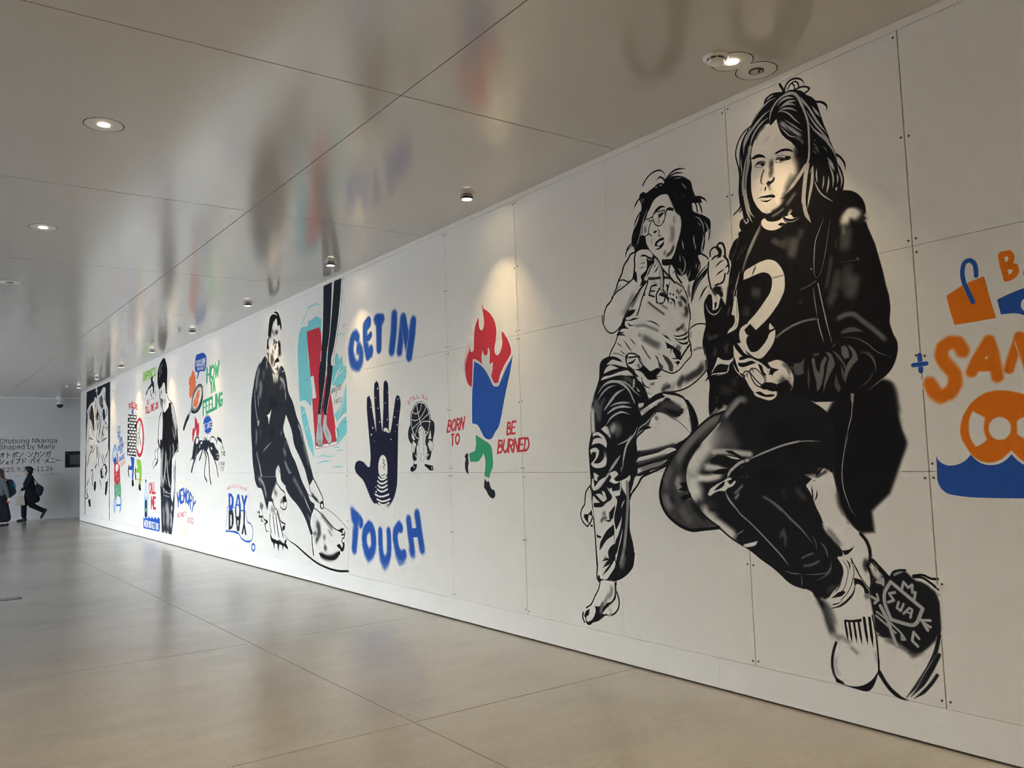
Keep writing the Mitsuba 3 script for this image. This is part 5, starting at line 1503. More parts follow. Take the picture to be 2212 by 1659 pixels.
mural('painted_woman', 'mural of a seated dark-haired woman in glasses and t-shirt, left of the hooded man', 'mural figure', -4400, [
    ('shirt', '''F w 1|72 2853 133 2963 158 2980 223 2902 298 2916 380 2870 483 2783 546 2919 623 2903 646 2857 631 2779 635 2697 603 2606 593 2446 454 2429 435 2312 334 2187 275 2139 134 2178 16 2177 -72 2229 -194 2287 -403 2301 -294 2438 -255 2542 -170 2664 -37 2776 47 2849
F k 3|-170 2664 -225 2605 -255 2542 -264 2507 -230 2525 -154 2514 -196 2556 -188 2582 -138 2574 -37 2581 -86 2589 -175 2589 -187 2604 -135 2610 -83 2637 -73 2651 -132 2658
F k 2|-164 2565 -127 2541 -71 2533 -115 2531 -152 2541
L k 9.7 3|34 2549 87 2536 133 2512 172 2483
S q50 70 35 3|-90 2527 20 2516 96 2483 158 2453
S q35 85 27 3|55 2690 112 2645 179 2596 224 2563
S q45 75 22 3|183 2651 222 2623 255 2603
S q50 40 52 3|117 2818 169 2791
S q40 80 42 3|-10 2806 -44 2759 -78 2716 -125 2666
S q50 50 55 3|-51 2756 -92 2696
L k 12.2 0|72 2853 57 2812 30 2773 -4 2713 -33 2651 -60 2607
F k 0|4 2742 24 2765 44 2748 23 2752 40 2738 16 2738
F q28 2|73 2870 149 2855 196 2851 270 2832 291 2811 229 2827 183 2834 125 2838 78 2852
L k 13.7 0 2|217 2903 255 2861 297 2814 334 2778
S q30 85 21 3|335 2786 383 2752 420 2728
L k 11.5 3|144 2956 113 2941 81 2904 54 2865
L k 9.4 3|156 2950 136 2923
L k 12.4 3|178 2932 159 2906 134 2889
L k 11.7 0|295 2908 282 2881 287 2838 313 2803
L k 9.2 3|291 2803 271 2764 254 2724 249 2691
L k 7.3 3|316 2849 340 2865
L k 4.9 3|263 2898 321 2920
L k 13.4 0|151 2794 104 2794 84 2759 73 2734 123 2715
L k 10.3 0|90 2762 131 2755
L k 13.7 0|179 2764 147 2722 149 2665 183 2655 219 2662 232 2694 229 2737 179 2764
F k 2|189 2736 234 2724 260 2689 321 2658 322 2594 352 2623 368 2704 409 2730 367 2683 353 2631 322 2590 309 2647 271 2679 257 2639 243 2684 215 2697 170 2718
F k 1|273 2709 284 2718 293 2706 283 2696
F k 1|302 2698 313 2707 322 2695 311 2686
F k 1|331 2675 342 2684 351 2671 341 2662
F k 1|243 2778 261 2783 269 2769 255 2741 243 2726 254 2759
L k 9.1 0|258 2741 255 2690
S q30 80 38 3|337 2727 368 2704
S k 90 40 3|367 2679 409 2647 439 2605
S q30 80 52 3|365 2650 383 2593
S q40 60 27 3|275 2653 302 2627
S k 85 58 3|417 2608 430 2560 411 2514
S q45 50 82 3|409 2564 399 2507
L k 10.0 3 2|409 2730 433 2684 451 2623
S q30 70 32 3|465 2749 456 2705 468 2645
S k 85 37 3|312 2436 363 2450 408 2477
S q55 60 49 3|379 2452 421 2417
F k 1|287 2410 348 2398 404 2407 432 2424 425 2404 375 2390 320 2393
F k 1|303 2387 357 2371 430 2387 423 2371 368 2362 324 2372
F k 1|287 2402 345 2356 399 2341 433 2353 420 2326 371 2332 318 2368
L k 11.7 0|450 2607 460 2523 444 2442 436 2361 451 2310 449 2277
S q40 80 84 3|-34 2447 37 2407 106 2368 180 2337
S q50 60 45 3|-63 2464 -22 2445
L k 8.1 3 1|175 2436 208 2415 236 2398 271 2368
F k 1|191 2425 236 2407 252 2392 230 2395
S q38 85 21 3|-26 2376 2 2333 29 2295 63 2257
L k 9.3 3 2|-146 2444 -116 2414 -90 2384
L k 7.9 3|-292 2429 -264 2410 -236 2388
L k 9.5 3 3|-216 2440 -175 2390 -128 2335
L k 6.9 3 2|-260 2369 -229 2343 -198 2326
S q45 75 16 3|-346 2352 -281 2340 -218 2314
F k 2|-270 2506 -232 2503 -197 2491 -245 2491 -282 2476 -291 2490
F k 0|-278 2489 -220 2485 -186 2461 -221 2474 -265 2482
L k 11.4 0|-260 2522 -278 2484 -308 2429 -344 2388 -388 2325 -410 2286
F k 2|203 2377 260 2344 315 2313 356 2274 348 2229 311 2259 285 2287 276 2317 250 2266 264 2314 225 2323 221 2349
S q30 70 55 3|310 2326 364 2302
F k 1|265 2247 310 2242 295 2269 349 2246 353 2221 326 2232 276 2240
F k 1|285 2211 336 2218 347 2209 323 2191 305 2167 318 2191 302 2209
L k 14.2 0 2|436 2318 389 2274 348 2229
F q35 3|101 2291 129 2271 144 2235 182 2197 175 2176 141 2188 132 2236
F q35 5|176 2283 215 2265 253 2232 278 2187 270 2150 242 2157 228 2201 202 2237
L k 5.4 3|142 2299 153 2277'''),
    ('arm', '''F w 2|-119 3064 -48 3085 20 3086 74 3070 119 3018 75 2997 61 2965 52 2927 14 2899 -8 2850 -36 2785 -89 2740 -143 2682 -191 2632 -248 2550 -282 2532 -356 2510 -408 2540 -444 2606 -441 2665 -396 2723 -325 2790 -253 2887 -217 2944 -181 2996
L k 14.8 0|-48 3085 -106 3071 -126 3048 -174 3008 -203 2950 -246 2895 -268 2853 -297 2808 -347 2752 -389 2727
L k 12.2 0|-389 2727 -412 2689 -425 2645 -427 2608
L k 10.2 0 2|-441 2661 -446 2634 -426 2575 -395 2534 -353 2510 -289 2519 -255 2542
L k 10.0 0|-245 2899 -194 2899 -137 2874 -99 2876
L k 10.8 0 2|-325 2785 -270 2817 -197 2840 -119 2871 -80 2890
S q55 60 28 3|-304 2814 -208 2870
S q50 60 72 3|-224 2623 -183 2653 -128 2720 -67 2790
L k 15.1 0|-42 3084 -61 3034 -61 2985 -70 2938 -83 2891
F k 2|-70 2947 -52 2934 -42 2892 -45 2848 -68 2870 -86 2892
L k 8.4 0 2|-150 3071 -149 3098 -115 3122 -82 3142
F k 0|23 3034 -1 3040 24 3048 60 3038 89 3020 118 3003 99 2992 76 3010 59 3025
F k 0|-11 2984 38 2985 56 2979 25 2981
F k 0|-14 2944 11 2955 54 2946 17 2949
F k 2|64 3017 87 2994 135 2993 145 2961 96 2944 70 2915 56 2891 30 2869 58 2829 -22 2817 5 2857 -5 2889 27 2910 52 2922 67 2963
S q60 70 12 3|31 2878 29 2843
F k 2|-36 2785 47 2844 78 2852 52 2830 1 2796 -91 2718 -150 2670 -178 2639 -191 2632 -143 2682
F w 1|459 2496 595 2476 598 2443 560 2347 569 2253 576 2196 560 2125 489 2076 366 2013 266 2004 169 2003 91 1962 7 1951 -38 2006 -81 2101 -78 2145 12 2123 120 2135 157 2170 264 2138 362 2195 447 2251 457 2308 444 2437
L k 9.3 0|446 2432 504 2453 557 2453 597 2441
L k 11.3 0|593 2420 571 2358 562 2303 578 2228
S q45 75 25 3|465 2274 514 2288 561 2283
S q62 60 27 3|459 2426 455 2361
L k 9.4 0|451 2300 453 2251 390 2200 332 2156 264 2138 208 2156 158 2178
S k 85 87 3|565 2197 525 2137 448 2104 354 2071
S k 80 76 3|384 2114 338 2073 307 2030
S k 80 49 3|258 2051 201 2043 141 2018
S q45 60 44 3|155 2051 231 2070
S q40 75 30 3|39 2078 93 2082
L k 10.0 0 2|576 2196 577 2136 516 2081 444 2043 367 2017 278 2007 164 2008 115 1978
S q70 70 29 3|282 2078 262 2029 181 2007
F k 1|18 2119 79 2139 120 2131 166 2126 108 2125 124 2111 77 2109 30 2113
F k 0|-42 2128 -26 2097 3 2068 49 2051 26 2051 -21 2074 -43 2107
F w 0|41 2065 54 2068 62 2059 50 2053
L k 6.7 0|-80 2106 -33 2075
L k 5.5 3|-59 2060 -18 2026 35 2009 70 1998
L k 6.3 3|-32 2006 9 1981 68 1973
F k 0|-42 2124 -54 2138 -30 2132
L k 7.9 0|-90 2150 -41 2146 18 2123 77 2113
F w 1|-192 2325 -116 2325 -68 2302 -23 2227 33 2169 79 2139 18 2123 -77 2154 -136 2203 -189 2271
F k 3|-136 2208 -62 2205 -23 2231 -68 2302 -55 2305 -12 2221 46 2176 135 2189 163 2173 127 2147 78 2122 18 2123 -39 2176
S q40 70 44 3|-84 2242 -49 2212
S w 90 26 3|-83 2159 -28 2153
L k 11.0 0|-205 2309 -172 2327 -116 2323 -74 2303 -52 2256 -12 2217 34 2178
F k 0|-174 2305 -130 2304 -80 2299 -69 2289 -118 2292 -168 2291
F k 0|-183 2261 -132 2269 -90 2287 -114 2258 -152 2249 -177 2254
L k 13.1 0|-199 2308 -196 2263 -160 2219 -125 2185 -84 2150
F k 0|-173 2323 -181 2297 -194 2281 -192 2316'''),
    ('trousers', '''F K 2|-473 2310 -411 2330 -280 2307 -218 2259 -115 2195 -88 2131 -30 2083 23 1970 91 2000 213 2011 291 1997 355 1967 426 1884 463 1813 480 1744 419 1702 263 1580 172 1486 0 1427 -80 1397 -159 1310 -220 1248 -228 1161 -236 995 -215 923 -204 859 -224 789 -281 684 -406 620 -520 590 -615 594 -629 692 -636 919 -636 1078 -656 1261 -660 1377 -667 1515 -668 1632 -633 1747 -622 1932 -579 2046 -517 2157
S w 95 63 1|-599 1964 -605 1862 -604 1764
S q62 60 83 3|-553 2021 -569 1883
S q55 60 88 3|-500 1989 -526 1903 -538 1821
L q80 14.1 3|-345 2006 -407 1969 -470 1923
L q80 13.7 3|-408 1942 -341 1960 -263 1964 -174 1956
L q82 15.9 3|-439 1889 -370 1921 -291 1934 -164 1920
L q82 15.1 3 2|-458 1795 -401 1851 -333 1883 -280 1894 -180 1870
L q80 11.3 3|-159 2001 -135 1973 -125 1946
F w 6|-514 1774 -458 1795 -445 1785 -398 1693 -449 1731
S w 75 92 3|-338 1807 -366 1781 -407 1756
S q55 60 109 3|-286 1805 -368 1737
S q48 50 77 3|-276 1760 -357 1709
F w 3|-613 1737 -570 1754 -509 1737 -464 1695 -453 1658 -462 1627 -507 1655 -541 1665 -632 1654 -608 1700
F K 2|-600 1722 -544 1725 -505 1701 -545 1707 -601 1699 -623 1686
F K 2|-633 1640 -562 1657 -534 1660 -577 1639
F w 3|-655 1613 -627 1626 -571 1629 -545 1606 -554 1574 -591 1533 -620 1510 -551 1510 -486 1559 -471 1595 -461 1536 -477 1491 -532 1473 -642 1497 -648 1506 -589 1561 -580 1597 -628 1598 -637 1575
S q50 60 54 3|-483 1604 -473 1550
F w 5|-624 1437 -590 1427 -557 1409 -578 1400 -580 1368 -614 1377 -619 1409
L q80 20.6 0|-642 1377 -645 1331 -626 1303 -584 1313 -512 1364 -448 1423
L q80 24.0 3|-447 1436 -384 1495 -308 1565
L q80 11.8 3|-177 1720 -210 1686 -276 1662 -335 1646
L q80 18.8 3|-111 1774 -139 1728 -191 1686 -239 1630 -262 1577 -278 1520 -288 1463
L q70 6.4 3|-300 1481 -306 1441
F w 3|-441 1432 -361 1445 -336 1423 -391 1387 -365 1374 -261 1392 -209 1419 -211 1388 -238 1353 -255 1282 -263 1265 -309 1334 -314 1370 -380 1351 -445 1369 -416 1400
L k 26.9 0|-365 1383 -312 1392 -247 1410
L q80 17.4 0|-314 1365 -324 1299 -417 1284
F q78 2|-474 1324 -435 1306 -411 1271 -425 1261 -450 1288
F q78 2|-536 1300 -510 1287 -492 1260 -525 1259
L q78 9.6 3|-614 1267 -573 1258
F w 2|-418 2271 -356 2303 -278 2283 -209 2258 -185 2224 -261 2245 -345 2267
F w 2|-434 2238 -358 2264 -326 2250 -282 2229 -367 2224 -456 2203
F w 3|-479 2169 -370 2186 -264 2203 -187 2204 -127 2158 -202 2168 -291 2176 -398 2166 -493 2154
L q82 21.0 3|-534 2053 -455 2116 -366 2136 -269 2116 -195 2067 -149 2001 -125 1947
L q80 11.5 3|-353 2141 -256 2128 -181 2092 -122 2039 -63 1999
L q82 20.5 3|-467 1915 -389 1987 -313 2041 -227 2067
L q78 13.9 3|-537 1998 -479 2053 -402 2093 -322 2104
L q80 11.0 3|-405 1943 -325 1963 -234 1967 -177 1959
L q82 14.0 3|-428 1890 -353 1922 -261 1937 -167 1923
F w 2|-129 2134 -113 2128 -123 2068 -140 2071
F w 2|-102 2073 -66 2035 -85 2034
L k 6.4 3|-379 2255 -326 2254 -249 2228
L k 6.6 3|-402 2198 -308 2225 -224 2226
S q50 60 54 3|-248 2152 -166 2127 -137 2089
S q45 60 51 3|-505 1968 -441 2019
F w 3|-73 1886 27 1931 117 1963 211 1978 140 1945 30 1897 -57 1854
S q62 50 29 3|-56 1872 32 1914
S q55 50 58 3|-91 1900 -59 1915
F w 3|-87 1948 -32 1948 -34 1931 -77 1912 -89 1926
F w 6|155 2003 223 1989 311 1970 354 1951 394 1890 402 1849 410 1816 418 1767 406 1706 357 1672 290 1645 187 1623 71 1605 -49 1595 -122 1596 -123 1683 -40 1741 12 1799 82 1868 146 1864 202 1844 235 1830 302 1826 370 1867 296 1913 221 1964 188 1975
S q40 75 85 3|107 1900 184 1917 273 1902 349 1877
S q35 60 39 3|77 1889 180 1866 257 1824 301 1822
S k 85 58 3|422 1828 434 1766 441 1721
S q45 75 46 3|75 1847 107 1811
F K 3|-80 1777 -13 1779 40 1763 -9 1753 -82 1743 -101 1744
L k 8.5 0|85 1868 38 1832 5 1778
L q80 10.2 3|64 1865 1 1808 -30 1792 -81 1769 -121 1718
L q80 7.8 3|-128 1705 -89 1734 -45 1750
L k 4.6 3 2|224 1830 310 1788 362 1749 406 1706
S q30 80 38 3|-117 1583 11 1594 129 1612 267 1637
F w 5|-120 1540 -52 1556 69 1575 243 1609 275 1596 184 1569 67 1546 -54 1526 -140 1514
S q45 70 39 3|-135 1501 7 1530 183 1565
F w 7|-125 1466 4 1496 123 1515 181 1527 121 1494 2 1466 -133 1427
S q40 65 52 3|-107 1453 21 1483 157 1515
S w 90 21 3|-5 1440 78 1457 178 1486
L k 7.8 0 2|-130 1475 5 1504 124 1536 263 1584
F w 3|-147 1410 -104 1410 -60 1423 -98 1402 -132 1358 -205 1283 -217 1283 -189 1336
L k 14.4 0 1|178 1490 72 1453 -24 1423 -80 1402 -133 1345 -205 1275 -226 1239
L k 30.5 0 4|391 1927 445 1851 467 1785 469 1736
L k 11.8 0|355 1963 405 1894
F w 3|-636 1256 -589 1220 -556 1203 -639 1196 -634 1164 -572 1166 -510 1186 -482 1205 -427 1233 -411 1265 -394 1225 -389 1199 -432 1153 -460 1125 -463 1071 -517 1069 -464 1057 -422 1091 -405 1047 -440 1027 -495 989 -569 894 -593 834 -514 907 -417 975 -415 891 -463 866 -493 819 -482 780 -522 781 -564 751 -483 766 -567 696 -471 741 -422 784 -412 746 -434 704 -490 650 -626 637 -625 764 -638 990 -639 1081 -655 1173
F w 2|-421 1323 -410 1287 -331 1293 -327 1267 -386 1252 -367 1235 -378 1172 -402 1109 -400 1034 -389 999 -339 1068 -317 1113 -334 1041 -365 969 -401 914 -410 878 -411 958 -416 1091 -390 1190 -413 1247 -449 1305
F w 2|-531 1285 -503 1290 -480 1232 -508 1213 -607 1265 -552 1271 -513 1245
F w 1|-627 1398 -651 1338 -626 1293 -540 1344 -469 1408 -552 1376 -618 1320
F K 2|-620 955 -559 940 -567 926 -614 937
S q45 75 63 3|-548 1112 -487 1124
S q35 80 40 3|-566 1044 -537 1077 -476 1088
F k 1|-531 1068 -464 1062 -458 1098 -471 1057
F K 7|-633 1192 -563 1198 -502 1204 -524 1177 -579 1166 -627 1169
L q62 28.5 0 4|-247 1365 -246 1229 -264 1097 -288 965 -314 854 -353 751
S q45 75 42 3|-297 821 -336 717
L w 8.4 3|-317 1016 -341 940 -386 836
F w 1|-277 1232 -327 1161 -304 1210
L k 8.9 0|-416 878 -400 830 -415 789
F w 1|-415 789 -386 836 -364 881 -404 764
F K 2|-495 989 -413 1038 -410 976 -500 917 -579 835 -584 866 -539 941
F K 2|-409 896 -435 885 -485 837 -488 788 -412 834 -397 879
L K 16.9 3 3|-414 812 -483 762 -561 697
L K 17.5 3 3|-422 784 -486 713 -578 642
L k 13.9 0|-649 1375 -669 1283 -654 1191 -643 1081 -635 990 -629 854 -621 719 -621 601 -608 589
S q50 60 27 3|-549 770 -508 786
F w 3|-598 646 -486 714 -423 777 -419 725 -462 677 -519 618 -593 610
L k 15.6 1 2|-571 639 -493 705 -443 758 -415 791
L k 21.7 0|-621 608 -560 600 -466 612 -386 635 -293 684 -233 741 -208 838
S q50 70 56 3|-338 784 -356 704
F K 3|-492 620 -406 726 -405 638
S q40 50 34 3|-329 829 -300 874'''),
    ('foot', '''F w 1|-673 1329 -718 1282 -741 1198 -784 1141 -799 1084 -769 1039 -721 1009 -677 1043 -646 1081 -655 1173 -663 1264
L k 12.7 0|-673 1329 -722 1282 -736 1230 -742 1188 -784 1141 -798 1093 -776 1048 -721 1009 -676 1052 -653 1090
F k 2|-750 1109 -715 1106 -663 1145 -653 1090 -694 1107 -710 1069 -702 1033 -739 1059 -759 1086
F k 0|-692 1019 -664 1028 -651 1012 -679 1011
F w 0|-741 1036 -720 1032 -713 1018 -734 1022
F w 1|-601 587 -414 606 -412 536 -389 482 -393 429 -428 377 -476 351 -577 335 -599 301 -662 278 -748 239 -796 255 -822 293 -813 331 -767 378 -709 417 -648 496
L k 11.3 0|-598 587 -611 546 -664 472 -716 402 -775 368
L k 15.4 0|-813 326 -822 288 -803 254
L k 12.7 0|-414 606 -421 544 -401 507 -390 464 -396 424 -428 381 -476 353 -549 343
S q45 65 54 3|-467 588 -471 525 -515 467
F k 3|-434 604 -414 606 -421 544 -425 487 -463 447 -539 393 -589 347 -549 343 -592 311 -648 280 -697 265 -748 237 -782 248 -794 292 -807 299 -776 345 -733 364 -742 326 -726 310 -772 304 -784 280 -767 259 -717 280 -680 321 -663 373 -675 394 -613 402 -583 441 -564 430 -572 402 -530 434 -476 454 -440 502
S q60 80 46 3|-499 513 -542 455 -593 391 -610 335
F w 2|-748 348 -778 317 -772 295 -750 316 -719 361 -662 387 -686 325 -731 273 -767 264 -784 284 -758 302
S q60 50 65 3|-479 405 -508 366'''),
    ('face', '''F w 1|256 3439 302 3431 328 3385 352 3327 376 3261 377 3197 365 3094 343 3022 296 2990 237 2973 191 2982 126 3062 76 3130 61 3177 12 3189 42 3266 81 3310 116 3372 161 3421
S k 85 38 3|345 3056 314 3008 255 2982
S q45 60 68 3|333 3208 333 3123 312 3063
S q40 70 35 3|258 3033 239 2994
S q50 60 33 3|354 3267 355 3199
L k 8.3 0|155 3326 179 3333 220 3327 266 3324 272 3288 261 3252 237 3227 195 3224 167 3244 152 3279 148 3311 158 3326
L q80 4.1 0|163 3320 220 3323 263 3316 262 3264 231 3233 196 3229
S q35 75 48 3|201 3306 236 3301
S q45 60 58 3|192 3264 221 3253
F k 2|201 3306 230 3307 248 3316 259 3300 229 3286 211 3277 200 3289
F w 0|200 3302 212 3294 200 3289
F k 3|154 3318 180 3351 222 3366 262 3355 279 3342 239 3348 203 3336 178 3325
F k 3|290 3331 318 3332 357 3313 350 3294 328 3304 294 3312 282 3298 292 3274 276 3295
L k 8.6 0|81 3301 105 3299 154 3309
L k 7.0 0|104 3282 134 3279 151 3275
L q80 5.1 0|110 3287 147 3298
L k 8.5 0|133 3270 113 3244 99 3208 98 3186
L k 8.6 0|42 3266 33 3215 37 3183 73 3179 98 3186 126 3167
S q35 70 37 3|72 3259 63 3208 82 3230
L w 4.8 0|54 3263 42 3222 49 3189
F k 2|146 3193 170 3196 187 3187 169 3178 148 3181
L k 6.4 0|194 3199 207 3182 198 3167
F k 1|151 3087 164 3110 189 3122 213 3129 253 3126 246 3113 205 3109 175 3094 186 3075 221 3084 246 3100 248 3087 220 3058 184 3051 161 3058 208 3065 174 3077
S q40 65 25 3|185 3157 225 3144
L q50 4.9 0|131 3148 122 3106
F w 1|181 3089 205 3105 234 3107 210 3086 186 3075
L k 5.0 0|161 3058 202 3054 239 3080
L k 6.4 0|96 3068 141 3019 180 2985'''),
    ('hair', '''F k 1|94 3497 118 3504 167 3517 216 3534 245 3532 273 3517 278 3546 304 3552 339 3550 389 3542 444 3524 491 3493 522 3467 544 3394 568 3346 604 3340 590 3290 527 3306 534 3250 580 3218 636 3187 680 3144 676 3091 639 3072 623 2994 582 2937 555 2926 564 2900 529 2767 464 2759 441 2825 396 2813 334 2876 304 2942 341 2989 367 3043 413 3146 418 3225 372 3284 352 3327 323 3395 307 3425 268 3440 210 3439 161 3417 122 3370 96 3341 81 3310 35 3259 19 3196 61 3177 70 3127 102 3067 43 3084 -7 3086 -51 3073 -61 3111 -83 3152 -81 3188 -59 3246 -18 3294 10 3341 38 3392 35 3437 18 3469 27 3502 64 3514
L k 11.4 2|61 3564 88 3592 138 3622 199 3633 256 3618 284 3588 293 3555
L k 12.2 1 4|200 3564 236 3576 264 3561 280 3541
L k 12.3 2 5|310 3554 358 3579 414 3584 485 3564
L k 10.7 2 4|321 3551 390 3561 467 3538
L k 13.6 2|12 3470 -21 3443 -38 3421
L k 12.5 2|24 3369 -15 3334 -40 3295 -48 3270
L k 14.8 3|-76 3164 -130 3126 -152 3077
F k 3|541 3349 604 3336 644 3308 663 3275 633 3303 608 3318 621 3281 580 3301
L k 10.9 0|554 3308 568 3271 571 3233
L k 11.6 2|590 3290 608 3244 613 3201
L k 9.4 2|677 3103 668 3045 654 2999
L k 8.4 2|628 3074 618 2995 603 2933
L k 12.1 0|504 2954 588 2936 617 2913
L q76 8.8 3|98 3376 64 3327 36 3268 7 3199 -15 3141
L q76 5.0 3|305 3426 322 3387 346 3325
L q76 5.2 3|350 3302 370 3263 379 3222 382 3183
L q76 7.4 3|399 3264 415 3226 402 3191
L q76 6.8 3|414 3163 400 3116 380 3074
L q76 9.2 3|547 3205 583 3184 612 3140 623 3067
L q76 8.7 3|628 3152 652 3110 659 3067 656 3019
L q76 5.2 3|571 3162 595 3127
L q76 10.5 3|528 3077 529 3007
L q76 11.5 3|419 3065 431 2999
L q76 7.4 3|540 3016 537 2976
L q76 13.6 3|607 3063 616 3040 602 2998 588 2940
F w 0|232 3518 250 3519 243 3508
F w 0|185 3516 214 3512 191 3510
L q72 7.7 3|440 3474 466 3445 486 3418
L q72 5.0 3|377 3526 443 3513
L q76 4.6 0|37 3468 53 3437
L q76 4.7 0|64 3465 66 3447
F w 1|532 3289 552 3279 561 3244 535 3267
S q38 60 7 3|359 3428 394 3367
S q38 60 6 3|435 3399 461 3366
S q34 60 19 3|-62 3192 -34 3240
L q76 6.3 3|0 3183 -28 3131
L q76 4.8 3|-59 3133 -56 3097
L q76 9.4 3|413 2956 437 2909 428 2852 376 2812
L q76 7.6 3|391 2965 394 2914
L q76 7.2 3|455 2843 425 2803 385 2785
L q76 7.3 3|481 2837 462 2795 428 2777
L q76 4.5 3|369 2881 379 2866 401 2866
L q76 4.5 3|376 2868 386 2855 406 2856
L q76 4.5 3|383 2856 393 2843 411 2845
L q76 4.5 3|390 2844 400 2832 416 2835
L q76 4.6 3|397 2831 407 2820 421 2825
L k 9.9 0|539 2904 569 2877 566 2833 543 2801
L k 10.7 0|542 2937 589 2931 629 2906 648 2882
L q76 5.3 3|538 2884 535 2839
L k 13.4 3 2|646 2849 581 2814 536 2773 501 2730 480 2660
F k 4|501 2730 546 2771 591 2804 639 2830 626 2792 566 2743 525 2693 495 2641 471 2603
S q62 80 13 3|589 2779 533 2724 490 2642
L k 13.1 3 2|636 2705 604 2687 570 2648 546 2615
F k 1|216 2972 323 2952 315 2917 258 2916 219 2932
L k 14.9 1|336 2887 354 2825 395 2766'''),
    ('drinking_tube', '''L k 31.7 0|124 3009 163 2979 195 2929 215 2877 217 2808 209 2775
L q82 22.0 0|152 2983 184 2940 204 2884 209 2818 197 2739
L k 4.6 0|187 2887 191 2822 187 2753
L w 11.6 0|105 3048 125 3022 118 3010
L k 11.0 0 2|194 2726 244 2705
S w 80 13 3|231 2763 234 2728'''),
])
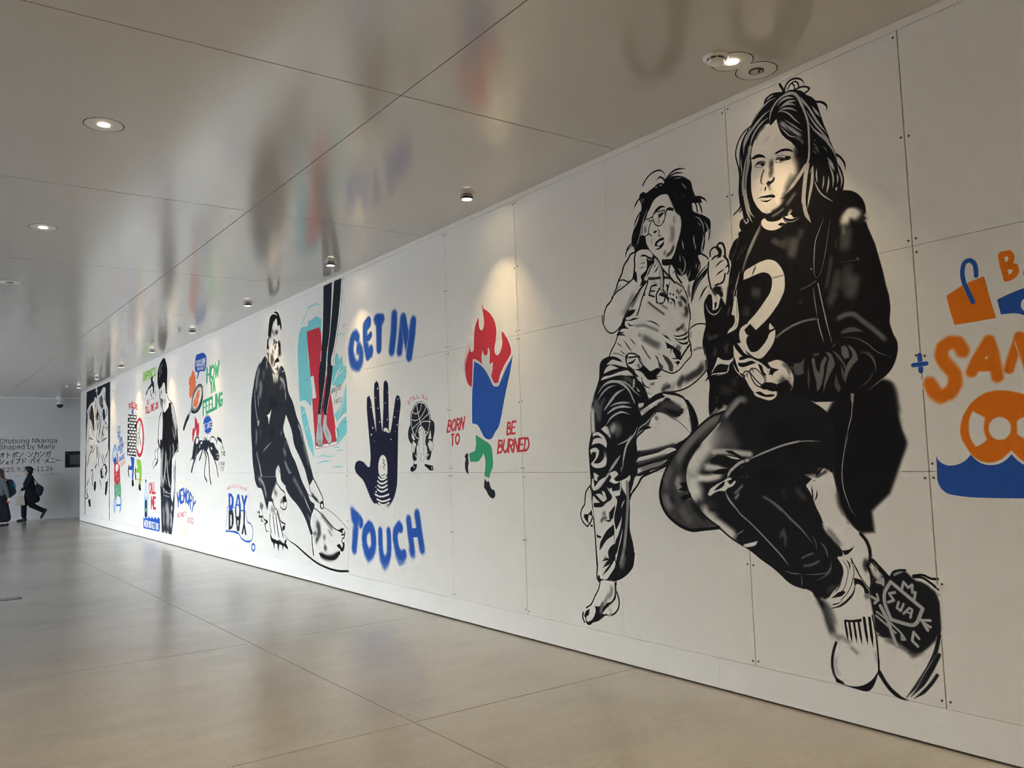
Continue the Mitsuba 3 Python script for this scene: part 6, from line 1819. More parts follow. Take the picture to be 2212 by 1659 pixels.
mural('painted_man', 'large seated long-haired man in a dark hooded jacket, painted near the right edge', 'mural figure', -3200, [
    ('jacket', '''F k 28|454 1948 626 1960 686 1933 707 1872 712 1824 715 1776 724 1723 731 1670 753 1617 752 1570 733 1536 701 1468 693 1437 667 1384 634 1315 573 1261 524 1216 528 1163 531 1099 492 1097 444 1089 387 1135 343 1199 316 1253 308 1320 300 1381 292 1426 269 1463 208 1509 151 1625
S k 70 66 3|665 1946 695 1895 706 1819 716 1739
F k 6|475 3079 535 3057 580 3017 606 2964 611 2901 610 2846 629 2785 653 2713 670 2632 687 2552 699 2473 712 2411 715 2340 705 2261 718 2205 741 2146 739 2099 720 2042 691 1997 643 1958 613 1939 484 1865 233 1854 -38 1873 -332 1906 -469 1871 -614 1802 -619 1861 -613 1946 -600 2043 -612 2083 -614 2176 -625 2269 -643 2322 -636 2351 -606 2439 -615 2540 -609 2596 -583 2628 -565 2645 -452 2593 -431 2550 -414 2619 -397 2668 -384 2737 -365 2830 -378 2852 -374 2884 -353 2925 -322 2963 -288 2975 -292 3002 -263 3014 -278 3050 -267 3081 -204 3089 -98 3082 117 3057 322 3093
S q42 70 107 3|490 2863 472 2788 460 2710
S q40 55 95 3|481 2649 462 2568 407 2492
S q45 65 118 3|513 2586 494 2505 464 2426
S q40 60 77 3|417 2634 393 2552 354 2456 337 2395
S w 100 89 3|471 2857 482 2911 507 2930 543 2918 574 2885
S w 95 49 3|481 2946 526 2940 560 2906
S q55 60 37 3|463 2881 462 2813
S q42 60 118 3|34 2888 100 2824
S q46 70 93 3|146 2887 121 2820 94 2741
S q45 60 59 3|-37 2904 32 2852
S q38 50 63 3|190 2924 165 2858
S q42 75 115 3|-160 2624 -196 2549
S q36 55 85 3|-244 2513 -280 2443
S q55 75 27 3|-111 3003 -153 2944 -195 2884 -247 2806 -274 2741
S q60 50 24 3|-152 2956 -221 2845
L q62 20.4 3|-110 3022 -127 2994 -169 2935 -220 2857 -256 2788
L q70 12.8 3|-298 2746 -326 2674 -365 2578
L q75 4.7 3|337 2936 307 2884 275 2821 261 2742 254 2666 260 2607 270 2596
L q50 4.0 3|389 2946 368 2870 345 2770 319 2683 288 2613 267 2593
S q38 55 39 3|379 2716 353 2618 326 2513
S q35 60 17 3|411 2802 403 2746
L q30 5.7 0|554 2651 481 2655 432 2659
F w 0|536 2663 543 2661 543 2654 536 2656
F w 0|231 2664 240 2662 239 2654 230 2656
S q50 80 9 3|266 2582 204 2558 149 2544
L k 12.3 3|244 2557 190 2546 135 2535
L q72 6.9 2|273 2563 285 2491 301 2395 317 2306 341 2197
L q60 5.8 3|240 2546 245 2462 256 2356
L q72 6.3 2|256 2350 265 2296 288 2206
S q40 60 40 3|158 2483 137 2463
S q55 85 22 3|-52 2274 7 2308 93 2338 169 2351 253 2353
L q62 5.7 3|-37 2281 36 2316 121 2346 203 2352
S q52 75 44 3|376 2326 434 2346 483 2344 551 2289 617 2230 681 2161
S q45 80 20 3|402 2248 452 2264 513 2255
S q38 40 62 3|360 2455 406 2481
F q42 8|401 2240 440 2260 477 2266 547 2234 499 2241 451 2242
L q52 4.4 3|412 2219 497 2202 565 2160 620 2109 699 2070
L q50 5.6 3|527 2126 583 2081 604 2018 602 1991
L q42 4.6 3|594 2003 549 1947 500 1919
L q42 4.2 3|373 2190 333 2166
F q46 6|196 2116 219 2119 227 2049 245 2024 263 2091 291 2123 300 2110 281 2066 270 2004 239 1932 221 1916 219 1980 207 2033
F q44 6|293 2146 324 2136 347 2094 351 2070 322 2022 293 1973 263 1907 269 1953 290 2019 304 2075 316 2103
F q46 7|399 2167 427 2169 443 2139 446 2094 415 2092 399 2122
F q46 7|440 2173 469 2153 496 2105 500 2082 468 2052 434 2011 411 1952 409 2008 432 2062 465 2103
F q38 5|338 2152 368 2131 403 2087 421 2041 422 2012 401 2065 372 2102
F q38 4|389 2066 404 2020 411 1952 398 1975
F q40 9|70 2100 118 2101 153 2127 136 2070 140 2034 99 2026 79 2034
F q34 5|170 2078 178 2001 166 1926 161 1997
F q36 7|353 2013 363 1967 378 1921 364 1899 341 1935
S q42 80 23 3|208 2138 254 2139
L q45 3.4 3|502 2110 562 2114 604 2049 604 2011
S q30 70 77 3|-25 1846 59 1858 134 1853 204 1808
S q30 55 65 3|84 1827 150 1805 215 1784
F q42 6|34 1753 54 1782 95 1779 71 1728 56 1664 41 1705
F q34 4|114 1766 87 1674 77 1675 95 1732
S q36 70 41 3|191 1722 223 1715
S q32 60 20 3|131 1725 115 1685
F q44 6|119 1652 173 1659 227 1680 279 1689 239 1668 186 1650
S q40 60 41 3|294 1626 330 1603
S q30 50 34 3|269 1553 302 1564
L q70 5.4 0|449 1887 445 1826 434 1755 411 1689
L q55 4.2 2|411 1689 386 1607 369 1535
F q62 3|440 1888 461 1886 451 1820 441 1838
L q66 6.2 3|407 1650 376 1561 358 1484 350 1417 354 1345 374 1273 394 1219 422 1184
L q78 9.0 3|-596 2588 -588 2553 -566 2517 -533 2498 -495 2506 -464 2540
S q38 65 43 3|-592 2382 -578 2340 -493 2355
S q36 60 47 3|-449 2285 -437 2219
S q36 60 41 3|-523 2281 -553 2206
S q40 50 31 3|-416 2293 -443 2258
S q30 45 109 3|-526 1995 -407 1966
S q30 50 84 3|-400 2067 -374 1989
L q36 3.2 3|-518 2001 -438 1975 -352 1955
L q32 3.8 0|-559 1932 -534 1944 -549 1899 -561 1913
S q40 60 11 3|-282 2974 -317 2917
S q40 60 11 3|-310 2915 -346 2846
S q40 60 11 3|-263 2905 -316 2820
S q40 60 11 3|-232 2911 -274 2856
S q40 60 11 3|-344 2884 -360 2823
L q60 7.3 3|-395 2700 -409 2637 -427 2543
S q45 70 21 3|-392 2531 -416 2470'''),
    ('trousers', '''F K 4|-354 1942 -411 1914 -488 1843 -533 1781 -569 1744 -639 1688 -711 1632 -776 1567 -824 1508 -851 1448 -855 1382 -845 1328 -814 1263 -775 1205 -718 1154 -653 1112 -565 1071 -489 1013 -413 974 -346 942 -246 887 -175 851 -121 814 -68 773 -28 754 46 739 93 728 136 688 180 682 241 738 295 799 319 867 304 921 287 947 319 955 327 983 281 1029 210 1104 201 1154 161 1238 145 1289 104 1357 167 1404 236 1461 291 1432 318 1529 303 1755 49 1911
S k 90 304 3|-221 1661 -40 1654 159 1561
S k 60 181 3|-275 1416 -56 1416
S w 100 234 3|-792 1342 -812 1428 -771 1521 -696 1598 -590 1680 -511 1754
S w 100 206 3|-812 1428 -793 1323 -738 1238
S w 95 97 1|-740 1206 -652 1131 -565 1081 -480 1032
S q52 60 200 3|-630 1584 -525 1658 -422 1756
S q50 55 131 3|-576 1634 -431 1630 -370 1591
S q62 80 62 3|-492 1792 -431 1858 -348 1910 -288 1893
S q70 60 42 3|-483 1804 -398 1869 -348 1910
S w 90 77 3|-705 1474 -587 1473 -465 1482
S w 100 71 3|-779 1402 -634 1399 -525 1425
S w 80 57 1|-631 1571 -531 1575 -419 1567 -296 1552
S q30 60 167 3|-651 1273 -657 1182
F K 24|-634 1519 -565 1550 -477 1542 -392 1503 -459 1454 -546 1479 -627 1493
F k 6|-498 1578 -450 1580 -396 1554 -344 1528 -375 1522 -420 1548 -475 1565
F k 9|-619 1435 -572 1454 -474 1463 -484 1435 -558 1425 -599 1425
F w 7|-437 1539 -390 1528 -375 1519 -438 1526 -500 1549
L q80 19.5 0|-467 1441 -426 1472 -377 1500 -314 1515
L q72 12.1 1|-337 1509 -252 1539 -138 1576 -29 1606 76 1624
L q60 6.9 2|69 1623 150 1624 216 1619
L q80 18.9 2|-450 1457 -476 1428 -490 1403
F w 6|-667 1286 -648 1318 -595 1351 -511 1387 -495 1397 -462 1403 -455 1390 -496 1378 -473 1362 -432 1381 -420 1378 -450 1346 -491 1333 -516 1314 -565 1313 -607 1300 -650 1279
F k 4|-615 1312 -563 1352 -512 1381 -522 1352 -564 1326
F k 3|-481 1359 -472 1378 -447 1390 -431 1387 -465 1359
L q72 13.9 3|-516 1314 -495 1270 -466 1233 -429 1197
L q66 9.3 0|-465 1239 -400 1167 -326 1114 -248 1051 -145 962
L q66 9.1 2|-159 973 -92 913 -53 866
S q60 80 27 3|-363 1360 -413 1316 -446 1296
S q62 85 32 3|-398 1303 -440 1259
S q46 75 29 3|-224 1288 -154 1254 -72 1191
L q50 14.7 3|-210 1283 -119 1237 -19 1152 71 1075 123 1015
S q34 60 41 3|-112 1035 -73 1085 -63 1026 -70 973
F q36 5|-112 1029 -73 1088 -58 1044 -70 973 -79 1043
S q36 60 53 3|36 1352 67 1300 105 1272
S q32 50 72 3|-79 1297 -35 1322
S q34 50 40 3|22 1346 98 1266
S q30 40 63 3|47 1306 86 1283
L q62 4.4 3|-448 1027 -408 1048 -380 1065
F w 4|-398 969 -335 985 -274 1001 -291 976 -345 960 -383 960
F q32 3|-488 1841 -615 1805 -712 1750 -794 1694 -898 1617 -976 1537 -1047 1449 -1090 1373 -1109 1297 -1100 1215 -1067 1148 -996 1096 -908 1054 -821 1035 -734 1046 -648 1064 -582 1070 -694 1139 -775 1203 -814 1263 -845 1328 -857 1382 -852 1448 -826 1508 -776 1569 -711 1633 -639 1690 -569 1745 -533 1781
S q58 80 82 3|-514 1819 -635 1760 -760 1680 -864 1589 -942 1496
S q50 70 88 3|-980 1483 -1032 1401 -1056 1312
S q80 75 76 3|-902 1415 -942 1361 -901 1294
S q66 60 107 3|-1058 1291 -1043 1223 -991 1171
S k 85 71 3|-693 1651 -784 1581 -852 1495 -884 1415
S k 80 72 3|-824 1249 -776 1185 -679 1111
S K 60 71 3|-1012 1279 -970 1212
F k 6|-915 1364 -869 1372 -849 1342 -847 1309 -882 1308 -936 1314 -890 1335
F k 8|-912 1267 -857 1288 -821 1296 -814 1263 -860 1248 -906 1227
S q50 60 109 3|-925 1213 -868 1129 -809 1085
L k 15.2 0|-488 1840 -615 1805 -712 1750 -794 1694 -898 1617 -976 1537 -1047 1449 -1090 1373
L k 23.6 0 4|-1085 1373 -1109 1297 -1100 1215 -1058 1148 -987 1093 -899 1054 -821 1039 -734 1050 -582 1070
L k 10.5 0|-505 1831 -533 1781 -569 1744 -639 1688
L k 9.9 0|-639 1688 -711 1632 -776 1567 -824 1508 -851 1448 -857 1382 -844 1325 -813 1263 -775 1205
L k 12.1 0|-775 1205 -718 1154 -653 1112 -582 1074
L k 11.2 0 4|-582 1070 -489 1009 -413 973 -346 946 -245 886 -175 850
L k 9.3 0 4|-175 850 -121 814 -68 773 -28 754 46 739
S q52 85 17 3|39 916 94 943 135 957
S q48 85 22 3|49 870 117 888 171 915
L q52 9.2 3|179 1023 209 991 224 936
L q48 7.2 3|-84 832 -22 821 39 824
L q44 6.9 3|52 822 152 834 225 858 245 927
F q44 5|123 789 190 827 247 899 237 859 183 815
L q50 5.4 3|32 817 36 783 30 742
L q38 9.4 3|123 1065 146 1021 153 976
L q42 7.9 3|253 733 288 781 311 838
S q36 60 43 3|196 732 263 779
F w 3|-395 964 -336 980 -274 1002 -291 980 -338 960 -376 957
L q62 3.7 3|-453 1026 -408 1046 -376 1067
F k 0|13 769 28 759 16 740'''),
    ('leg', '''F w 2|104 1357 160 1403 234 1432 288 1429 300 1382 308 1320 313 1253 342 1188 393 1129 444 1086 477 1053 491 1011 479 956 465 891 478 823 477 780 426 839 394 895 367 942 332 961 316 993 269 1040 216 1098 208 1154 165 1235 149 1289
S q45 60 44 3|309 1331 318 1242 354 1177
S q50 70 57 3|218 1115 265 1067 322 999
S k 75 35 3|222 1443 181 1409 261 1449
S q60 60 37 3|359 1161 381 1134
L k 9.3 3|141 1357 147 1306 148 1271
L k 10.2 3|178 1329 176 1301 160 1266
F k 2|332 961 321 985 359 991 400 1014 377 986 344 962
L q35 3.4 3|146 1380 179 1392
L k 20.1 0 8|444 1086 471 1058 491 1011 493 958 478 913
S k 80 53 3|476 956 460 907 475 870
L k 21.1 0 9|473 913 492 867 494 814 480 769
L k 7.5 0 3|373 943 399 885 431 834 474 780'''),
    ('sock', '''F w 2|284 940 328 952 370 936 396 889 417 848 450 808 476 763 476 688 493 595 499 491 501 402 497 338 440 270 385 238 324 221 263 230 222 266 205 334 219 397 242 445 209 517 188 575 156 671 133 702 209 688 276 746 318 811 323 877
S K 85 81 3|133 702 180 640 206 555 237 471
S q40 70 80 3|170 684 216 612 241 527
S k 85 41 3|108 727 156 671 179 629
S q45 60 41 3|237 460 294 480 340 450
S q50 60 38 3|328 448 385 403
S q50 50 80 3|259 507 280 462
S k 55 50 3|446 760 467 719
S q62 50 36 3|487 447 494 375
S q58 40 51 3|237 378 226 310 253 255
L K 10.0 3|339 933 359 913 360 880
L K 4.1 0|320 926 348 885 341 829 315 767 261 717
L K 4.6 0|375 925 387 877 373 816 338 747 291 698
F k 0|262 725 314 756 325 746 293 720 261 711
F k 0|233 669 284 686 310 700 271 674 239 662
F k 0|229 702 262 728 289 747 261 711
L k 11.9 3 5|391 807 378 757 335 703 282 664 218 640
F k 5|383 834 428 827 465 778 481 753 446 754 437 785 402 803 383 790
L k 5.7 0|375 931 403 890 423 843
L k 16.3 0 6|242 450 223 403 209 346 209 291 227 245 269 226
F k 3|207 307 228 251 275 222 336 220 396 238 452 278 497 338 489 311 424 211 347 209 275 216 226 223
F k 0|302 590 351 594 415 610 413 592 350 581 304 577
L k 13.9 2|309 575 315 523 321 471
L k 13.7 2|335 578 340 522 345 466
L k 13.6 2|365 583 370 527 375 471
L k 13.5 2|393 592 400 529 407 466
L k 16.9 2|430 616 436 543 443 471
L k 16.7 2|463 620 468 540 474 461
L w 4.8 0|451 627 456 537 463 464
L k 9.4 0|481 636 493 564 499 491 501 402 499 339'''),
    ('shoe', '''F K 11|476 768 505 846 515 900 591 854 610 877 672 904 699 896 729 868 786 853 850 810 867 762 868 673 866 608 859 583 815 541 775 495 726 471 684 480 632 507 589 526 516 530 498 554 492 622 480 699
S K 60 77 3|685 490 724 441
S K 70 50 3|771 509 843 580
S k 60 65 3|533 528 621 505 705 478 775 495
F w 0|494 935 517 932 555 898 586 854 558 867 521 900
S w 90 66 3|520 895 534 849
S w 70 48 3|524 863 555 824
L k 27.6 0|504 941 539 907 591 854
L q70 4.8 3|506 936 538 897
F q62 3|621 878 656 899 695 908 666 887 626 868
L K 12.2 0|609 866 622 888 661 903 694 906
S w 100 50 3|777 873 818 856 856 820
S w 80 31 3|745 864 787 863
L k 12.4 0|736 881 789 889 840 874 868 877
L k 13.0 0|735 874 788 874 828 852 867 822
S q60 70 32 3|861 811 866 782
L q74 19.8 0|604 835 562 762 560 730 591 630 662 619 716 617 776 711 604 835
L q74 14.7 0|665 799 679 842 704 814 727 832 724 791 742 793 731 751
L q74 15.1 0|625 780 591 770 616 737 582 722
L q74 13.7 0|643 730 630 697 651 684 670 723
L q74 13.1 0|666 671 701 706 717 698 703 655
L q74 11.0 0|683 683 710 677
L q74 15.6 0|483 742 519 725 501 707
L q74 14.3 0|519 757 525 726
L q74 14.6 0|521 826 561 820 560 846
L q74 14.5 0|540 849 560 814
L q74 20.4 0|534 696 569 627 601 528 614 489
L q72 11.7 0|509 661 553 635 606 596 647 561 667 533 645 529 647 555
L q72 12.0 0|504 639 572 591 614 561
L q78 18.3 0|766 649 794 603
L q78 13.9 0|771 650 813 655
L q78 15.6 0|770 639 810 620
L q78 15.3 0|715 576 704 534 734 508
L q78 14.0 0|716 581 743 550
L k 24.2 2 6|502 329 527 287 568 243 632 213 659 211
L k 11.5 0|501 397 499 328
L K 21.4 2 7|854 582 832 504 784 406 714 303 649 224
L K 21.0 2 7|846 482 805 405 746 314 677 235
L K 17.9 2 8|828 375 788 318 737 263 692 228
L q70 3.7 3|825 478 772 389 701 281'''),
    ('emblem', '''F w 3|-259 2738 -204 2759 -119 2779 -68 2780 -18 2758 15 2721 40 2667 43 2612 36 2564 8 2515 -55 2445 -132 2383 -195 2346 -259 2402 -187 2454 -107 2528 -68 2571 -54 2611 -54 2661 -74 2689 -110 2705 -170 2702 -224 2693 -271 2686
F w 3|-291 2388 -245 2393 -224 2365 -195 2342 -257 2320 -274 2297 -266 2245 -242 2211 -197 2209 -158 2232 -110 2281 -93 2310 -48 2328 -51 2292 -69 2245 -108 2201 -170 2159 -265 2207 -315 2270 -330 2329 -320 2366
F w 0|-85 2376 -55 2338 -92 2331 -93 2359
L q45 13.9 3|-165 2764 -187 2724 -200 2701
L q35 5.0 0|-51 2654 39 2658
L q60 3.7 0|-50 2660 39 2661
L k 17.1 3 4|-257 2769 -194 2785 -126 2793 -74 2792
F k 5|-285 2361 -237 2392 -195 2342 -235 2317 -268 2327
F w 0|-353 2279 -306 2279 -293 2252 -273 2200 -251 2185 -296 2209 -331 2257'''),
    ('jacket_lapel', '''F w 3|-352 2592 -332 2589 -326 2511 -325 2434 -347 2380 -387 2363 -428 2353 -411 2376 -377 2397 -359 2427 -360 2465 -384 2475 -368 2524
L k 3.1 0|-339 2577 -338 2507 -343 2431 -353 2394
L q80 7.0 0|-330 2623 -340 2593 -352 2589'''),
    ('hand', '''F p 3|-381 2276 -357 2235 -297 2190 -237 2170 -179 2145 -135 2128 -40 2136 21 2100 52 2054 63 2012 56 1959 20 1986 -29 1990 -60 1957 -71 1909 -108 1889 -181 1905 -231 1927 -266 1974 -307 2046 -344 2068 -364 2121 -380 2180
F k 0|-348 2183 -282 2188 -267 2174 -314 2166 -346 2167
F k 0|-385 2280 -356 2247 -297 2196 -245 2171 -164 2147 -121 2127 -101 2100 -38 2075 -60 2069 -109 2083 -137 2104 -172 2132 -238 2164 -313 2191 -364 2248
F k 3|-354 2152 -300 2146 -238 2152 -209 2136 -271 2124 -318 2119 -348 2132
F k 2|-195 2128 -166 2113 -154 2075 -127 2042 -142 2031 -169 2064
F k 2|-123 2096 -73 2085 -38 2072 -74 2061 -91 2038 -119 2053
L k 8.1 0|-249 2103 -266 2086 -245 2059 -217 2025 -182 1994 -160 1983
L k 6.7 0|-249 2103 -219 2100 -184 2072 -156 2038 -148 2007
L k 8.2 0|-317 2072 -296 2089 -266 2080 -247 2034 -219 1994 -190 1977
L k 7.1 0|-321 2072 -300 2033 -266 1974 -238 1940
L k 5.6 0|-250 2091 -235 2095 -232 2076
L k 5.8 0|-298 2064 -278 2075 -284 2050
F k 3|-190 1980 -159 2002 -101 1999 -44 1979 -46 1949 -90 1941 -133 1956 -176 1966
F k 2|-230 1946 -192 1949 -149 1927 -91 1923 -77 1916 -107 1909 -179 1920
L k 4.9 3|-126 1950 -90 1947
S k 75 119 3|16 2034 -11 1953
S q35 60 69 3|-41 2027 -29 1990
S q30 70 45 3|-20 2116 26 2081 50 2025
L w 6.8 3|36 2068 53 2019 50 1965
F k 8|-59 1981 14 2004 46 1960 -36 1900 -71 1909 -46 1949
L w 10.8 0|-139 2079 -109 2083 -118 2059
L w 8.6 0|-141 2043 -97 2045
L k 5.8 0|-142 2037 -140 2012
L k 14.5 0|-384 2187 -364 2121 -344 2081 -306 2058
L w 6.4 3|-394 2150 -366 2096 -329 2061'''),
    ('ribbon', '''F w 0|-520 2209 -480 2185 -424 2179 -383 2193 -393 2169 -418 2152 -442 2097 -462 2092 -608 2084 -558 2141
F K 0|-524 2154 -426 2145 -446 2100 -577 2100 -550 2134
F K 0|-472 2190 -383 2193 -400 2182 -432 2176
L k 11.3 0|-617 2127 -603 2086
L k 13.6 1|-639 2054 -604 2080 -577 2104
F k 0|-639 2054 -604 2081 -478 2094 -596 2073
L k 6.4 0|-520 2209 -558 2141 -608 2084'''),
    ('raised_hand', '''F w 2|-468 2964 -435 2969 -412 2938 -409 2872 -387 2841 -382 2795 -393 2751 -418 2737 -444 2715 -512 2692 -459 2620 -473 2590 -498 2535 -540 2528 -538 2608 -546 2675 -562 2758 -561 2831 -549 2888 -533 2932 -511 2953 -478 2949
L k 15.2 0|-473 2952 -455 2971 -427 2964 -411 2931 -409 2872
L k 12.0 0|-535 2899 -533 2932 -511 2950 -461 2942 -439 2911 -449 2887 -498 2888 -520 2876
F k 0|-491 2942 -454 2937 -435 2910 -449 2887 -486 2888 -464 2903 -471 2925
L k 13.2 0|-551 2862 -560 2817 -558 2750 -542 2674
L k 9.9 3|-483 2874 -433 2884
L k 10.5 3|-499 2815 -443 2846 -419 2848
L k 10.3 3|-499 2756 -456 2777 -415 2788
L k 16.1 0|-417 2874 -391 2842 -383 2795
L k 11.0 0|-406 2799 -389 2809 -383 2775 -397 2752
L k 13.7 0|-417 2756 -436 2708 -503 2694
F K 7|-538 2674 -496 2686 -455 2672 -443 2611 -460 2601 -491 2632 -516 2624 -532 2646
L q70 7.8 0|-466 2700 -455 2672 -453 2645
F k 0|-520 2578 -499 2581 -505 2549 -523 2532
S q40 60 23 3|-530 2672 -501 2608'''),
    ('neck', '''F p 2|-100 3063 -57 3034 44 3021 115 3028 172 3049 210 3105 204 3029 168 2996 112 2986 62 2974 25 2958 -33 2959 -83 2984 -103 3008
F k 4|-74 3051 -27 3051 44 3033 73 3038 43 3015 -22 3013 -65 3033
F k 3|16 2985 41 2991 76 2976 40 2970
F k 3|52 3037 85 3008 126 2994 168 3002 198 3036 181 2993 125 2973 70 2990
F k 3|108 3035 151 3055 179 3059 157 3041 128 3024
F k 0|121 3014 156 3023 193 3056 169 3008 140 2997'''),
    ('hair', '''F k 1|107 3812 66 3825 21 3830 -21 3813 -42 3772 -93 3742 -121 3712 -139 3683 -145 3668 -179 3644 -219 3603 -243 3535 -249 3470 -257 3401 -262 3340 -269 3275 -267 3208 -265 3185 -250 3154 -245 3113 -235 3067 -220 3043 -188 3051 -152 3050 -106 3039 -79 3054 234 2955 260 2940 326 2968 415 2982 479 3084 489 3132 487 3165 475 3208 452 3255 451 3295 440 3326 418 3390 401 3452 382 3507 365 3571 347 3639 338 3667 315 3700 275 3732 250 3762 213 3785 157 3804 133 3804
L k 11.8 2|124 3810 136 3840 161 3860 195 3863 232 3849 259 3822 268 3793
L k 9.4 0|146 3815 174 3838 203 3843 225 3818 226 3788
L k 8.7 0|184 3834 197 3816 195 3792
L k 11.2 0|204 3792 242 3792 283 3777 301 3760 286 3749 267 3745
L k 16.4 0|93 3867 111 3832 119 3812
L k 13.4 2|335 3664 366 3652 396 3629 409 3604 403 3582
L k 11.6 2|449 3303 475 3275 494 3242 501 3212 497 3189
L k 9.7 0|-145 3676 -194 3658 -240 3619 -264 3578 -276 3523 -268 3476 -258 3428 -253 3382
L k 9.1 0|-162 3660 -202 3620 -226 3575 -238 3529
L k 16.1 2|-248 3180 -283 3154 -328 3128
L k 9.8 2|-243 3175 -256 3147 -278 3135
F k 0|-266 3079 -279 3046 -265 3012 -294 2992 -236 2979 -241 3051'''),
    ('face', '''F p 1|54 3655 63 3609 81 3556 112 3511 153 3471 178 3427 194 3380 223 3317 234 3264 201 3207 160 3164 115 3141 97 3129 74 3112 48 3090 3 3076 -48 3072 -87 3088 -116 3119 -144 3162 -159 3201 -167 3247 -166 3312 -161 3372 -153 3405 -153 3441 -154 3485 -139 3537 -126 3564 -103 3600 -69 3633 -27 3647 -2 3648 9 3628 22 3636 41 3647
S k 100 158 0|209 3384 226 3307 223 3259 186 3203 146 3164 110 3132
S q30 55 102 3|158 3278 131 3227 93 3175
S q40 60 37 3|169 3434 190 3385
S k 90 53 3|100 3131 69 3101 23 3079 -38 3069
F k 4|104 3125 152 3125 205 3139 189 3115 145 3093 101 3072 50 3051 -9 3053 -53 3069 3 3072 48 3085 79 3107
S q48 85 35 3|164 3159 123 3120 82 3089
S q55 85 24 3|72 3079 31 3060 -29 3046
S k 70 33 3|-126 3568 -81 3619 -28 3645
F k 1|19 3439 44 3448 79 3452 117 3444 145 3429 163 3406 144 3416 107 3431 68 3437 28 3434
F k 1|-155 3459 -143 3468 -111 3476 -76 3467 -52 3448 -43 3430 -72 3446 -113 3454 -139 3453
S k 80 25 3|26 3407 65 3399 103 3383 137 3381
L k 5.0 0|30 3397 60 3394 103 3375 127 3371
F k 1|57 3385 65 3393 94 3386 88 3371 68 3372
L k 3.9 0|25 3386 58 3371 88 3373 117 3374
L k 3.2 0|42 3419 76 3413 118 3391 141 3371
F k 4|104 3399 133 3391 144 3372 117 3370 98 3376
L w 3.3 0|69 3377 83 3374
S k 80 22 3|-126 3410 -95 3414 -55 3402
L k 5.6 0|-132 3403 -110 3419 -79 3418 -47 3404
F k 1|-86 3402 -70 3406 -50 3400 -56 3389 -76 3389
L k 3.4 0|-127 3402 -97 3384 -66 3383
L k 3.1 0|-115 3424 -84 3426 -54 3416
L w 3.5 0|-106 3399 -91 3397
S q30 75 52 3|7 3421 -6 3378 -9 3327 -31 3308
S k 60 31 3|6 3400 -4 3365
S q38 60 44 3|-18 3347 -11 3311 -32 3300
S k 75 19 3|-57 3368 -75 3338 -87 3307 -89 3286
L k 5.5 3|-89 3312 -89 3286 -69 3265
F k 3|-51 3273 -33 3283 -18 3272 8 3288 9 3266 -14 3256 -35 3255 -49 3262
S k 80 30 3|-39 3263 -26 3238
L k 8.6 3|4 3298 12 3282 6 3267
S q40 55 31 3|-31 3239 -18 3210
F k 1|-57 3255 -52 3241 -62 3220 -67 3228
S q45 50 14 3|-86 3250 -95 3231
S w 80 22 3|-12 3290 -8 3280
F k 1|-128 3184 -110 3194 -80 3194 -39 3190 5 3178 12 3167 -1 3160 -20 3170 -45 3174 -80 3182 -111 3188
F k 1|-102 3170 -72 3162 -41 3158 -11 3163 -32 3151 -52 3148 -77 3155
S q50 40 10 3|-111 3179 -66 3167
L k 9.3 1|42 3144 86 3143 135 3155 180 3176 210 3204'''),
